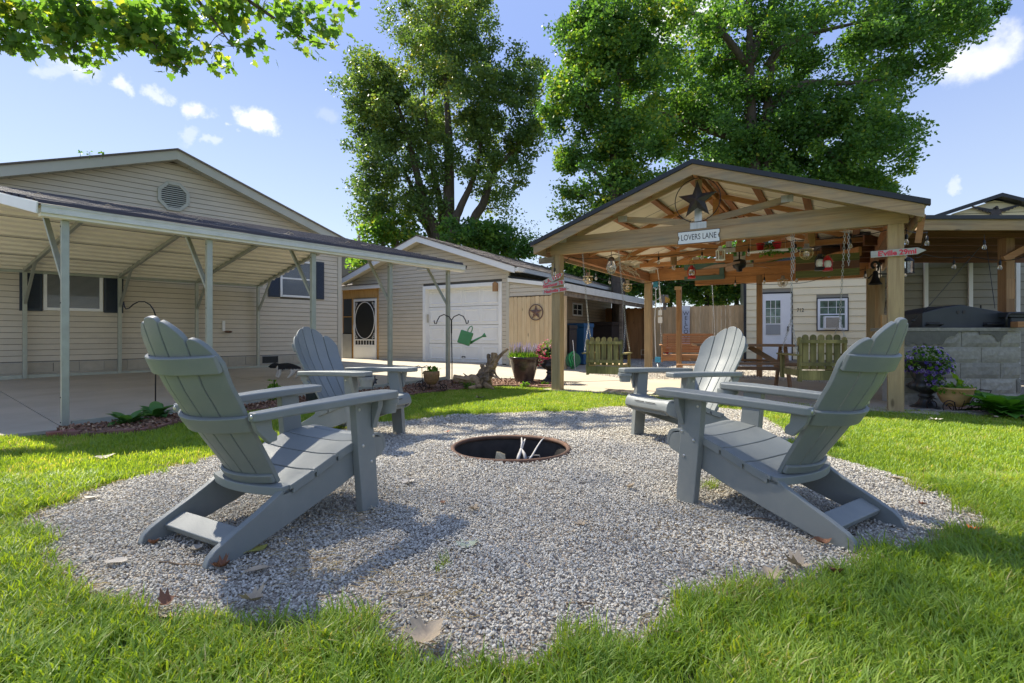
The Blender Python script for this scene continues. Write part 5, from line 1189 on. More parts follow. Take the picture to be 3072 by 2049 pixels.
# post fittings at the rear left
rl = pv(0, PD); ff = lambda dx, dy, z: pv(dx, PD+dy, z)
for px, py, nm, lab, w_, h_, m_ in ((1967,853,'outlet_box','blue electrical box high on the rear left pavilion post',.10,.13,m_bluebox),(1974,1079,'outlet_box','blue electrical box low on the rear left pavilion post',.13,.13,m_bluebox),(1981,938,'paper_notice','upper white paper notice beside the rear left pavilion post',.085,.13,m_paper),(1981,960,'paper_notice','lower white paper notice beside the rear left pavilion post',.095,.15,m_paper)):
    q = P(px, py, 12.35); o = MB().box(-w_/2,w_/2,-.025,.0,-h_/2,h_/2).build(nm, m_, M=Matrix.Translation(q) @ Matrix.Rotation(PR,4,'Z'), bevel=.003); tag(o, lab, 'electrical box' if 'box' in nm else 'notice', 'blue boxes on the pavilion post' if 'box' in nm else 'paper notices')
cd_ = MB().tube([P(1966,860,12.4), P(1968,900,12.4), P(1964,960,12.4), P(1966,1040,12.4), P(1968,1075,12.4)], .011, 5).tube([P(1958,812,9.6),P(1925,806,9.8),P(1948,812,11.2),P(1972,806,12.2),P(1977,840,12.4),P(1984,915,12.4)], .009, 5).tube([P(1972,1092,12.3), P(1975,1104,12.2)], .01, 5).build('extension_cord', m_paper, smooth=True)
tag(cd_, 'white extension cord running down the rear left pavilion post', 'cord')
# birdhouse, welcome board, racket net
bh = thing('birdhouse', 'small yellow birdhouse with pale roof on the cedar fence', 'birdhouse', P(1994,900,18.6), GA)
MB().prism([(-.14,-.10),(.14,-.10),(.16,.04),(0,.16),(-.16,.04)], 'y', -.11, .11).build('body', plain('yellow_paint', (.62,.30,.03), .5), bh); 
for s in (-1,1): MB().beam((s*0,0,.175),(s*.23,0,.01), .30, .018, up=(0,0,1)).build('roof', m_white if s < 0 else m_oldwood, bh)
MB().lathe([(0,0),(.035,0),(.035,.01),(0,.01)], 12).build('entrance', m_ink, bh); o = kids(bh)[-1]; o.rotation_euler = (rad(90),0,0); o.location = (0.02,-.112,.03)
MB().box(-.05,.05,-.04,.04,-.35,-.101).build('stand', m_oldwood, bh)
wc = thing('welcome_board', 'tall whitewashed board with black vertical WELCOME lettering on the cedar fence', 'sign', P(2057,990,18.7)-Vector((0,.06,0)), GA)
wc.location = Vector((P(2057,HY,18.72).x, 18.72-.05, 1.35))
MB().box(-.13,.13,-.03,.0,-.75,.60).build('board', surf('whitewashed_board', (.62,.63,.66), .7, .1, 12, dirt=(.3,.32,.38), damt=.4), wc); MB().box(-.14,.14,-.035,-.0305,.46,.62).build('cap', m_white, wc)
for i, ch in enumerate('WELCOME'): text_obj('letter', ch, .20, m_ink, wc, (0,-.031,.34-.165*i), (rad(90),0,0), 1.0)
rk_ = thing('racket', 'bright orange and red racket hanging on the cedar fence', 'racket', P(2003,1048,18.4), GA)
MB().tube([(.19*math.cos(a),0,-.14+.26*math.sin(a)) for a in np.linspace(0,2*PI,25)[:-1]], .012, 5, closed=True).build('frame', m_orange, rk_, smooth=True)
mb = MB()
for i in range(-4,5): 
    h_ = .25*math.sqrt(1-(i/5)**2); mb.tube([(i*.036,0,-.14-h_),(i*.036,0,-.14+h_)], .003, 3); w_ = .18*math.sqrt(1-(i/5)**2); mb.tube([(-w_,0,-.14+i*.05),(w_,0,-.14+i*.05)], .003, 3)
mb.build('strings', m_paper, rk_); MB().tube([(0,0,.12),(0,0,.32)], .022, 8).build('grip', m_red, rk_); MB().tube([(0,0,.32),(0,0,.55)], .014, 6).build('handle', m_black, rk_)
MB().ball((-.10,-.01,-.02), .10, sq=(.7,.15,1.1)).build('orange_flap', plain('orange_plastic',(.7,.25,.03),.5), rk_); MB().ball((-.02,-.02,-.06), .09, sq=(.8,.15,1.3)).build('red_flap', m_red, rk_)
pv_pipe = thing('vent_hood', 'small square vent frame standing before the dark cedar fence', 'vent', P(1932,1057,18.9), GA); MB().box(-.11,.11,-.03,.0,-.10,-.08).box(-.11,.11,-.03,0,.08,.10).box(-.11,-.09,-.03,0,-.08,.08).box(.09,.11,-.03,0,-.08,.08).build('frame', m_gate, pv_pipe); MB().tube([(-.08,-.01,-.10),(-.08,-.01,-.32)], .012, 5).build('leg', m_black, pv_pipe)
# bins and hose reel in the lean-to
def bin_(label, loc, w, d, h, mat, rz=GA):
    t = thing('storage_bin', label, 'bin', loc, rz)
    MB().add([(-w*.45,-d*.45,0),(w*.45,-d*.45,0),(w*.45,d*.45,0),(-w*.45,d*.45,0),(-w/2,-d/2,h*.9),(w/2,-d/2,h*.9),(w/2,d/2,h*.9),(-w/2,d/2,h*.9)], [(0,3,2,1),(4,5,6,7),(0,1,5,4),(1,2,6,5),(2,3,7,6),(3,0,4,7)]).build('body', mat, t, bevel=.02)
    MB().box(-w*.53,w*.53,-d*.55,d*.53,h*.9+.002,h).build('lid', mat, t, bevel=.015); MB().tube([(-w*.4,d*.52,h*.93),(w*.4,d*.52,h*.93)], .018, 6).build('handle', mat, t); return t
bin_('tall blue plastic rubbish bin under the lean-to', P(1738,HY,15.6).xy.to_3d()+Vector((0,0,.05)), .62, .7, 1.22, m_blue)
bin_('dark brown rubbish bin further back under the lean-to', P(1815,HY,18.5).xy.to_3d()+Vector((0,0,.03)), .8, .7, 1.35, m_dkbin)
bin_('narrow black bin just behind the board fence', P(1706,HY,14.6).xy.to_3d()+Vector((0,0,.05)), .3, .5, 1.15, m_dkbin)
hr = thing('hose_reel', 'bright green garden hose coiled on a reel under the lean-to', 'hose', P(1718,1080,13.4), rad(60))
for r in (.16,.19,.22): MB().tube([(r*math.cos(a),(-.05+.04*(r>.17))+.02*math.sin(3*a),.0+r*math.sin(a)) for a in np.linspace(0,2*PI,25)[:-1]], .018, 6, closed=True).build('hose_loop', m_hose, hr, smooth=True)
MB().lathe([(.0,-.1),(.20,-.1),(.20,-.08),(.06,-.08),(.06,.08),(.20,.08),(.20,.1),(.0,.1)], 18).build('reel', plain('dark_green_reel',(.01,.12,.05),.4), hr); kids(hr)[-1].rotation_euler = (rad(90),0,0)
MB().tube([P(1706,1020,13.35)-hr.location]+[P(x,y,13.3)-hr.location for x,y in ((1703,1060),(1706,1085),(1712,1108))], .008, 5).build('hose_end', m_paper, hr) 
kids(hr)[-1].matrix_basis = Matrix.Rotation(-rad(60),4,'Z') @ kids(hr)[-1].matrix_basis
# dry vines on the beam near the left jar lamp
random.seed(9); mb = MB()
o0 = P(1862,790,8.3)
for i in range(22):
    p = o0+Vector((random.uniform(-.12,.12),random.uniform(-.06,.06),random.uniform(-.1,.05))); a = random.uniform(-.6,.9); pts = [p]
    for k in range(5): a += random.uniform(-.5,.5); pts.append(pts[-1]+Vector((math.cos(a)*.06, random.uniform(-.02,.02), math.sin(a)*.05)))
    mb.tube(pts, .004, 4)
tag(mb.build('dry_vines', m_rope), 'tangle of dry tan vines on the beam above the left swing', 'vines', kind='stuff')
# ------------------------------------------------------------------ adirondack chairs
def chair(label, loc, rz):
    t = thing('adirondack_chair', label, 'chair', loc, rz, 'grey adirondack chairs round the fire pit')
    B = dict(bevel=.005, seg=2)
    rail = [(.478,.298),(.470,.345),(.445,.368),(.385,.378),(.255,.366),(.12,.325),(-.02,.275),(-.135,.236),(-.175,.232),(-.215,.206),(-.30,.160),(-.40,.112),(-.475,.072),(-.505,.045),(-.518,.012),(-.512,.0),(-.46,-.004),(-.40,-.002),(-.30,.026),(-.10,.082),(.12,.152),(.27,.206),(.39,.250),(.45,.272)]
    for s in (-1, 1): MB().prism(rail, 'x', s*.228, s*.262).build('side_rail', m_chair, t, **B)
    for s in (-1, 1):
        leg = [(.262,.0),(.378,.0),(.352,.33),(.322,.584),(.208,.584),(.232,.30)]
        lg = MB().prism(leg, 'x', s*.2645, s*.311).build('front_leg', m_chair, t, **B)
        for y, z in ((.262,.355),(.335,.395),(.322,.262),(.235,.545)):
            MB().ball((s*.312, y, z), .0085, 8, 5, sq=(.55,1,1)).build('bolt', m_bolt, lg)
        br = [(s*.3125,.440),(s*.322,.436),(s*.330,.465),(s*.345,.51),(s*.362,.55),(s*.366,.584),(s*.3125,.584)]
        MB().prism(br, 'y', .318, .352).build('arm_bracket', m_chair, t, **B)
    # seat slats, dished across their width, ends turned down over the rails
    def ztop(y): return float(np.interp(y, [-.20,-.14,-.02,.12,.255,.385,.445,.478,.488], [.238,.250,.290,.342,.385,.398,.392,.362,.325]))
    bounds = [-.135, -.005, .125, .255, .388]
    def slat(y0, y1, nose=False, yb=None):
        mb = MB(); nx = 14; W = .274 if not nose else .2635; ys = [y0+(y1-y0)*k/4 for k in range(5)] if not nose else [.394,.425,.450,.469,.479,.480]
        top = []; 
        for j, y in enumerate(ys):
            for i in range(nx+1):
                x = -W+2*W*i/nx; dip = .024*(1-(x/W)**2)*(1 if not nose else max(.15, 1-j*.22)); z = ztop(y) if not nose else [.398,.397,.390,.368,.338,.308][j]
                yy = y+(.012*math.cos(PI*x/W)*(1 if not nose or j == 0 else 0)); ed = .004 if i in (0, nx) else 0
                top.append((x, yy, z-dip-ed))
        m = len(ys); th = .022
        bot = [(x, y-(.018 if nose and j_ >= 0 else 0), z-th*(1 if not nose else .6)) for j_, (x, y, z) in enumerate(top)]
        vs = top+bot; n1 = len(top); fs = []
        for j in range(m-1):
            for i in range(nx):
                a = j*(nx+1)+i; fs.append((a, a+1, a+nx+2, a+nx+1)); fs.append((n1+a, n1+a+nx+1, n1+a+nx+2, n1+a+1))
        for j in range(m-1):
            a = j*(nx+1); fs.append((a, a+nx+1, n1+a+nx+1, n1+a)); a += nx; fs.append((a, n1+a, n1+a+nx+1, a+nx+1))
        for i in range(nx): fs.append((i, n1+i, n1+i+1, i+1)); a = (m-1)*(nx+1)+i; fs.append((a, a+1, n1+a+1, n1+a))
        mb.add(vs, fs)
        for s in (-1, 1):       # turned-down ends
            if not nose:
                mb.prism([(y0+.003, ztop(y0)-.005), (y1-.003, ztop(y1)-.005), (y1-.003, ztop(y1)-.045), (y0+.003, ztop(y0)-.045)], 'x', s*.2645, s*.2755)
        return mb
    for a, b in zip(bounds, bounds[1:]): slat(a+.0035, b-.0035).build('seat_slat', m_chair, t, smooth=False, bevel=.003)
    ns = slat(.392, .488, nose=True).build('front_slat', m_chair, t, bevel=.003)
    MB().box(-.13,-.008,.479,.4815,.352,.358).box(.008,.13,.479,.4815,.352,.358).build('slot', m_ink, ns)
    MB().box(-.226,.226,.415,.44,.26,.35).build('front_apron', m_chair, t, **B)
    # crescent rear seat board under the back
    mb = MB(); n = 14; vs = []
    for i in range(n+1):
        x = -.262+.524*i/n; k = 1-(x/.262)**2; yb = -.178-.055*k; yf = yb+.058+.01*k
        vs += [(x,yb,.205),(x,yb,.246),(x,yf,.250),(x,yf,.209)]
    fs = [(4*i+j, 4*i+(j+1)%4, 4*i+4+(j+1)%4, 4*i+4+j) for i in range(n) for j in range(4)]+[(3,2,1,0),(4*n,4*n+1,4*n+2,4*n+3)]
    MB().add(vs, fs).build('rear_seat_board', m_chair, t, **B)
    MB().beam((-.2275,-.375,.075),(.2275,-.375,.075), .095, .032, up=(0,-.42,1)).build('stretcher', m_chair, t, **B)
    # back: five slats on a curved, dished surface
    prof_y = [(.0,-.175),(.10,-.228),(.25,-.315),(.40,-.397),(.55,-.474),(.70,-.532),(.80,-.565),(.88,-.585),(.95,-.60)]
    prof_z = [(.0,.250),(.10,.335),(.25,.458),(.40,.583),(.55,.712),(.70,.850),(.80,.944),(.88,1.021),(.95,1.09)]
    def cen(v):   # centre line of the back surface; v = length along
        y = float(np.interp(v, [a for a, _ in prof_y], [b for _, b in prof_y])); z = float(np.interp(v, [a for a, _ in prof_z], [b for _, b in prof_z])); return y, z
    def half(v): return float(np.interp(v, [0,.2,.45,.65,.8,.95], [.192,.212,.240,.258,.262,.262]))
    def surfp(u, v, off=0):  # u in -1..1 across; off toward the rear
        y, z = cen(v); x = u*half(v); d = .088*(u*u)*min(1, .55+v)  # edges forward of the centre
        nyz = Vector((0,-.87,-.48)); return (x, y+d*.95-off*.87, z+d*.12-off*.45)
    vtop = {0: .862, 1: .842, 2: .772}
    for k in range(5):
        u0 = -1+.4*k+.012; u1 = -1+.4*(k+1)-.012; nu, nv = 8, 22; front = []; back = []
        for j in range(nv+1):
            for i in range(nu+1):
                q = i/nu; u = u0+(u1-u0)*q; kk = abs(k-2); base = vtop[kk]; um = abs(u)
                if kk == 0: top = .868-.30*u*u
                elif kk == 1: w = (um-.2)/.4; top = .852-.075*w**1.7
                else: w = (um-.6)/.4; top = .772-.12*w**2.6+.0
                eq = min(q, 1-q); top -= .010*max(0, 1-eq/.12)**2
                v = top*j/nv; front.append(surfp(u, v, 0)); back.append(surfp(u, v, .021))
        n1 = len(front); vs = front+back; fs = []
        for j in range(nv):
            for i in range(nu): a = j*(nu+1)+i; fs.append((a, a+1, a+nu+2, a+nu+1)); fs.append((n1+a, n1+a+nu+1, n1+a+nu+2, n1+a+1))
            a = j*(nu+1); fs.append((a, a+nu+1, n1+a+nu+1, n1+a)); a += nu; fs.append((a, n1+a, n1+a+nu+1, a+nu+1))
        for i in range(nu): fs.append((i, n1+i, n1+i+1, i+1)); a = nv*(nu+1)+i; fs.append((a, a+1, n1+a+1, n1+a))
        MB().add(vs, fs).build('back_slat', m_chair, t, bevel=.004)
    def band(v0, v1, ext, off0, off1, name):
        mb = MB(); n = 18; vs = []
        for i in range(n+1):
            u = -ext+2*ext*i/n
            for v, o in ((v0,off0),(v0,off1),(v1,off1),(v1,off0)): vs.append(surfp(u, v, o))
        fs = [(4*i+(j+1)%4, 4*i+j, 4*i+4+j, 4*i+4+(j+1)%4) for i in range(n) for j in range(4)]+[(0,1,2,3),(4*n+3,4*n+2,4*n+1,4*n)]
        return mb.add(vs, fs).build(name, m_chair, t, **B)
    band(.622, .70, .985, .0215, .042, 'upper_band'); lb = band(.325, .405, 1.06, .0215, .045, 'lower_band'); band(.015, .062, .99, .0215, .040, 'bottom_band')
    # arms
    for s in (-1, 1):
        out = [(.262,-.345),(.312,-.345),(.322,-.325),(.342,-.12),(.372,.12),(.387,.30),(.387,.43),(.352,.487),(.262,.487),(.236,.462),(.230,.43),(.230,.25),(.240,.05),(.250,-.2),(.256,-.335)]
        mb = MB(); n = len(out); vs = []
        for z0 in (0, 1):
            for x, y in out: zc = float(np.interp(y, [-.35, .0, .30, .49], [.566,.580,.588,.588])); vs.append((s*x, y, zc-.003+z0*.040))
        fs = [tuple(range(n))[::-1], tuple(range(n, 2*n))]+[(i, (i+1)%n, n+(i+1)%n, n+i) for i in range(n)]
        if s < 0: fs = [f[::-1] for f in fs]
        a = mb.add(vs, fs).build('armrest', m_chair, t, bevel=.010, seg=3)
        MB().ball((s*.29,-.346,.585), .010, 8, 5, sq=(1,.5,1)).build('bolt', m_bolt, a)
        MB().prism([(-.335,.563),(-.25,.566),(-.245,.52),(-.222,.50),(-.222,.468),(-.26,.46),(-.318,.52)], 'x', s*.262, s*.292).build('arm_support', m_chair, t, **B)
    cp = MB().lathe([(.0,.500),(.048,.502),(.053,.555),(.0535,.5551),(.064,.556),(.064,.582),(.0,.583)], 22, (.300,.452,0)).build('cup_holder', m_chair, t, bevel=.002)
    return t
poses = [(-1.17,2.598,-.514),(1.389,2.765,.601),(-1.473,4.741,-2.037),(1.568,4.64,2.027)]
labs = ['near left grey adirondack chair seen from behind, largest at the left', 'near right grey adirondack chair seen from behind with the smooth right arm nearest the camera',
        'far left bluish grey adirondack chair facing right beside the flower bed', 'far right adirondack chair with sunlight spots on its backrest']
ch0 = chair(labs[0], (poses[0][0], poses[0][1], .0), poses[0][2])
for p_, l_ in zip(poses[1:], labs[1:]): dup(ch0, (p_[0], p_[1], 0), p_[2], l_)

# ------------------------------------------------------------------ fire pit
def noisy_tube0(pts, rs):
    mb = MB().tube(pts, rs, 9); mb.v = [tuple(Vector(v)*1.0+Vector((mnoise.noise(Vector(v)*23)*.012, mnoise.noise(Vector(v)*29)*.012, mnoise.noise(Vector(v)*31)*.012))) for v in mb.v]; return mb
pit = thing('fire_pit', 'sunken round rusty steel fire pit ring in the gravel', 'fire pit', (PIT.x, PIT.y, 0))
MB().tube([(PITR*math.cos(a), PITR*math.sin(a), .026+.003*math.sin(3*a)) for a in np.linspace(0, 2*PI, 73)[:-1]], .019, 8, closed=True).build('rim', m_rust, pit, smooth=True)
mb = MB(); n = 64; vs = []
for i in range(n): a = 2*PI*i/n; vs += [(PITR*math.cos(a), PITR*math.sin(a), .03), (PITR*math.cos(a), PITR*math.sin(a), -.42), ((PITR+.012)*math.cos(a), (PITR+.012)*math.sin(a), .03), ((PITR+.012)*math.cos(a), (PITR+.012)*math.sin(a), -.42)]
mb.add(vs, [(4*i, 4*((i+1)%n), 4*((i+1)%n)+1, 4*i+1) for i in range(n)]+[(4*i+2, 4*i+3, 4*((i+1)%n)+3, 4*((i+1)%n)+2) for i in range(n)]).build('wall', m_soot, pit, smooth=True)
mb = MB(); vs = [(0,0,-.36)]
for j in (1,2,3):
    for i in range(32): a = 2*PI*i/32; vs.append((PITR*j/3*.995*math.cos(a), PITR*j/3*.995*math.sin(a), -.36+random.uniform(-.03,.03)))
mb.add(vs, [(0,1+i,1+(i+1)%32) for i in range(32)]+[(1+32*j+i, 33+32*j+i, 33+32*j+(i+1)%32, 1+32*j+(i+1)%32) for j in range(2) for i in range(32)]).build('ash_bed', m_soot, pit)
m_paleb = surf('pale_dead_branch', (.42,.40,.37), .8, .2, 20)
def pp(px, py, Y): return P(px, py, Y)
br = MB().tube([pp(1553,1384,3.85),pp(1556,1368,3.9),pp(1563,1350,4.0),pp(1575,1318,4.25)], [.014,.013,.012,.007], 6).tube([pp(1577,1384,3.9),pp(1573,1362,3.95),pp(1565,1351,4.0)], [.014,.013,.012], 6).tube([pp(1563,1350,4.0),pp(1566,1330,4.1),pp(1565,1314,4.2)], [.009,.008,.006], 6)
tag(br.build('dead_branch', m_paleb, smooth=True), 'forked pale dead branch standing in the fire pit', 'branch')
br = MB().tube([pp(1583,1384,3.95),pp(1596,1368,4.05),pp(1612,1340,4.2),pp(1624,1322,4.3),pp(1633,1313,4.35)], [.008,.008,.007,.006,.003], 5).tube([pp(1583,1372,4.0),pp(1600,1366,4.1),pp(1618,1366,4.2),pp(1622,1378,4.2)], .004, 4)
tag(br.build('dead_branch', m_paleb, smooth=True), 'single slanting pale twig right of the forked branch in the fire pit', 'branch')
m_char = surf('charred_wood', (.022,.02,.019), .9, .5, 14, rnd=.3, bmp=.006, bsc=40, dirt=(.20,.19,.18), dsc=8, damt=.5)
for i, (x, y, a, L, z) in enumerate(((-.12,.10,.3,.42,-.30),(.10,.16,-.5,.38,-.29),(.02,.02,1.2,.34,-.22),(-.20,-.05,-.9,.3,-.28))):
    c = Vector((PIT.x+x, PIT.y+y, z)); d = Vector((math.cos(a), math.sin(a), .1))*L/2; tag(noisy_tube0([c-d, c-d*.3, c+d*.4, c+d], [.035,.042,.038,.025]).build('charred_log', m_char), '%s charred log lying deep in the fire pit' % ['longest', 'right-hand', 'uppermost', 'front left'][i], 'log', 'charred logs in the fire pit')
q = pp(1500,1377,3.95); tag(MB().add([q+Vector(v) for v in ((-.042,0,-.03),(.045,0,-.03),(.038,.02,.03),(.0,.03,.045),(-.03,.02,.05))]+[q+Vector((v[0],v[1]+.006,v[2])) for v in ((-.042,0,-.03),(.045,0,-.03),(.038,.02,.03),(.0,.03,.045),(-.03,.02,.05))], [(0,1,2,3,4),(9,8,7,6,5)]+[(i,5+i,5+(i+1)%5,(i+1)%5) for i in range(5)]).build('cardboard_scrap', plain('cardboard',(.62,.50,.30),.8)), 'tan cardboard scrap standing inside the fire pit', 'cardboard')

# ------------------------------------------------------------------ planters, ornaments
def edge_run(name, label, cat, poly, h, th, mat, step=.2, z0=0.0, piece='brick'):
    t = thing(name, label, cat, (0,0,0)); pl = [Vector((x, y, 0)) for x, y in poly]; cum = [0]
    for a, b in zip(pl, pl[1:]): cum.append(cum[-1]+(b-a).length)
    n = int(cum[-1]/step)
    def at(s):
        for i in range(len(pl)-1):
            if s <= cum[i+1] or i == len(pl)-2: return pl[i].lerp(pl[i+1], (s-cum[i])/(cum[i+1]-cum[i]))
    for i in range(n):
        a, b = at(cum[-1]*i/n), at(cum[-1]*(i+1)/n); d = (b-a)*.02
        zz = z0+random.uniform(-.006,.006); MB().beam(a+d+Vector((0,0,zz+h/2)), b-d+Vector((0,0,zz+h/2+random.uniform(-.004,.004))), th, h).build(piece, mat, t, bevel=.004)
    return t
sm_le = LEw
edge_run('bed_edging', 'low brown curved edging between the lawn and the planting bed', 'edging', LEw[3:16], .055, .045, m_edge, .21, piece='edging_piece')
bk = thing('brick', 'reddish paver brick lying at the foot of the nearest carport post', 'brick', G(184,1312), rad(50)); MB().box(-.10,.10,-.055,.055,0,.06).build('paver', m_brick, bk, bevel=.006)
tag(MB().box(-.2,.2,-.06,.06,0,.05).build('brick', m_edge, M=Matrix.Translation(G(1650,1163,.02)) @ Matrix.Rotation(rad(-20),4,'Z'), bevel=.004), 'brown timber block lying in the bed beside the left pavilion post', 'block')
for i,(px,py) in enumerate(((2722,1238),(2775,1240),(2830,1243),(2890,1246),(2945,1250))):
    o = MB().box(-.13,.13,-.05,.05,0,.05).build('edging_stone', m_block, M=Matrix.Translation(G(px,py)) @ Matrix.Rotation(rad(-4+3*i),4,'Z'), bevel=.006); tag(o, 'grey edging stone %s the block wall bed' % ['at the left end of','second from the post along','under the tricycle stand in','right of the stand in','nearest the hosta in'][i], 'stone', 'grey stones edging the wall bed')

def hosta(label, loc, n, L, seed, group=None, mat=None):
    t = thing('hosta', label, 'plant', loc, 0, group); g = random.Random(seed)
    for i in range(n):
        a = g.uniform(0, 2*PI); el = g.uniform(.45, 1.3); l = L*g.uniform(.7, 1.15); w_ = l*.24; d = Vector((math.cos(a), math.sin(a), 0)); sd = Vector((-d.y, d.x, 0)); vs = []; m = 7
        for k in range(m+1):
            q = k/m; c = d*(l*q*math.cos(el*(1-.5*q)))+Vector((0,0,l*(math.sin(el)*q*1.15-.75*q*q*(.45+.3*math.cos(el))))); hw_ = w_*math.sin(PI*min(1,.06+q*.94))**.75 if q > .22 else .008
            if k == m: hw_ = .002
            vs += [c-sd*hw_+Vector((0,0,hw_*.28)), c, c+sd*hw_+Vector((0,0,hw_*.28))]
        o = MB().add(vs, [(3*k+j, 3*k+1+j, 3*k+4+j, 3*k+3+j) for k in range(m) for j in range(2)]).build('leaf', mat or m_hosta, t, smooth=True)
    return t
m_hosta = leafmat('hosta_leaf', [(0, (.05,.14,.035)), (1, (.12,.25,.07))], .25, attr=False)
m_hosta2 = leafmat('bright_hosta_leaf', [(0, (.05,.16,.02)), (1, (.11,.26,.03))], .3, attr=False)
hosta('low dark green hosta clump behind the brown edging at the left', G(360,1292)+Vector((0,.10,.02)), 34, .20, 1)
hosta('taller hosta clump beside the black shepherd hook stem', G(448,1272)+Vector((0,.1,.03)), 30, .22, 2)
hosta('big bright green hosta at the right edge below the block wall', G(3045,1262)+Vector((.05,.2,.0)), 42, .40, 3, mat=m_hosta2)
sp = thing('leafy_plant', 'bright leafy plant with upright shoot behind the near left chair', 'plant', G(795,1222)+Vector((0,.25,.03)))
foliage('leaves', m_leafgen, (0,0,.10), .22,.16,.11, 170, .08, sp, seed=6, tint=(.4,1)); MB().tube([(0,0,0),(.01,0,.2),(0,0,.30)], .008, 5).build('stem', m_leafgen, sp)
foliage('shoot', m_leafgen, (0,0,.26), .03,.03,.07, 14, .07, sp, seed=7, tint=(.9,1))
# more low plants in the bed
for k,(px,py,r,lab) in enumerate(((1372,1158,.16,'low yellow-green ground cover round the shepherd hook foot'),(1410,1163,.10,'small yellow-green seedling patch under the driftwood'),(1575,1158,.07,'tiny yellow-green sprout in front of the big glazed pot'),(1634,1157,.05,'tiny sprout left of the left pavilion post'))):
    q = G(px, py, .05)+Vector((0,.08,0)); o = foliage('ground_cover', m_leafgen, q+Vector((0,0,.02)), r, r*.8, .035, int(220*r/.1*.5), .045, seed=20+k, tint=(.5,1)); tag(o, lab, 'plant', kind='stuff' if False else None)
bkt = thing('planter_pot', 'plain dark grey garden pot behind the far left chair', 'pot', G(932,1222)+Vector((0,.05,.03))); MB().lathe([(0,0),(.065,0),(.085,.19),(.09,.20),(.08,.20),(.075,.17),(0,.17)], 18).build('pot', surf('dark_grey_pot',(.06,.065,.065),.5,.1), bkt, smooth=True)
# shepherd hooks
def tube_thing(name, label, cat, loc, parts):
    t = thing(name, label, cat, loc)
    for nm, pts, r, mat in parts: MB().tube(pts, r, 7).build(nm, mat, t, smooth=True)
    return t
h0 = G(466,1251); Yh = h0.y
def hp_(px, py): return P(px, py, Yh)-h0
tube_thing('shepherd_hook', 'single black shepherd hook behind the near left chair', 'garden hook', h0, [('stem', [(0,0,0), hp_(467,1100), hp_(467,960), hp_(466,945)], .007, m_black),
    ('hook', [hp_(466,945), hp_(461,930), hp_(450,914), hp_(434,905), hp_(416,905), hp_(400,913), hp_(388,924), hp_(378,927), hp_(373,920), hp_(371,905)], .007, m_black)])
h1 = G(1356,1158,.07); Yk = h1.y; hq = lambda px, py: P(px, py, Yk)-h1
tube_thing('shepherd_hook', 'double-armed black shepherd hook holding the green watering can', 'garden hook', h1, [('stem', [(0,0,0), hq(1356,1080), hq(1354.5,1004), hq(1354,958)], .009, m_black),
    ('arm', [hq(1354,1000), hq(1354,960), hq(1347,950), hq(1332,943.5), hq(1319,949), hq(1312,962), hq(1309,971), hq(1304,971), hq(1302.5,961)], .009, m_black),
    ('arm', [hq(1355,1000), hq(1355,960), hq(1362,950), hq(1377,943.5), hq(1390,949), hq(1397,962), hq(1399,971), hq(1404,970), hq(1405,961)], .009, m_black)])
cc = P(1396,1014,Yk); wcn = bpy.data.objects.new('watering_can', None); COL.objects.link(wcn); wcn.matrix_world = Matrix.Translation(cc) @ Matrix.Rotation(rad(18),4,'Y'); OFF[wcn.name] = Vector((0,0,0)); tag(wcn, 'green tin watering can hanging tilted from the double shepherd hook', 'watering can')
MB().prism([(-.105,-.11),(.105,-.11),(.105,.115),(-.105,.115)], 'y', -.07, .07).build('body', m_can, wcn, bevel=.012)
MB().tube([(.10,0,-.06),(.16,0,.01),(.27,0,.12)], [.024,.018,.013], 10).build('spout', m_can, wcn, smooth=True)
MB().tube([(.262,0,.112),(.305,0,.155)], [.013,.042], 14).build('rose', m_can, wcn, smooth=True)
MB().tube([(.005,0,.115),(.0,0,.15),(.015,0,.20),(.04,0,.222),(.062,0,.20),(.066,0,.16),(.06,0,.115)], .009, 7).build('handle', m_can, wcn, smooth=True)
# pinwheel flower
pw_ = thing('pinwheel', 'small black metal flower pinwheel behind the far left chair arm', 'pinwheel', (P(1118,HY,7.6).x,7.6,.03)); z_ = P(1118,1141,7.6).z-.03
MB().tube([(0,0,0),(0,0,z_)], .004, 5).build('stem', m_black, pw_)
for k in range(8):
    a = 2*PI*k/8+.2; u = Vector((math.cos(a),0,math.sin(a))); w_ = Vector((-u.z,.3,u.x)); c = Vector((0,-.02,z_)); MB().add([c+u*.015, c+u*.05+w_*.022, c+u*.085, c+u*.05-w_*.022], [(0,1,2,3)]).build('petal', m_black, pw_)
MB().ball((0,-.02,z_), .016, 8, 5).build('hub', m_black, pw_)
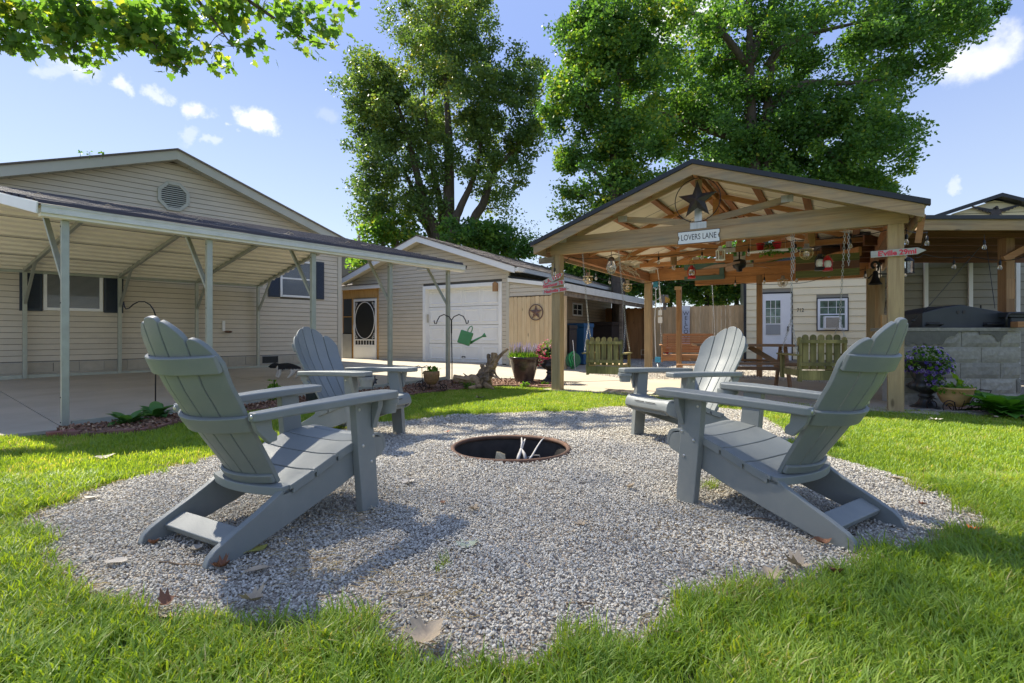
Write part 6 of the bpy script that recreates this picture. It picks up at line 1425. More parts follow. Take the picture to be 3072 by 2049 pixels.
# tricycle planter in the bed
def tricycle(label, loc, s, rz, pot):
    t = thing('tricycle_planter', label, 'planter stand', loc, rz)
    mb = MB()
    def wheel(cx, cy, r):
        m = MB(); m.tube([(cx+r*math.cos(a), cy, r+r*math.sin(a)) for a in np.linspace(0,2*PI,25)[:-1]], .007*s, 5, closed=True)
        for k in range(3): a = PI*k/3; m.tube([(cx-r*math.cos(a),cy,r-r*math.sin(a)),(cx+r*math.cos(a),cy,r+r*math.sin(a))], .004*s, 4)
        m.build('wheel', m_rustdark, t, smooth=True)
    wheel(-.17*s,-.10*s,.085*s); wheel(-.11*s,.10*s,.085*s); wheel(.19*s,0,.05*s)
    mb.tube([(-.14*s,-.10*s,.09*s),(-.14*s,.10*s,.09*s)], .006*s, 5).tube([(-.14*s,0,.09*s),(0,0,.05*s),(.19*s,0,.05*s)], .006*s, 5).tube([(.19*s,0,.05*s),(.12*s,0,.12*s),(.13*s,0,.16*s)], .006*s, 5)
    mb.tube([(-.14*s,0,.09*s),(-.15*s,0,.37*s),(-.20*s,0,.40*s),(-.27*s,0,.38*s),(-.285*s,0,.33*s)], .006*s, 5).tube([(-.15*s,0,.37*s),(-.08*s,0,.40*s),(.03*s,0,.36*s),(.10*s,0,.29*s)], .006*s, 5)
    mb.tube([(.11*s*math.cos(a), .11*s*math.sin(a), .29*s) for a in np.linspace(0,2*PI,21)[:-1]], .005*s, 4, closed=True)
    for k in range(6): a = 2*PI*k/6; mb.tube([(.11*s*math.cos(a),.11*s*math.sin(a),.29*s),(.10*s*math.cos(a),.10*s*math.sin(a),.17*s),(0,0,.10*s)], .004*s, 4)
    mb.build('frame', m_rustdark, t, smooth=True); return t
m_rustdark = plain('dark_rusted_wire', (.035,.022,.018), .6, .3)
tl = G(1290,1180,.02); tc_ = tricycle('rusty wire tricycle planter stand in the left bed', tl+Vector((.0,.15,.02)), 1.0, rad(10), 'coir')
ck = thing('coir_basket', 'brown coir basket planter sitting on the rusty wire tricycle', 'basket', tl+Vector((.0,.15,.05))); MB().lathe([(.0,.07),(.07,.08),(.115,.14),(.13,.22),(.128,.285),(.118,.285),(.11,.25),(0,.25)], 20).build('liner', m_coir, ck, smooth=True)
foliage('leaves', m_leafgen, (0,0,.29), .11,.11,.05, 60, .07, ck, seed=12)
# driftwood
dwp = [P(1362,1133,8.9),P(1392,1145,8.85),P(1432,1140,8.8),P(1448,1122,8.8),P(1462,1098,8.8),P(1473,1072,8.8),P(1477,1060,8.8)]
base = G(1440,1163,.05); dw_ = thing('driftwood', 'gnarled upright driftwood stump with one long curved branch in the bed', 'driftwood', base)
def noisy_tube(pts, rs, n=14, amp=.35, seed=1, name='trunk', sub=6):
    pts = [Vector(p) for p in pts]; P2 = []; R2 = []
    for i in range(len(pts)-1):
        p0 = pts[max(i-1,0)]; p1 = pts[i]; p2 = pts[i+1]; p3 = pts[min(i+2,len(pts)-1)]
        for k in range(sub):
            t = k/sub; P2.append(.5*((2*p1)+(p2-p0)*t+(2*p0-5*p1+4*p2-p3)*t*t+(3*p1-p0-3*p2+p3)*t**3)); R2.append(rs[i]+(rs[i+1]-rs[i])*t)
    P2.append(pts[-1]); R2.append(rs[-1]); mb = MB(); mb.tube(P2, R2, n); m = len(P2)
    for i in range(m):
        c = P2[i]
        for k in range(n):
            v = Vector(mb.v[i*n+k]); d = v-c; f = 1+amp*mnoise.noise(Vector((k*.9+seed*7, i*.22, seed)))+amp*.6*mnoise.noise(Vector((k*2.3, i*.5, seed+9))); mb.v[i*n+k] = tuple(c+d*f)
    return mb
L_ = lambda l: [p-base for p in l]
noisy_tube(L_([P(1448,1168,8.85),P(1455,1135,8.85),P(1470,1105,8.85),P(1481,1080,8.85),P(1484,1058,8.85)]), [.13,.12,.085,.07,.035], 16, .7, 2).build('trunk', m_drift, dw_)
noisy_tube(L_([P(1440,1150,8.8),P(1415,1140,8.75),P(1390,1137,8.7),P(1360,1131,8.7)]), [.11,.075,.055,.045], 12, .5, 4).build('root', m_drift, dw_)
noisy_tube(L_([P(1481,1095,8.85),P(1492,1078,8.85),P(1505,1062,8.85),P(1524,1046,8.85)]), [.055,.035,.026,.020], 10, .25, 5).build('branch', m_drift, dw_)
for i, (pts, r) in enumerate((([P(1465,1115,8.8),P(1480,1112,8.7),P(1488,1125,8.7),P(1498,1136,8.6)], [.03,.018,.015,.010]), ([P(1470,1120,8.8),P(1483,1130,8.6),P(1500,1136,8.5)], [.03,.018,.010]), ([P(1448,1150,8.8),P(1468,1160,8.6),P(1482,1168,8.5)], [.055,.035,.015]), ([P(1410,1135,8.8),P(1398,1126,8.8),P(1390,1120,8.8)], [.02,.012,.006]),
    ([P(1450,1155,8.9),P(1430,1160,8.6),P(1405,1163,8.5)], [.06,.035,.015]), ([P(1455,1110,8.9),P(1446,1098,8.9),P(1440,1096,8.9)], [.05,.04,.02]), ([P(1470,1085,8.9),P(1466,1072,8.9),P(1468,1062,8.9)], [.05,.035,.02]))):
    noisy_tube(L_(pts), r, 8, .5, 10+i, sub=4).build('branch' if i < 4 else 'root', m_drift, dw_)
# lavender pot
lp = thing('glazed_pot', 'large glazed brown and black pot beside the left pavilion post', 'pot', G(1573,1148,.045))
MB().lathe([(0,.0),(.155,.0),(.165,.02),(.215,.20),(.26,.36),(.268,.43),(.285,.44),(.288,.475),(.27,.48),(.255,.46),(.25,.40),(0,.40)], 36).build('pot', m_pot, lp, smooth=True)
MB().lathe([(0,.405),(.25,.405)], 20).build('soil', m_mulch, lp)
lv = thing('lavender', 'lavender with many pale purple flower spikes growing in the glazed pot', 'plant', lp.location+Vector((0,0,.41)))
g = random.Random(4); mbl = MB(); stm = MB()
m_lav = leafmat('lavender_flower', [(0, (.22,.18,.42)), (1, (.42,.38,.62))], .3)
m_petal = leafmat('petunia_petal', [(0, (.35,.03,.14)), (.45, (.55,.12,.25)), (.75, (.62,.45,.50)), (1, (.75,.68,.70))], .3)
m_petalp = leafmat('purple_petal', [(0, (.05,.03,.20)), (.45, (.20,.13,.38)), (.7, (.42,.36,.60)), (1, (.62,.58,.72))], .3)
for i in range(95):
    a = g.uniform(0,2*PI); r = .24*math.sqrt(g.random()); ln = Vector((math.cos(a)*g.uniform(.1,.32)*r/.24, math.sin(a)*.25*r/.24, 1)).normalized(); h = g.uniform(.15,.27); b0 = Vector((r*math.cos(a), r*math.sin(a), 0)); stm.tube([b0, b0+ln*h], .0025, 3)
    for k in range(7):
        c = b0+ln*(h+.012*k); w_ = .011*(1-k/9); mbl.add([c+Vector((w_,0,0)), c+Vector((0,w_,.004)), c+Vector((-w_,0,0)), c+Vector((0,-w_,.004)), c+Vector((0,0,.013))], [(0,1,4),(1,2,4),(2,3,4),(3,0,4),(3,2,1,0)])
stm.build('stems', m_leafgen, lv); o = mbl.build('flower_spikes', m_lav, lv); 
at = o.data.attributes.new('tint', 'FLOAT', 'POINT'); at.data.foreach_set('value', [g.random() for _ in range(len(o.data.vertices))])
gg = np.random.default_rng(8); n = 420; an = gg.uniform(0,2*PI,n); rr = .25*np.sqrt(gg.random(n)); pts = np.stack([rr*np.cos(an), rr*np.sin(an), gg.uniform(-.01,.05,n)],1); dr_ = np.stack([.4*np.cos(an),.4*np.sin(an),np.ones(n)],1)
leafmesh('leaves', m_leafgen, pts, .13, gg, lv, shape='blade', dirs=dr_*1.3, tint=gg.uniform(.4,1,n))
# urns with petunias
def urn(label, loc, s, wide):
    t = thing('garden_urn', label, 'urn', loc)
    prof = [(0,.0),(.15,.0),(.15,.045),(.135,.055),(.10,.075),(.065,.13),(.055,.17),(.075,.19),(.075,.205),(.055,.22),(.065,.24),(.13,.28),(.165,.32),(.165,.35),(.13,.385),(.115,.42),(.115,.55),(.135,.62),(.165,.66),(.17,.675),(.155,.68),(.14,.65),(0,.65)]
    fl_ = [0,0,0,0,.02,.05,.05,0,0,0,.03,.09,.09,.07,.03,.02,.03,.02,0,0,0,0,0]
    m = MB(); n = 48; vs = []
    for i, (r, z) in enumerate(prof):
        for k in range(n): a = 2*PI*k/n; q = r*s*wide*(1+fl_[i]*math.cos(a*12)); vs.append((q*math.cos(a), q*math.sin(a), z*s))
    m.add(vs, [(i*n+k, i*n+(k+1)%n, (i+1)*n+(k+1)%n, (i+1)*n+k) for i in range(len(prof)-1) for k in range(n)]); m.build('urn', m_urn, t, smooth=True)
    m = MB()
    for q in (-1,1): m.tube([(q*.12*s*wide,0,.40*s),(q*.16*s*wide,0,.50*s),(q*.17*s*wide,0,.62*s)], .012*s, 6)
    m.build('handle', m_urn, t); return t
u1 = urn('dark urn half hidden behind the left pavilion post', G(1652,1150,.045)+Vector((0,.2,0)), .95, 1.0)
u2 = urn('dark fluted pedestal urn in front of the block wall', G(2788,1232)+Vector((0,.05,.0)), .90, 1.25)
def petunias(label, loc, rx, ry, rz, mat, seed, droop, nf=150, nl=500):
    t = thing('petunia_plant', label, 'flowers', loc); g = np.random.default_rng(seed)
    foliage('leaves', m_leafgen, (0,0,0), rx*.95, ry*.95, rz*.9, nl, .045, t, seed=seed, droop=droop)
    n = nf; d = g.normal(size=(n,3)); d /= np.linalg.norm(d,axis=1)[:,None]; p = d*np.array([rx,ry,rz])*g.uniform(.85,1.08,(n,1)); p[:,2] -= droop*(d[:,0]**2+d[:,1]**2); mb = MB(); tn = []
    for i in range(n):
        c = Vector(p[i]); u = (Vector(d[i])+Vector((0,-.4,.3))).normalized(); x = u.orthogonal().normalized(); y = u.cross(x); r = g.uniform(.018,.028); tv = float(g.random())
        vs = [c-u*.008]+[c+u*.004+(x*math.cos(a)+y*math.sin(a))*r*(1 if k % 2 else .72) for k, a in enumerate(np.linspace(0,2*PI,11)[:-1])]; mb.add(vs, [(0,1+k,1+(k+1)%10) for k in range(10)]); tn += [0.0]+[tv]*10
    o = mb.build('flowers', mat, t); at = o.data.attributes.new('tint','FLOAT','POINT'); at.data.foreach_set('value', tn); return t
petunias('pink and white petunias spilling from the urn behind the left pavilion post', u1.location+Vector((-.02,-.02,.64)), .25,.22,.16, m_petal, 31, .14, 170, 520)
petunias('pink petunias trailing down the left side of the half hidden urn', u1.location+Vector((-.20,-.05,.48)), .07,.07,.17, m_petal, 32, .0, 70, 120)
petunias('purple and lilac petunias overflowing the fluted urn by the block wall', u2.location+Vector((.02,0,.66)), .29,.24,.16, m_petalp, 33, .13, 190, 650)
petunias('purple petunias trailing down over the front of the fluted urn', u2.location+Vector((-.02,-.16,.45)), .12,.06,.16, m_petalp, 34, .02, 60, 160)
# terracotta bowl on a scroll tricycle stand
ts_ = G(2890,1243); st_ = thing('scroll_stand', 'black scroll wire tricycle stand in front of the block wall', 'planter stand', ts_+Vector((0,.08,0)))
mb = MB()
def spiral(c, r, a0, turns, n=18): return [(c[0]+r*(1-.55*i/n)*math.cos(a0+2*PI*turns*i/n), c[1], c[2]+r*(1-.55*i/n)*math.sin(a0+2*PI*turns*i/n)) for i in range(n+1)]
for y in (-.12, .12):
    mb.tube(spiral((-.20,y,.085),.085,PI*.3,1.3), .006, 5); mb.tube(spiral((.28,y*.4,.095),.095,PI*.2,1.2), .006, 5)
mb.tube([(-.14,-.12,.15),(-.10,-.1,.05),(0,0,.04),(.12,0,.05),(.25,0,.10),(.36,0,.19),(.40,0,.27),(.26,0,.28)], .007, 5)
mb.tube([(.13*math.cos(a),.13*math.sin(a),.135) for a in np.linspace(0,2*PI,25)[:-1]], .005, 4, closed=True)
for k in range(5): a = 2*PI*k/5-.6; mb.tube([(.15*math.cos(a),.15*math.sin(a),.17),(.135*math.cos(a),.135*math.sin(a),.135),(.07*math.cos(a),.07*math.sin(a),.04)], .005, 4)
mb.build('frame', m_rustdark, st_, smooth=True)
tb_ = thing('terracotta_bowl', 'mossy terracotta bowl planter on the scroll stand', 'pot', ts_+Vector((-.03,.08,.085)))
MB().lathe([(0,.0),(.085,.0),(.13,.05),(.165,.13),(.175,.20),(.188,.205),(.188,.225),(.172,.225),(.165,.19),(0,.19)], 30).build('bowl', m_terra, tb_, smooth=True)
fn = thing('trailing_plant', 'yellow-green trailing plant with one tall oak-like shoot in the terracotta bowl', 'plant', tb_.location+Vector((0,0,.20)))
foliage('leaves', m_leafgen, (0,0,.015), .24,.16,.03, 260, .055, fn, seed=41, tint=(.5,1), droop=.02); MB().tube([(.03,0,0),(.035,0,.08),(.03,0,.13)], .005, 5).build('stem', m_leafgen, fn)
gg = np.random.default_rng(5); leafmesh('shoot', m_leafgen, np.array([[.03,0,.10],[.03,-.01,.11],[.02,0,.08],[.04,0,.12]]), .10, gg, fn, shape='maple', tint=np.ones(4))
MB().tube([(.09,0,0),(.14,0,.07),(.19,0,.12)], .002, 3).tube([(.08,0,0),(.12,0,.08),(.14,0,.13)], .002, 3).tube([(-.1,0,0),(-.16,0,.05)], .002, 3).build('stalks', m_rope, fn)

# ------------------------------------------------------------------ dog on the drive
dgl = G(866,1135,dz(*P(866,HY,10.3).xy)); dog = thing('dog', 'small black and white dog walking left on the concrete drive', 'dog', (dgl.x, dgl.y, dgl.z), rad(0))
S = 10.3*0+dgl.y/FP*1.0   # metres per photo pixel at the dog
def dq(px, py, y=0): return (( (px-866)*S), y, (1135-py)*S)
verts = [dq(890,1100), dq(872,1099), dq(848,1100), dq(836,1097), dq(823,1096), dq(808,1101,-.0),              # pelvis, back, chest, neck, head, muzzle
         dq(883,1112,-.045), dq(878,1122,-.045), dq(871,1128,-.045), dq(866,1133.5,-.045),
         dq(888,1112,.045), dq(893,1121,.045), dq(888,1128,.045), dq(883,1133.5,.045),
         dq(843,1112,-.04), dq(843,1122,-.04), dq(836,1133,-.04),
         dq(836,1112,.04), dq(829,1122,.04), dq(826,1132,.04),
         dq(897,1104), dq(905,1110)]
edges = [(0,1),(1,2),(2,3),(3,4),(4,5),(0,6),(6,7),(7,8),(8,9),(0,10),(10,11),(11,12),(12,13),(2,14),(14,15),(15,16),(2,17),(17,18),(18,19),(0,20),(20,21)]
rs = [.070,.066,.080,.042,.062,.026,.046,.030,.019,.018,.046,.030,.019,.018,.034,.022,.019,.034,.022,.019,.028,.016]
me = bpy.data.meshes.new('body'); me.from_pydata(verts, edges, []); o = bpy.data.objects.new('body', me); COL.objects.link(o)
sk = o.modifiers.new('skin','SKIN'); ss = o.modifiers.new('s','SUBSURF'); ss.levels = 2; ss.render_levels = 2; sk.use_smooth_shade = True
for i, v in enumerate(me.skin_vertices[0].data if me.skin_vertices else []): v.radius = (rs[i], rs[i]); v.use_root = (i == 0)
if not me.skin_vertices:
    pass
me_m, t_, b_ = base_mat('dog_fur'); v_, _ = coords(t_, rnd=False); sepx = N(t_,'ShaderNodeSeparateXYZ'); t_.links.new(v_, sepx.inputs[0])
nz_ = noise(t_, v_, 9, 4); ad = N(t_,'ShaderNodeMath',_operation='MULTIPLY_ADD'); ad.inputs[1].default_value = .16; t_.links.new(nz_, ad.inputs[0]); t_.links.new(sepx.outputs['Z'], ad.inputs[2])
t_.links.new(ramp(t_, ad.outputs[0], [(.225,(.55,.53,.50)),(.245,(.012,.012,.014))]), b_.inputs['Base Color']); b_.inputs['Roughness'].default_value = .9; bump(t_, b_, noise(t_, v_, 120, 3), .004)
me.materials.append(me_m); o.parent = dog; OFF[o.name] = Vector((0,0,0))
if not o.data.skin_vertices: print('no skin layer')
for s in (-1,1): MB().prism([(dq(827,1097)[0]-.012,dq(0,1091)[2]),(dq(827,1097)[0]+.022,dq(0,1092)[2]),(dq(827,1097)[0]+.018,dq(0,1100)[2])], 'y', s*.034-.004, s*.034+.004).build('ear', m_black, dog)
m_dw = plain('white_fur', (.55,.53,.5), .9)
MB().ball(dq(835,1104,-.02), .040, sq=(.5,1.2,1.1)).build('white_collar_fur', m_dw, dog, smooth=True)
MB().ball(dq(807,1100,-.0), .012).build('nose', m_ink, dog); MB().ball(dq(819,1096,-.040), .007).build('eye', m_ink, dog)

# ------------------------------------------------------------------ utility pole far behind
up_ = thing('utility_pole', 'small grey utility pole with crossarm far behind the carport', 'utility pole', (P(1077,HY,60).x, 60, 0))
zt_ = P(1077,706,60).z; MB().tube([(0,0,0),(0,0,zt_)], .16, 8).build('pole', m_oldwood, up_); MB().box(-.75,.75,-.08,.08,zt_-.9,zt_-.6).build('crossarm', m_oldwood, up_)
nb = thing('neighbour_house', 'low neighbouring house with brown shingle roof seen over the entry roof', 'house', (P(1080,HY,30).x, 30, 0), rad(-20))
MB().box(-6,7,0,6,0,3.6).build('wall', m_side, nb); MB().prism([(-6.5,3.5),(7.5,3.5),(7.5,3.62),(.5,6.0),(-6.5,3.62)], 'y', -.3, 6.3).build('roof', m_shingle, nb)
# ------------------------------------------------------------------ trees
m_lfA = leafmat('maple_crown_leaf', [(0,(.06,.115,.045)),(.55,(.11,.18,.06)),(.85,(.165,.235,.065)),(1,(.28,.27,.06))], .33, rough=.42)
m_lfB = leafmat('big_tree_leaf', [(0,(.045,.11,.035)),(.6,(.09,.19,.05)),(.9,(.17,.28,.045)),(1,(.30,.32,.04))], .36, rough=.42)
m_lfM = leafmat('overhanging_maple_leaf', [(0,(.07,.15,.04)),(.6,(.12,.22,.05)),(1,(.36,.35,.06))], .52, rough=.45)
m_lfC = leafmat('hedge_leaf', [(0,(.015,.05,.012)),(.6,(.035,.09,.015)),(1,(.14,.22,.02))], .35)
def tree(name, label, base, limbs, blobs, ncl, per, lsize, leaf, seed, csig=.5, shape='quad', cat='tree', brk=.03, parentR=.25, tw=True, tintb=None, maxbr=10**6):
    """limbs: list of (points, radii); blobs: ellipsoids (centre, radii, weight) that hold the clusters"""
    t = thing(name, label, cat, base); g = np.random.default_rng(seed); B = Vector(base)
    mbt = MB(); nodes = []
    for pts, rs in limbs:
        pts = [Vector(p)-B for p in pts]; pp_ = []; rr = []
        for i in range(len(pts)-1):
            p0 = pts[max(i-1,0)]; p1 = pts[i]; p2 = pts[i+1]; p3 = pts[min(i+2,len(pts)-1)]
            for k in range(5): q = k/5; pp_.append(.5*((2*p1)+(p2-p0)*q+(2*p0-5*p1+4*p2-p3)*q*q+(3*p1-p0-3*p2+p3)*q**3)); rr.append(rs[i]+(rs[i+1]-rs[i])*q)
        pp_.append(pts[-1]); rr.append(rs[-1]); mbt.tube(pp_, rr, 9)
        nodes += [(p, r) for p, r in zip(pp_, rr) if r < rs[0]*.9 or True]
    mbt.build('trunk', m_bark, t, smooth=True)
    w = np.array([b[2] for b in blobs], float); w /= w.sum(); cs = []
    for _ in range(ncl):
        b = blobs[g.choice(len(blobs), p=w)]; d = g.normal(size=3); d /= np.linalg.norm(d); r = g.uniform(.10,1)**.50; cs.append(np.array(b[0])-np.array(B)+d*r*np.array(b[1]))
    cs = np.array(cs); NP = np.array([tuple(p) for p, r in nodes]); NR = [r for p, r in nodes]
    order = np.argsort(np.min(np.linalg.norm(cs[:,None]-NP[None], axis=2), axis=1))[:maxbr]; mbb = MB()
    for ci in order:
        c = cs[ci]; d = np.linalg.norm(NP-c, axis=1)+np.where(NP[:,2] > c[2]+.2, 1.2, 0); j = int(np.argmin(d)); a = Vector(NP[j]); e = Vector(c); L = (e-a).length
        if L < .15 or L > 7: continue
        mid = a.lerp(e,.5)+Vector((g.normal()*.08*L, g.normal()*.08*L, .10*L)); r0 = min(NR[j]*.6, brk*(1+L*.35)); ps = [a, a.lerp(mid,.5)+Vector((0,0,.03*L)), mid, mid.lerp(e,.5)+Vector((0,0,.03*L)), e]
        mbb.tube(ps, [r0, r0*.85, r0*.65, r0*.45, .006], 5, cap=False); nn = np.array([tuple(ps[2]), tuple(ps[3])]); NP = np.vstack([NP, nn]); NR += [r0*.65, r0*.45]
    mbb.build('branches', m_bark, t, smooth=True)
    n = ncl*per; ci = g.integers(0, ncl, n); sg = csig*g.uniform(.5,1.2,ncl)[ci]
    off = g.normal(size=(n,3)); off *= (np.abs(g.normal(size=n))**.35)[:,None]/np.linalg.norm(off,axis=1)[:,None]
    p = cs[ci]+off*sg[:,None]*np.array([1,1,.75]); tb = g.uniform(0,.55,ncl)[ci]; tint = np.clip(tb+g.uniform(-.1,.45,n)+(g.random(n) > .985)*.5, 0, 1)
    if tintb is not None: tint = np.clip(tint+tintb(p, g), 0, 1)
    leafmesh('crown', leaf, p, lsize, g, t, tint=tint, shape=shape, flat=.3); return t
def PX(px, py, Y): v = P(px, py, Y); return (v.x, v.y, v.z)
# multi-stemmed maple behind the garage
Y = 27; b0 = (P(1350,HY,Y).x, Y, 0)
def T(px, py, dy=0): return PX(px, py, Y+dy)
limbs = [([b0, T(1345,740), T(1345,640), T(1347,500), T(1345,380), T(1335,240), T(1330,120)], [.45,.36,.33,.26,.18,.10,.05]),
         ([b0, T(1312,715), T(1282,640), T(1250,520), T(1222,400), T(1180,280)], [.30,.28,.24,.18,.12,.05]),
         ([b0, T(1300,730,1), T(1262,650,1), T(1235,560,1), T(1170,430,1)], [.25,.22,.17,.12,.05]),
         ([b0, T(1362,700,-.5), T(1378,630,-.5), T(1410,560,-.5), T(1435,480,-.5), T(1450,330)], [.28,.26,.2,.15,.1,.05]),
         ([b0, T(1410,700), T(1450,610), T(1480,520), T(1540,450), T(1590,380)], [.30,.26,.22,.16,.10,.05]),
         ([b0, T(1330,700,.6), T(1318,600,.6), T(1298,500,.6), T(1280,380,.6), T(1270,250)], [.25,.22,.18,.13,.08,.04])]
def bl(px, py, rx, rz, w, ry=None, Yc=None): Yc = Yc or Y; return (PX(px, py, Yc), (rx/FP*Yc, (ry if ry else rx)/FP*Yc, rz/FP*Yc), w)
blobs = [bl(1340,110,170,130,2.2), bl(1320,300,250,190,5), bl(1180,330,150,150,1.6), bl(1500,330,150,150,1.8), bl(1200,520,150,130,1.6), bl(1440,500,170,110,1.4), bl(1150,470,110,130,.9), bl(1070,240,60,60,.25), bl(1300,60,180,90,1.3), bl(1120,270,90,110,.9), bl(1110,560,80,90,.6), bl(1560,250,90,110,.9), bl(1600,400,60,70,.4), bl(1230,640,110,60,.5), bl(1580,430,60,50,.25), bl(1500,610,70,40,.25), bl(1110,640,60,40,.25), bl(1440,-60,130,100,.6)]
tree('maple_tree', 'tall multi-stemmed maple with open crown behind the garage', b0, limbs, blobs, 520, 190, .16, m_lfA, 11, .60, tintb=lambda p, g: np.where((p[:,0] < .5) & (p[:,2] > 11), .10, 0))  # leaves on the sunward upper left tinted lighter, sunlight put into colour
# low bush and fine-leaved tree at its foot
Y = 26; b1 = (P(1150,HY,Y).x, Y, 0)
tree('small_tree', 'loose yellow-green bush rising between the carport roof and the garage peak', b1, [([b1, T(1150,760), T(1148,700)], [.12,.1,.05]), ([b1, T(1190,740), T(1210,690)], [.10,.08,.04])],
     [bl(1130,700,60,50,1), bl(1200,690,70,50,1), bl(1090,790,50,60,.6), bl(1260,730,80,40,.8)], 60, 60, .22, m_lfM, 12, .5)
Y = 24; b2 = (P(1440,HY,Y).x, Y, 0)
tree('shrub', 'dark leafy shrub behind the garage roof ridge', b2, [([b2, T(1440,760), T(1445,720)], [.12,.1,.05])], [bl(1380,705,90,45,1), bl(1450,715,90,40,1), bl(1520,745,70,30,.7)], 60, 85, .2, m_lfB, 13, .45)
Y = 25; b3 = (P(1545,HY,Y).x, Y, 0)
tree('sparse_tree', 'thin sparse tree with tiny leaves right of the garage ridge', b3, [([b3, T(1543,745), T(1544,720), T(1556,700), T(1575,690)], [.07,.05,.04,.02,.01]), ([b3, T(1543,745), T(1530,718), T(1510,700)], [.06,.04,.03,.01]), ([b3, T(1545,735), T(1555,720), T(1590,715)], [.05,.03,.02,.01])],
     [bl(1555,690,60,25,1), bl(1510,700,50,25,1), bl(1590,715,40,25,.8), bl(1545,735,70,25,1), bl(1610,770,30,25,.4)], 70, 22, .11, m_lfB, 14, .45, brk=.012)
# big tree on the right
Y = 22; b4 = (P(2262,HY,Y).x, Y, 0)
limbs = [([b4, T(2262,560), T(2255,420), T(2250,300), T(2250,190), T(2248,60), T(2240,-60)], [.36,.28,.25,.22,.17,.11,.06]),
         ([b4, T(2300,520), T(2300,350), T(2310,240), T(2320,150), T(2290,60)], [.22,.20,.18,.14,.09,.05]),
         ([T(2300,340), T(2345,290), T(2420,250), T(2540,250), T(2640,240)], [.20,.17,.14,.09,.04]),
         ([T(2300,200), T(2340,150), T(2410,110), T(2520,80), T(2620,60)], [.18,.15,.11,.07,.03]),
         ([T(2255,190), T(2270,130), T(2290,60), T(2330,-20)], [.2,.16,.1,.05]),
         ([T(2400,260), T(2430,330), T(2450,400), T(2500,470), T(2590,520)], [.11,.09,.07,.05,.02]),
         ([T(2250,420), T(2150,400), T(2050,360), T(1960,330)], [.18,.14,.09,.04]),
         ([T(2245,200), T(2130,60), T(2030,40), T(1990,10), T(1900,0)], [.16,.13,.10,.07,.03])]
blobs = [bl(2200,380,260,170,4,200), bl(2420,420,250,150,3.2,200), bl(2560,330,180,160,2,160), bl(2650,450,130,110,1.2), bl(2200,120,220,150,3,200), bl(2470,120,260,120,3,200), bl(2720,110,170,90,1.3), bl(2860,60,110,60,.5), bl(2760,30,200,70,1), bl(2000,300,180,150,2), bl(2560,560,160,50,1), bl(2350,500,250,80,1.6), bl(2700,230,90,60,.5), bl(2350,-80,380,90,2), bl(2290,520,90,60,.7)]
tree('big_shade_tree', 'huge dark-leaved shade tree with thick limbs behind the pavilion', b4, limbs, [((b[0][0]*q_, b[0][1]*q_, EYE+(b[0][2]-EYE)*q_), b[1], b[2]*w_) for b in blobs for q_, w_ in ((1.07,1),(1.0,.45))], 640, 210, .165, m_lfB, 21, .60, tintb=lambda p, g: np.where(p[:,0] < -2.2, .10, 0))  # sunlit left side of the crown painted in as a lighter leaf tint
Y = 19.5; b5 = (P(1860,HY,Y).x, Y, 0)
limbs = [([b5, T(1850,640), T(1845,480), T(1850,350), T(1855,220), T(1850,100)], [.28,.24,.20,.16,.10,.04]), ([T(1848,560), T(1790,520), T(1740,470), T(1690,450)], [.09,.07,.05,.02]), ([T(1845,600), T(1780,580), T(1720,590)], [.08,.05,.02]), ([T(1850,380), T(1780,330), T(1720,290)], [.09,.06,.03])]
blobs = [bl(1800,130,140,110,2.2), bl(1760,60,110,80,1.2), bl(1740,270,120,110,1.8), bl(1880,250,150,150,2.4), bl(1930,80,130,100,1.6), bl(1900,440,140,130,2.0), bl(1780,560,120,60,1.0), bl(1700,480,60,60,.55), bl(1700,620,50,30,.3), bl(1960,580,120,60,1.0), bl(1660,330,45,80,.4), bl(1790,420,90,70,.6), bl(1820,640,110,30,.6)]
tree('tall_tree', 'tall yellow-green tree with fine foliage left of the big shade tree', b5, limbs, blobs, 330, 190, .14, m_lfB, 22, .46, tintb=lambda p, g: .12)
# foliage masses low behind the fence and sheds
Y = 22.5
for k, (px, py, rx, rz, lab, mt) in enumerate(((1740,800,90,60,'leafy shrub showing over the lean-to roof left of the pavilion', m_lfM),(1850,830,110,60,'dark shrub behind the lean-to roof between the swing chains', m_lfB),(2010,840,120,80,'dark green shrub behind the birdhouse', m_lfB),(2120,850,80,75,'bright sunlit green shrub rising over the cedar fence', m_lfM),(2210,850,70,75,'dark shrub beside the cream cabin wall', m_lfB),(2480,760,200,60,'dark foliage above the cream cabin roof', m_lfB),(2300,770,140,60,'dark foliage over the left end of the cabin roof', m_lfB))):
    bb = (P(px,HY,Y).x, Y+.02*k, 0); tree('shrub', lab, bb, [([bb, T(px,py+60), T(px,py)], [.12,.1,.05])], [bl(px,py,rx,rz,1,90)], int(rx*.55), 110, .15, mt, 40+k, .5, tw=False)
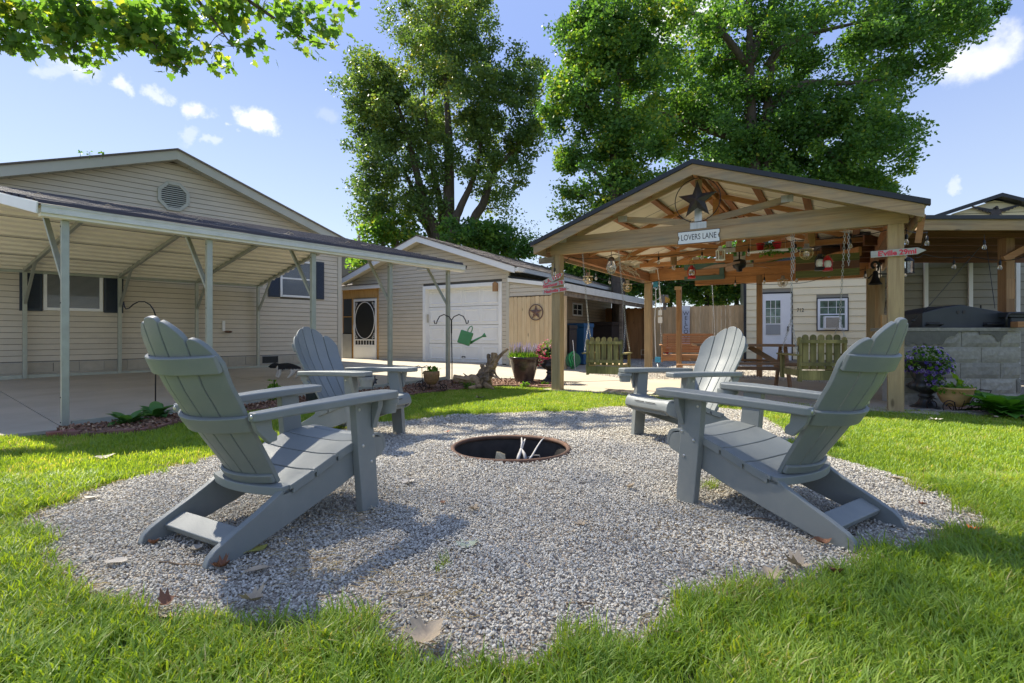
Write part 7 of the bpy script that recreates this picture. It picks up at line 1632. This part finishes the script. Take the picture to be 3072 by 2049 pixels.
# overhanging maple: trunk out of frame on the left, lower boughs reach into the top left of the picture
b6 = (-13.5, 6.5, 0)
def Q(px, py, Yd): return PX(px, py, Yd)
limbs = [([b6, (-13.4,6.6,4), (-13.0,6.9,7), (-12.6,7.4,9.5), (-12.3,7.6,12)], [.42,.36,.30,.18,.08]),
         ([(-13.0,6.9,7), (-11.0,8.4,8.9), (-9.0,9.0,9.2), (-6.0,9.2,8.4), (-3.2,9.1,7.2)], [.22,.15,.10,.06,.02]),
         ([(-9.0,9.0,9.2), Q(180,-80,9.1), Q(215,40,9.0), Q(232,125,8.9)], [.07,.05,.035,.015]),
         ([(-6.0,9.2,8.4), Q(560,-60,9.0), Q(640,60,8.9), Q(700,140,8.8)], [.06,.04,.02,.008]),
         ([(-6.0,9.2,8.4), Q(700,-40,9.0), Q(830,60,9.0), Q(900,110,9.0), Q(980,135,9.0)], [.05,.035,.025,.015,.006]),
         ([(-9.0,9.0,9.2), Q(330,-50,9.0), Q(420,60,9.0), Q(480,160,8.9), Q(560,215,8.9)], [.05,.035,.02,.012,.004])]
def mb_(px, py, rx, rz, w, Yc=9.0, ry=60): return (PX(px, py, Yc), (rx/FP*Yc, ry/FP*Yc*1.2, rz/FP*Yc), w)
vis = [mb_(60,50,120,70,1.5), mb_(40,130,55,40,.45), mb_(230,130,60,55,.7), mb_(200,60,130,70,1.4), mb_(350,50,120,60,1.3), mb_(400,100,90,45,.7), mb_(500,60,80,60,1.0), mb_(520,150,50,45,.55), mb_(640,40,90,40,.7), mb_(660,110,45,40,.35), mb_(750,130,40,50,.35), mb_(820,30,80,35,.5), mb_(890,85,60,35,.4), mb_(960,120,45,22,.2), mb_(700,20,120,50,.8), mb_(40,150,50,30,.25), mb_(160,155,60,25,.3), mb_(1050,5,45,22,.16), mb_(960,15,60,25,.25), mb_(650,190,14,14,.04)]
tree('overhanging_maple', 'near maple whose lobed leaves hang into the top left of the picture', b6, limbs, vis, 290, 8, .145, m_lfM, 61, .25, shape='maple', brk=.014, parentR=.1)
mt_ = kids(bpy.data.objects['overhanging_maple'])
# unseen tall tree added left of view, crown shaped to shade gravel and chairs
g = np.random.default_rng(71); def_b = []
b7 = (-25.0, 20.0, 0)
limbs = [([b7, (-24.8,19.8,10), (-23.6,19.2,19), (-21.8,18.6,26), (-20.6,18.3,30)], [.6,.5,.3,.06,.02]), ([(-23.8,19.2,18), (-20.5,18.8,25), (-18.6,17.7,28)], [.12,.05,.02]), ([(-23.6,19.2,19), (-22.8,18.2,25), (-22.2,17.6,29)], [.1,.04,.02])]
tree('added_shade_tree', 'unseen tall tree added behind the house to shade the gravel and chairs', b7, limbs,
     [((-20.5,18.3,30),(2.7,1.5,.5),3), ((-18.4,17.5,30),(2.3,1.3,.45),1.9), ((-22.1,17.9,30.2),(1.5,1.1,.4),1.3), ((-19.8,16.9,29.8),(2.9,.9,.4),1.3), ((-18.8,19.7,30),(1.7,.7,.4),.7)], 2900, 2, .115, m_lfA, 77, .9, brk=.010, maxbr=160)
# ------------------------------------------------------------------ gravel stones
def stone(seed):
    g = np.random.default_rng(seed); V = [(1,0,0),(-1,0,0),(0,1,0),(0,-1,0),(0,0,1),(0,0,-1),(.7,.6,.3),(-.6,.7,-.2),(-.6,-.6,.4),(.6,-.7,-.3)]
    import bmesh
    bm = bmesh.new(); 
    for v in V: bm.verts.new([v[0]*g.uniform(.7,1.1), v[1]*g.uniform(.5,.85), v[2]*g.uniform(.35,.6)])
    bmesh.ops.convex_hull(bm, input=bm.verts); me = bpy.data.meshes.new('stone'); bm.to_mesh(me); bm.free(); return me
m_stone, t, b = base_mat('gravel_stone'); oi = N(t, 'ShaderNodeObjectInfo')
c = ramp(t, oi.outputs['Random'], [(0,(.31,.29,.245)),(.35,(.46,.43,.365)),(.7,(.56,.53,.45)),(.93,(.66,.62,.53)),(1,(.58,.50,.38))]); t.links.new(c, b.inputs['Base Color']); b.inputs['Roughness'].default_value = .75
srcs = []
for i in range(6): me = stone(i+1); me.materials.append(m_stone); srcs.append(bpy.data.objects.new('stone', me))
x0, x1, y0, y1 = min(p[0] for p in gr_w), max(p[0] for p in gr_w), min(p[1] for p in gr_w), max(p[1] for p in gr_w)
n = 300000; X = rng.uniform(x0, x1, n); Y_ = y0+(y1-y0)*rng.random(n)
keep = inpoly(X, Y_, gr_w) & (np.hypot(X-PIT.x, Y_-PIT.y) > PITR+.02) & (rng.random(n) < np.clip((3.6/Y_)**1.5, .22, 1)); X = X[keep]; Y_ = Y_[keep]
def hill(x, y): return .012*np.sin(x*2.1+.5)*np.cos(y*2.7)+.008*np.sin(x*5.3+y*4.1)
Z = .002+rng.uniform(0,.012,len(X))+np.clip(hill(X,Y_),-.004,.02)+.028*np.exp(-(np.hypot(X-PIT.x,Y_-PIT.y)-PITR)*5)*0.9
sz = rng.uniform(.0042,.0105,len(X))*np.clip((Y_/3.0)**.35,.95,1.6)
go = scatter('gravel', np.stack([X,Y_,Z],1), rng.uniform(-PI,PI,(len(X),3))*np.array([.25,.25,1]), sz, rng.integers(0,6,len(X)), srcs); tag(go, 'loose pale grey gravel filling the ring round the fire pit', 'gravel', kind='stuff')
print('stones', len(X))
n = 26000; X = rng.uniform(-.3,9,n); Y_ = rng.uniform(9.2,17.5,n); yp = [(v.co.x, v.co.y) for v in yard.data.vertices][:11]
keep = inpoly(X, Y_, yp) & ~inpoly(X, Y_, [(p.x,p.y) for p in sl]); X = X[keep]; Y_ = Y_[keep]
g2 = scatter('gravel_far', np.stack([X,Y_,np.full(len(X),.018)],1), rng.uniform(-PI,PI,(len(X),3))*np.array([.25,.25,1]), rng.uniform(.010,.022,len(X)), rng.integers(0,6,len(X)), [s.copy() for s in srcs]); tag(g2, 'pale gravel yard behind the pavilion slab', 'gravel', kind='stuff')

# ------------------------------------------------------------------ grass
m_grass, t, b = base_mat('grass_blade'); out = t.nodes['Material Output']; oi = N(t,'ShaderNodeObjectInfo'); 
at = N(t,'ShaderNodeAttribute'); at.attribute_name = 'tint'; ad = N(t,'ShaderNodeMath',_operation='MULTIPLY_ADD'); ad.inputs[1].default_value = .5; t.links.new(oi.outputs['Random'], ad.inputs[0]); 
mu = N(t,'ShaderNodeMath',_operation='MULTIPLY'); mu.inputs[1].default_value = .5; t.links.new(at.outputs['Fac'], mu.inputs[0]); t.links.new(mu.outputs[0], ad.inputs[2])
ln_ = noise(t, oi.outputs['Location'], 1.7, 4, .6); sb = N(t,'ShaderNodeMath',_operation='MULTIPLY_ADD'); sb.inputs[1].default_value = 1.1; t.links.new(ln_, sb.inputs[0]); sb.inputs[2].default_value = -.55; a2_ = N(t,'ShaderNodeMath',_operation='ADD'); t.links.new(ad.outputs[0], a2_.inputs[0]); t.links.new(sb.outputs[0], a2_.inputs[1])
c = ramp(t, a2_.outputs[0], [(.0,(.13,.235,.028)),(.5,(.215,.335,.038)),(.8,(.30,.40,.05)),(.93,(.38,.38,.14)),(1,(.48,.42,.22))]); t.links.new(c, b.inputs['Base Color']); b.inputs['Roughness'].default_value = .5
tr = N(t,'ShaderNodeBsdfTranslucent'); s2 = N(t,'ShaderNodeVectorMath',_operation='MULTIPLY'); s2.inputs[1].default_value = (2.2,1.9,.7); t.links.new(c, s2.inputs[0]); t.links.new(s2.outputs[0], tr.inputs['Color'])
ms = N(t,'ShaderNodeMixShader'); ms.inputs[0].default_value = .42; t.links.new(b.outputs[0], ms.inputs[1]); t.links.new(tr.outputs[0], ms.inputs[2]); t.links.new(ms.outputs[0], out.inputs['Surface'])
def clump(seed, nb, R_, h, w_, lean=.5, dry=0):
    g = random.Random(seed); vs = []; fs = []; tn = []
    for i in range(nb):
        a = g.uniform(0,2*PI); r = R_*math.sqrt(g.random()); x, y = r*math.cos(a), r*math.sin(a); d = g.uniform(0,2*PI); H = h*g.uniform(.5,1.15); l = lean*g.uniform(.2,1.2)*H; ww = w_*g.uniform(.7,1.2); o = len(vs); tv = g.random()
        sx, sy = -math.sin(d)*ww, math.cos(d)*ww
        for q in (0,.35,.7,1):
            cx = x+math.cos(d)*l*q*q; cy = y+math.sin(d)*l*q*q; cz = H*q*(1-.25*q*q*lean)
            if q < 1: k = 1-.35*q; vs += [(cx-sx*k,cy-sy*k,cz),(cx+sx*k,cy+sy*k,cz)]; tn += [tv,tv]
            else: vs.append((cx,cy,cz)); tn.append(tv)
        fs += [(o,o+1,o+3,o+2),(o+2,o+3,o+5,o+4),(o+4,o+5,o+6)]
    me = bpy.data.meshes.new('grass_clump'); me.from_pydata(vs,[],fs); me.materials.append(m_grass); a_ = me.attributes.new('tint','FLOAT','POINT'); a_.data.foreach_set('value', tn); return bpy.data.objects.new('grass_clump', me)
gs_near = [clump(i, 16, .035, .075, .0022, .75) for i in range(6)]
gs_far = [clump(20+i, 22, .055, .062, .0032, .5) for i in range(5)]
def grass(name, label, xr, yr, dens, srcs_, smin, smax, cond):
    n = int((xr[1]-xr[0])*(yr[1]-yr[0])*dens); X = rng.uniform(*xr,n); Y_ = rng.uniform(*yr,n)
    k = inpoly(X, Y_, lawn_poly) & cond(X, Y_) & (np.abs(X) < Y_*1.15+1.3)
    X = X[k]; Y_ = Y_[k]
    # ragged edge at the gravel
    px = np.array([p[0] for p in gr_w]); py = np.array([p[1] for p in gr_w]); dmin = np.min(np.hypot(X[:,None]-px[None], Y_[:,None]-py[None]),axis=1)
    inside = inpoly(X, Y_, gr_w); nzv = np.array([mnoise.noise(Vector((a*3.1,b*3.1,0)))+.5*mnoise.noise(Vector((a*9,b*9,2))) for a, b in zip(X, Y_)])
    keep = (~inside | (dmin < .02+.17*nzv)) & ((rng.random(len(X)) < .35+dmin*6) | (~inside & (rng.random(len(X)) < .55+.4*nzv)))
    X = X[keep]; Y_ = Y_[keep]; nzv = nzv[keep]; S = rng.uniform(smin, smax, len(X))*(1+.22*nzv)
    o = scatter(name, np.stack([X,Y_,np.full(len(X),-.008)],1), np.stack([rng.normal(0,.12,len(X)),rng.normal(0,.12,len(X)),rng.uniform(0,2*PI,len(X))],1), S, rng.integers(0,len(srcs_),len(X)), srcs_)
    print(name, len(X)); return tag(o, label, 'grass', kind='stuff')
grass('grass', 'long fresh green lawn grass in the foreground', (-5,5), (.9,3.3), 1500, gs_near, .75, 1.25, lambda x, y: y < 3.3)
grass('grass_far', 'short bright lawn grass beyond the gravel ring', (-8.5,11), (3.3,9.4), 760, gs_far, .65, 1.0, lambda x, y: y >= 3.3)
# a few tufts growing through the gravel, and weeds against the posts
tf = [G(2130,1462),G(2140,1455),G(2120,1465),G(1330,1700)]
pts = np.array([(p.x+rng.normal()*.03,p.y+rng.normal()*.03,0) for p in tf for _ in range(4)]+[(pv(PW,0).x+rng.normal()*.12, pv(PW,0).y-.1+rng.normal()*.06, 0) for _ in range(10)])
tag(scatter('grass_tuft', pts, np.stack([np.zeros(len(pts)),np.zeros(len(pts)),rng.uniform(0,6,len(pts))],1), rng.uniform(.5,.9,len(pts)), rng.integers(0,6,len(pts)), [s.copy() for s in gs_near]), 'small green tufts growing through the gravel under the near right chair', 'grass', kind='stuff')
# dry straw and twigs on the gravel edge
m_straw = leafmat('dry_straw', [(0,(.30,.20,.10)),(1,(.55,.44,.26))], .2)
g = np.random.default_rng(3); E_ = np.array(gr_w); k = g.integers(0,len(E_),2600); p = E_[k]+g.normal(0,.045,(2600,2)); dcl = (Vector((0,0)))
cl = [(G(1140,1730),.16),(G(960,1690),.10),(G(1060,1560),.10),(G(2000,1600),.14),(G(2160,1620),.18),(G(1180,1800),.15),(G(1350,1840),.15),(G(860,1640),.12),(G(2050,1560),.1),(G(2230,1480),.12)]
q = np.concatenate([np.array([c.x,c.y])+g.normal(0,s,(110,2)) for c, s in cl]); p = np.concatenate([p,q]); p3 = np.concatenate([p, g.uniform(.008,.022,(len(p),1))],1)
o = leafmesh('dry_straw', m_straw, p3, .075, g, shape='blade', flat=.9)
v = np.empty(len(o.data.vertices)*3, np.float32); o.data.vertices.foreach_get('co', v); v = v.reshape(-1,5,3); c_ = v[:,0:1,:]; dlt = v-c_; v2 = c_+dlt*1.0; perp = v[:,0,:]-v[:,1,:]; v2[:,0] -= perp*.4; v2[:,1] += perp*.4; v2[:,2] += (v[:,4]-v[:,2])*.35; v2[:,4] -= (v[:,4]-v[:,2])*.35; v2[:,:,2] = np.clip(v2[:,:,2], .006, .035)
o.data.vertices.foreach_set('co', v2.astype(np.float32).ravel()); tag(o, 'dry straw and clippings along the gravel edge', 'straw', kind='stuff')
# mulch chips in the bed
g = np.random.default_rng(4); bv = np.array([tuple(v.co) for v in bed.data.vertices]); n = 5000; k = g.integers(0,len(bv)//5-1,n)*5+g.integers(0,4,n); u = g.random((n,1)); u2 = g.random((n,1)); p = (bv[k]*(1-u)+bv[k+1]*u)*(1-u2)+(bv[k+5]*(1-u)+bv[k+6]*u)*u2; p[:,2] += .010
m_chip = leafmat('mulch_chip', [(0,(.10,.05,.03)),(.6,(.24,.12,.07)),(1,(.48,.34,.22))], .0); o = leafmesh('mulch', m_chip, p, .035, g, shape='quad', flat=.6); tag(o, 'brown wood mulch chips in the flower bed', 'mulch', kind='stuff')

# ------------------------------------------------------------------ fallen leaves and twigs, each its own thing
def drymat(name, col): return surf(name, col, .75, .25, 12, rnd=0, bmp=.001, dirt=sc3(col,.55), dsc=9, damt=.5)
LM = {'tan': drymat('dry_tan_leaf',(.42,.33,.22)), 'brown': drymat('dry_brown_leaf',(.20,.09,.045)), 'grey': drymat('pale_grey_leaf',(.40,.36,.29)), 'yellow': drymat('yellow_green_leaf',(.33,.31,.07)), 'orange': drymat('orange_leaf',(.60,.14,.02)), 'green': drymat('pale_green_leaf',(.34,.38,.27)), 'white': drymat('bleached_leaf',(.55,.50,.42))}
def fallen(label, px, py, size, col, seed, shape='maple', lift=.02, z=.012):
    g = random.Random(seed); q = G(px, py); a0 = g.uniform(0,2*PI)
    T_ = [(0,0),(.10,.20),(-.02,.46),(.26,.34),(.34,.60),(.50,.44),(.62,.50),(.60,.22),(.74,.24),(1.05,0),(.74,-.24),(.60,-.22),(.62,-.50),(.50,-.44),(.34,-.60),(.26,-.34),(-.02,-.46),(.10,-.20)] if shape == 'maple' else [(0,0),(.12,.18),(.35,.30),(.6,.29),(.82,.17),(1,0),(.8,-.18),(.6,-.29),(.35,-.30),(.12,-.18)]
    s = size*.82; cx = .45; cu = g.uniform(.4,1.2); ph = g.uniform(0,6)
    def pt(x, y, k):
        X_ = (x-cx)*s; Y__ = y*s; r2 = (x-cx)**2+y*y; zz = lift*(cu*r2*2.2+.5*math.sin(5*x+ph)*abs(y)+.4*abs(y))+k; return (X_, Y__, zz+.002)
    vs = [pt(cx,0,0)]+[pt(x,y,0) for x, y in T_]+[pt(cx+(x-cx)*.5,y*.5,.0) for x, y in T_]; n = len(T_); fs = []
    for i in range(n): j = (i+1)%n; fs += [(1+i,1+j,1+n+j,1+n+i),(0,1+n+i,1+n+j)]
    mb = MB().add(vs, fs); mb.tube([pt(0,0,0), (pt(0,0,0)[0]-s*.25, s*.04, .004)], .0015, 4)
    o = mb.build('fallen_leaf', LM[col], M=Matrix.Translation((q.x,q.y,z)) @ Matrix.Rotation(a0,4,'Z') @ Matrix.Rotation(g.uniform(-.12,.12),4,'X'), smooth=True); return tag(o, label, 'leaf', 'fallen leaves on gravel and grass')
for i, a in enumerate([
 ('large pale tan leaf curled in the front grass edge near the bottom centre', 1280,1945,.135,'tan','maple',.05,.03), ('smooth pale beige oval leaf behind the near left chair foot', 772,1722,.115,'tan','oval',.03,.012), ('yellow-green leaf tucked against the rear foot of the near left chair', 770,1660,.11,'yellow','oval',.02,.012),
 ('brown curled leaf touching the rear foot tip of the near left chair', 665,1712,.08,'brown','maple',.05,.012), ('dark curled leaf at the far rear foot of the near left chair', 460,1642,.07,'brown','oval',.04,.012), ('grey-brown curled leaf under the stretcher of the near left chair', 590,1660,.10,'grey','oval',.05,.012),
 ('pale green two-lobed leaf lying flat in the middle of the foreground gravel', 1400,1648,.11,'green','maple',.015,.012), ('small tan leaf right of the near left chair front leg', 1085,1568,.075,'tan','oval',.02,.012), ('pale leaf on gravel left of the fire pit', 1225,1456,.10,'white','maple',.02,.012), ('small round pale leaf beside the near left chair leg', 1146,1490,.05,'white','oval',.01,.012),
 ('ragged tan leaf in the central gravel', 1422,1537,.07,'tan','maple',.03,.012), ('small reddish brown leaf in the central gravel', 1327,1517,.06,'brown','oval',.03,.012), ('golden tan leaf right of centre in the gravel', 1740,1583,.075,'tan','maple',.02,.012), ('curled pale brown leaf in front of the near right chair leg', 1889,1470,.075,'tan','oval',.04,.012),
 ('tan curled leaf beyond the front grass at lower right', 2310,1750,.10,'tan','maple',.06,.02), ('large tan leaf poking from the grass at lower right', 2395,1722,.12,'tan','maple',.06,.03), ('brown folded leaf in the grass at lower right', 2505,1745,.07,'brown','oval',.05,.03), ('bright orange leaf in the grass behind the near right chair', 2917,1612,.075,'orange','maple',.03,.035),
 ('dark brown crumpled leaf in the front left grass', 500,1860,.075,'brown','maple',.05,.05), ('broad tan leaf standing in the front left grass edge', 760,1830,.10,'tan','maple',.06,.03), ('bleached leaf lying on the gravel at the far left', 350,1700,.11,'white','oval',.03,.015), ('grey leaf in the sunny grass at the left', 312,1385,.15,'grey','oval',.05,.025),
 ('bleached flat leaf at the left gravel edge', 275,1502,.10,'white','oval',.02,.015), ('tan leaf lying in the sunlit grass beyond the fire pit', 1440,1205,.13,'tan','maple',.06,.05), ('brown curled leaf under the near right chair rail', 2465,1638,.09,'brown','oval',.05,.012), ('small brown leaf beside the pit rim at the left', 1362,1342,.06,'brown','maple',.03,.014),
 ('small brown leaf on gravel behind the fire pit', 1612,1303,.05,'brown','oval',.03,.014), ('small orange-brown leaf on gravel left behind the pit', 1343,1300,.055,'orange','oval',.02,.014), ('pale leaf in the sunlit lawn at the right', 2810,1275,.12,'white','maple',.04,.05), ('pale tan leaf in the far right lawn', 2985,1268,.12,'tan','oval',.04,.05),
 ('dark clump-like leaf at the shaded lawn edge beside the bed', 1397,1177,.10,'brown','oval',.06,.05), ('pale leaf on the gravel near the far right chair', 1815,1322,.08,'white','oval',.03,.014), ('tan leaf at the gravel edge right of the near right chair', 2690,1447,.09,'tan','oval',.03,.02), ('small brown leaf on the gravel behind the near right chair', 2765,1522,.05,'brown','maple',.02,.014)]):
    fallen(a[0], a[1], a[2], a[3], a[4], 100+i, a[5], a[6], a[7])
random.seed(44)
tw = [('long dark twig lying on the gravel at lower centre', 1760,1815,.14), ('curved twig on the gravel near the pit rim', 1660,1442,.12), ('dark twig left of the pit rim', 1330,1340,.11), ('bent twig under the near left chair stretcher', 560,1690,.22), ('rough bark twig under the near right chair rail', 2290,1560,.16), ('thin twig on the gravel in front of the far right chair', 1820,1310,.2), ('short twig at the left gravel', 520,1478,.12)]
for i, (lab, px, py, L) in enumerate(tw):
    q = G(px, py, .01); a = random.uniform(-.5,.5); pts = [Vector((q.x-L/2, q.y, .016))]
    for k in range(6): a += random.uniform(-.4,.4); pts.append(pts[-1]+Vector((math.cos(a), math.sin(a), 0))*L/6)
    tag(MB().tube(pts, [.004-.0004*k for k in range(7)], 5).build('twig', m_drift, smooth=True), lab, 'twig')

# small weeds on the house roof edge and stray stones in the grass edge
for k, px in enumerate((240, 268, 308)):
    q = P(px, 470, 10.1-.15*k); t_ = thing('roof_weed', 'small green seedling on the house roof edge, %s of three' % ['leftmost', 'middle', 'rightmost'][k], 'plant', q)
    MB().tube([(0,0,-.05),(.01,0,.04),(0,0,.09)], .004, 4).build('stem', m_leafgen, t_); foliage('leaves', m_leafgen, (0,0,.07), .05,.04,.03, 9, .06, t_, seed=90+k, tint=(.3,.9))
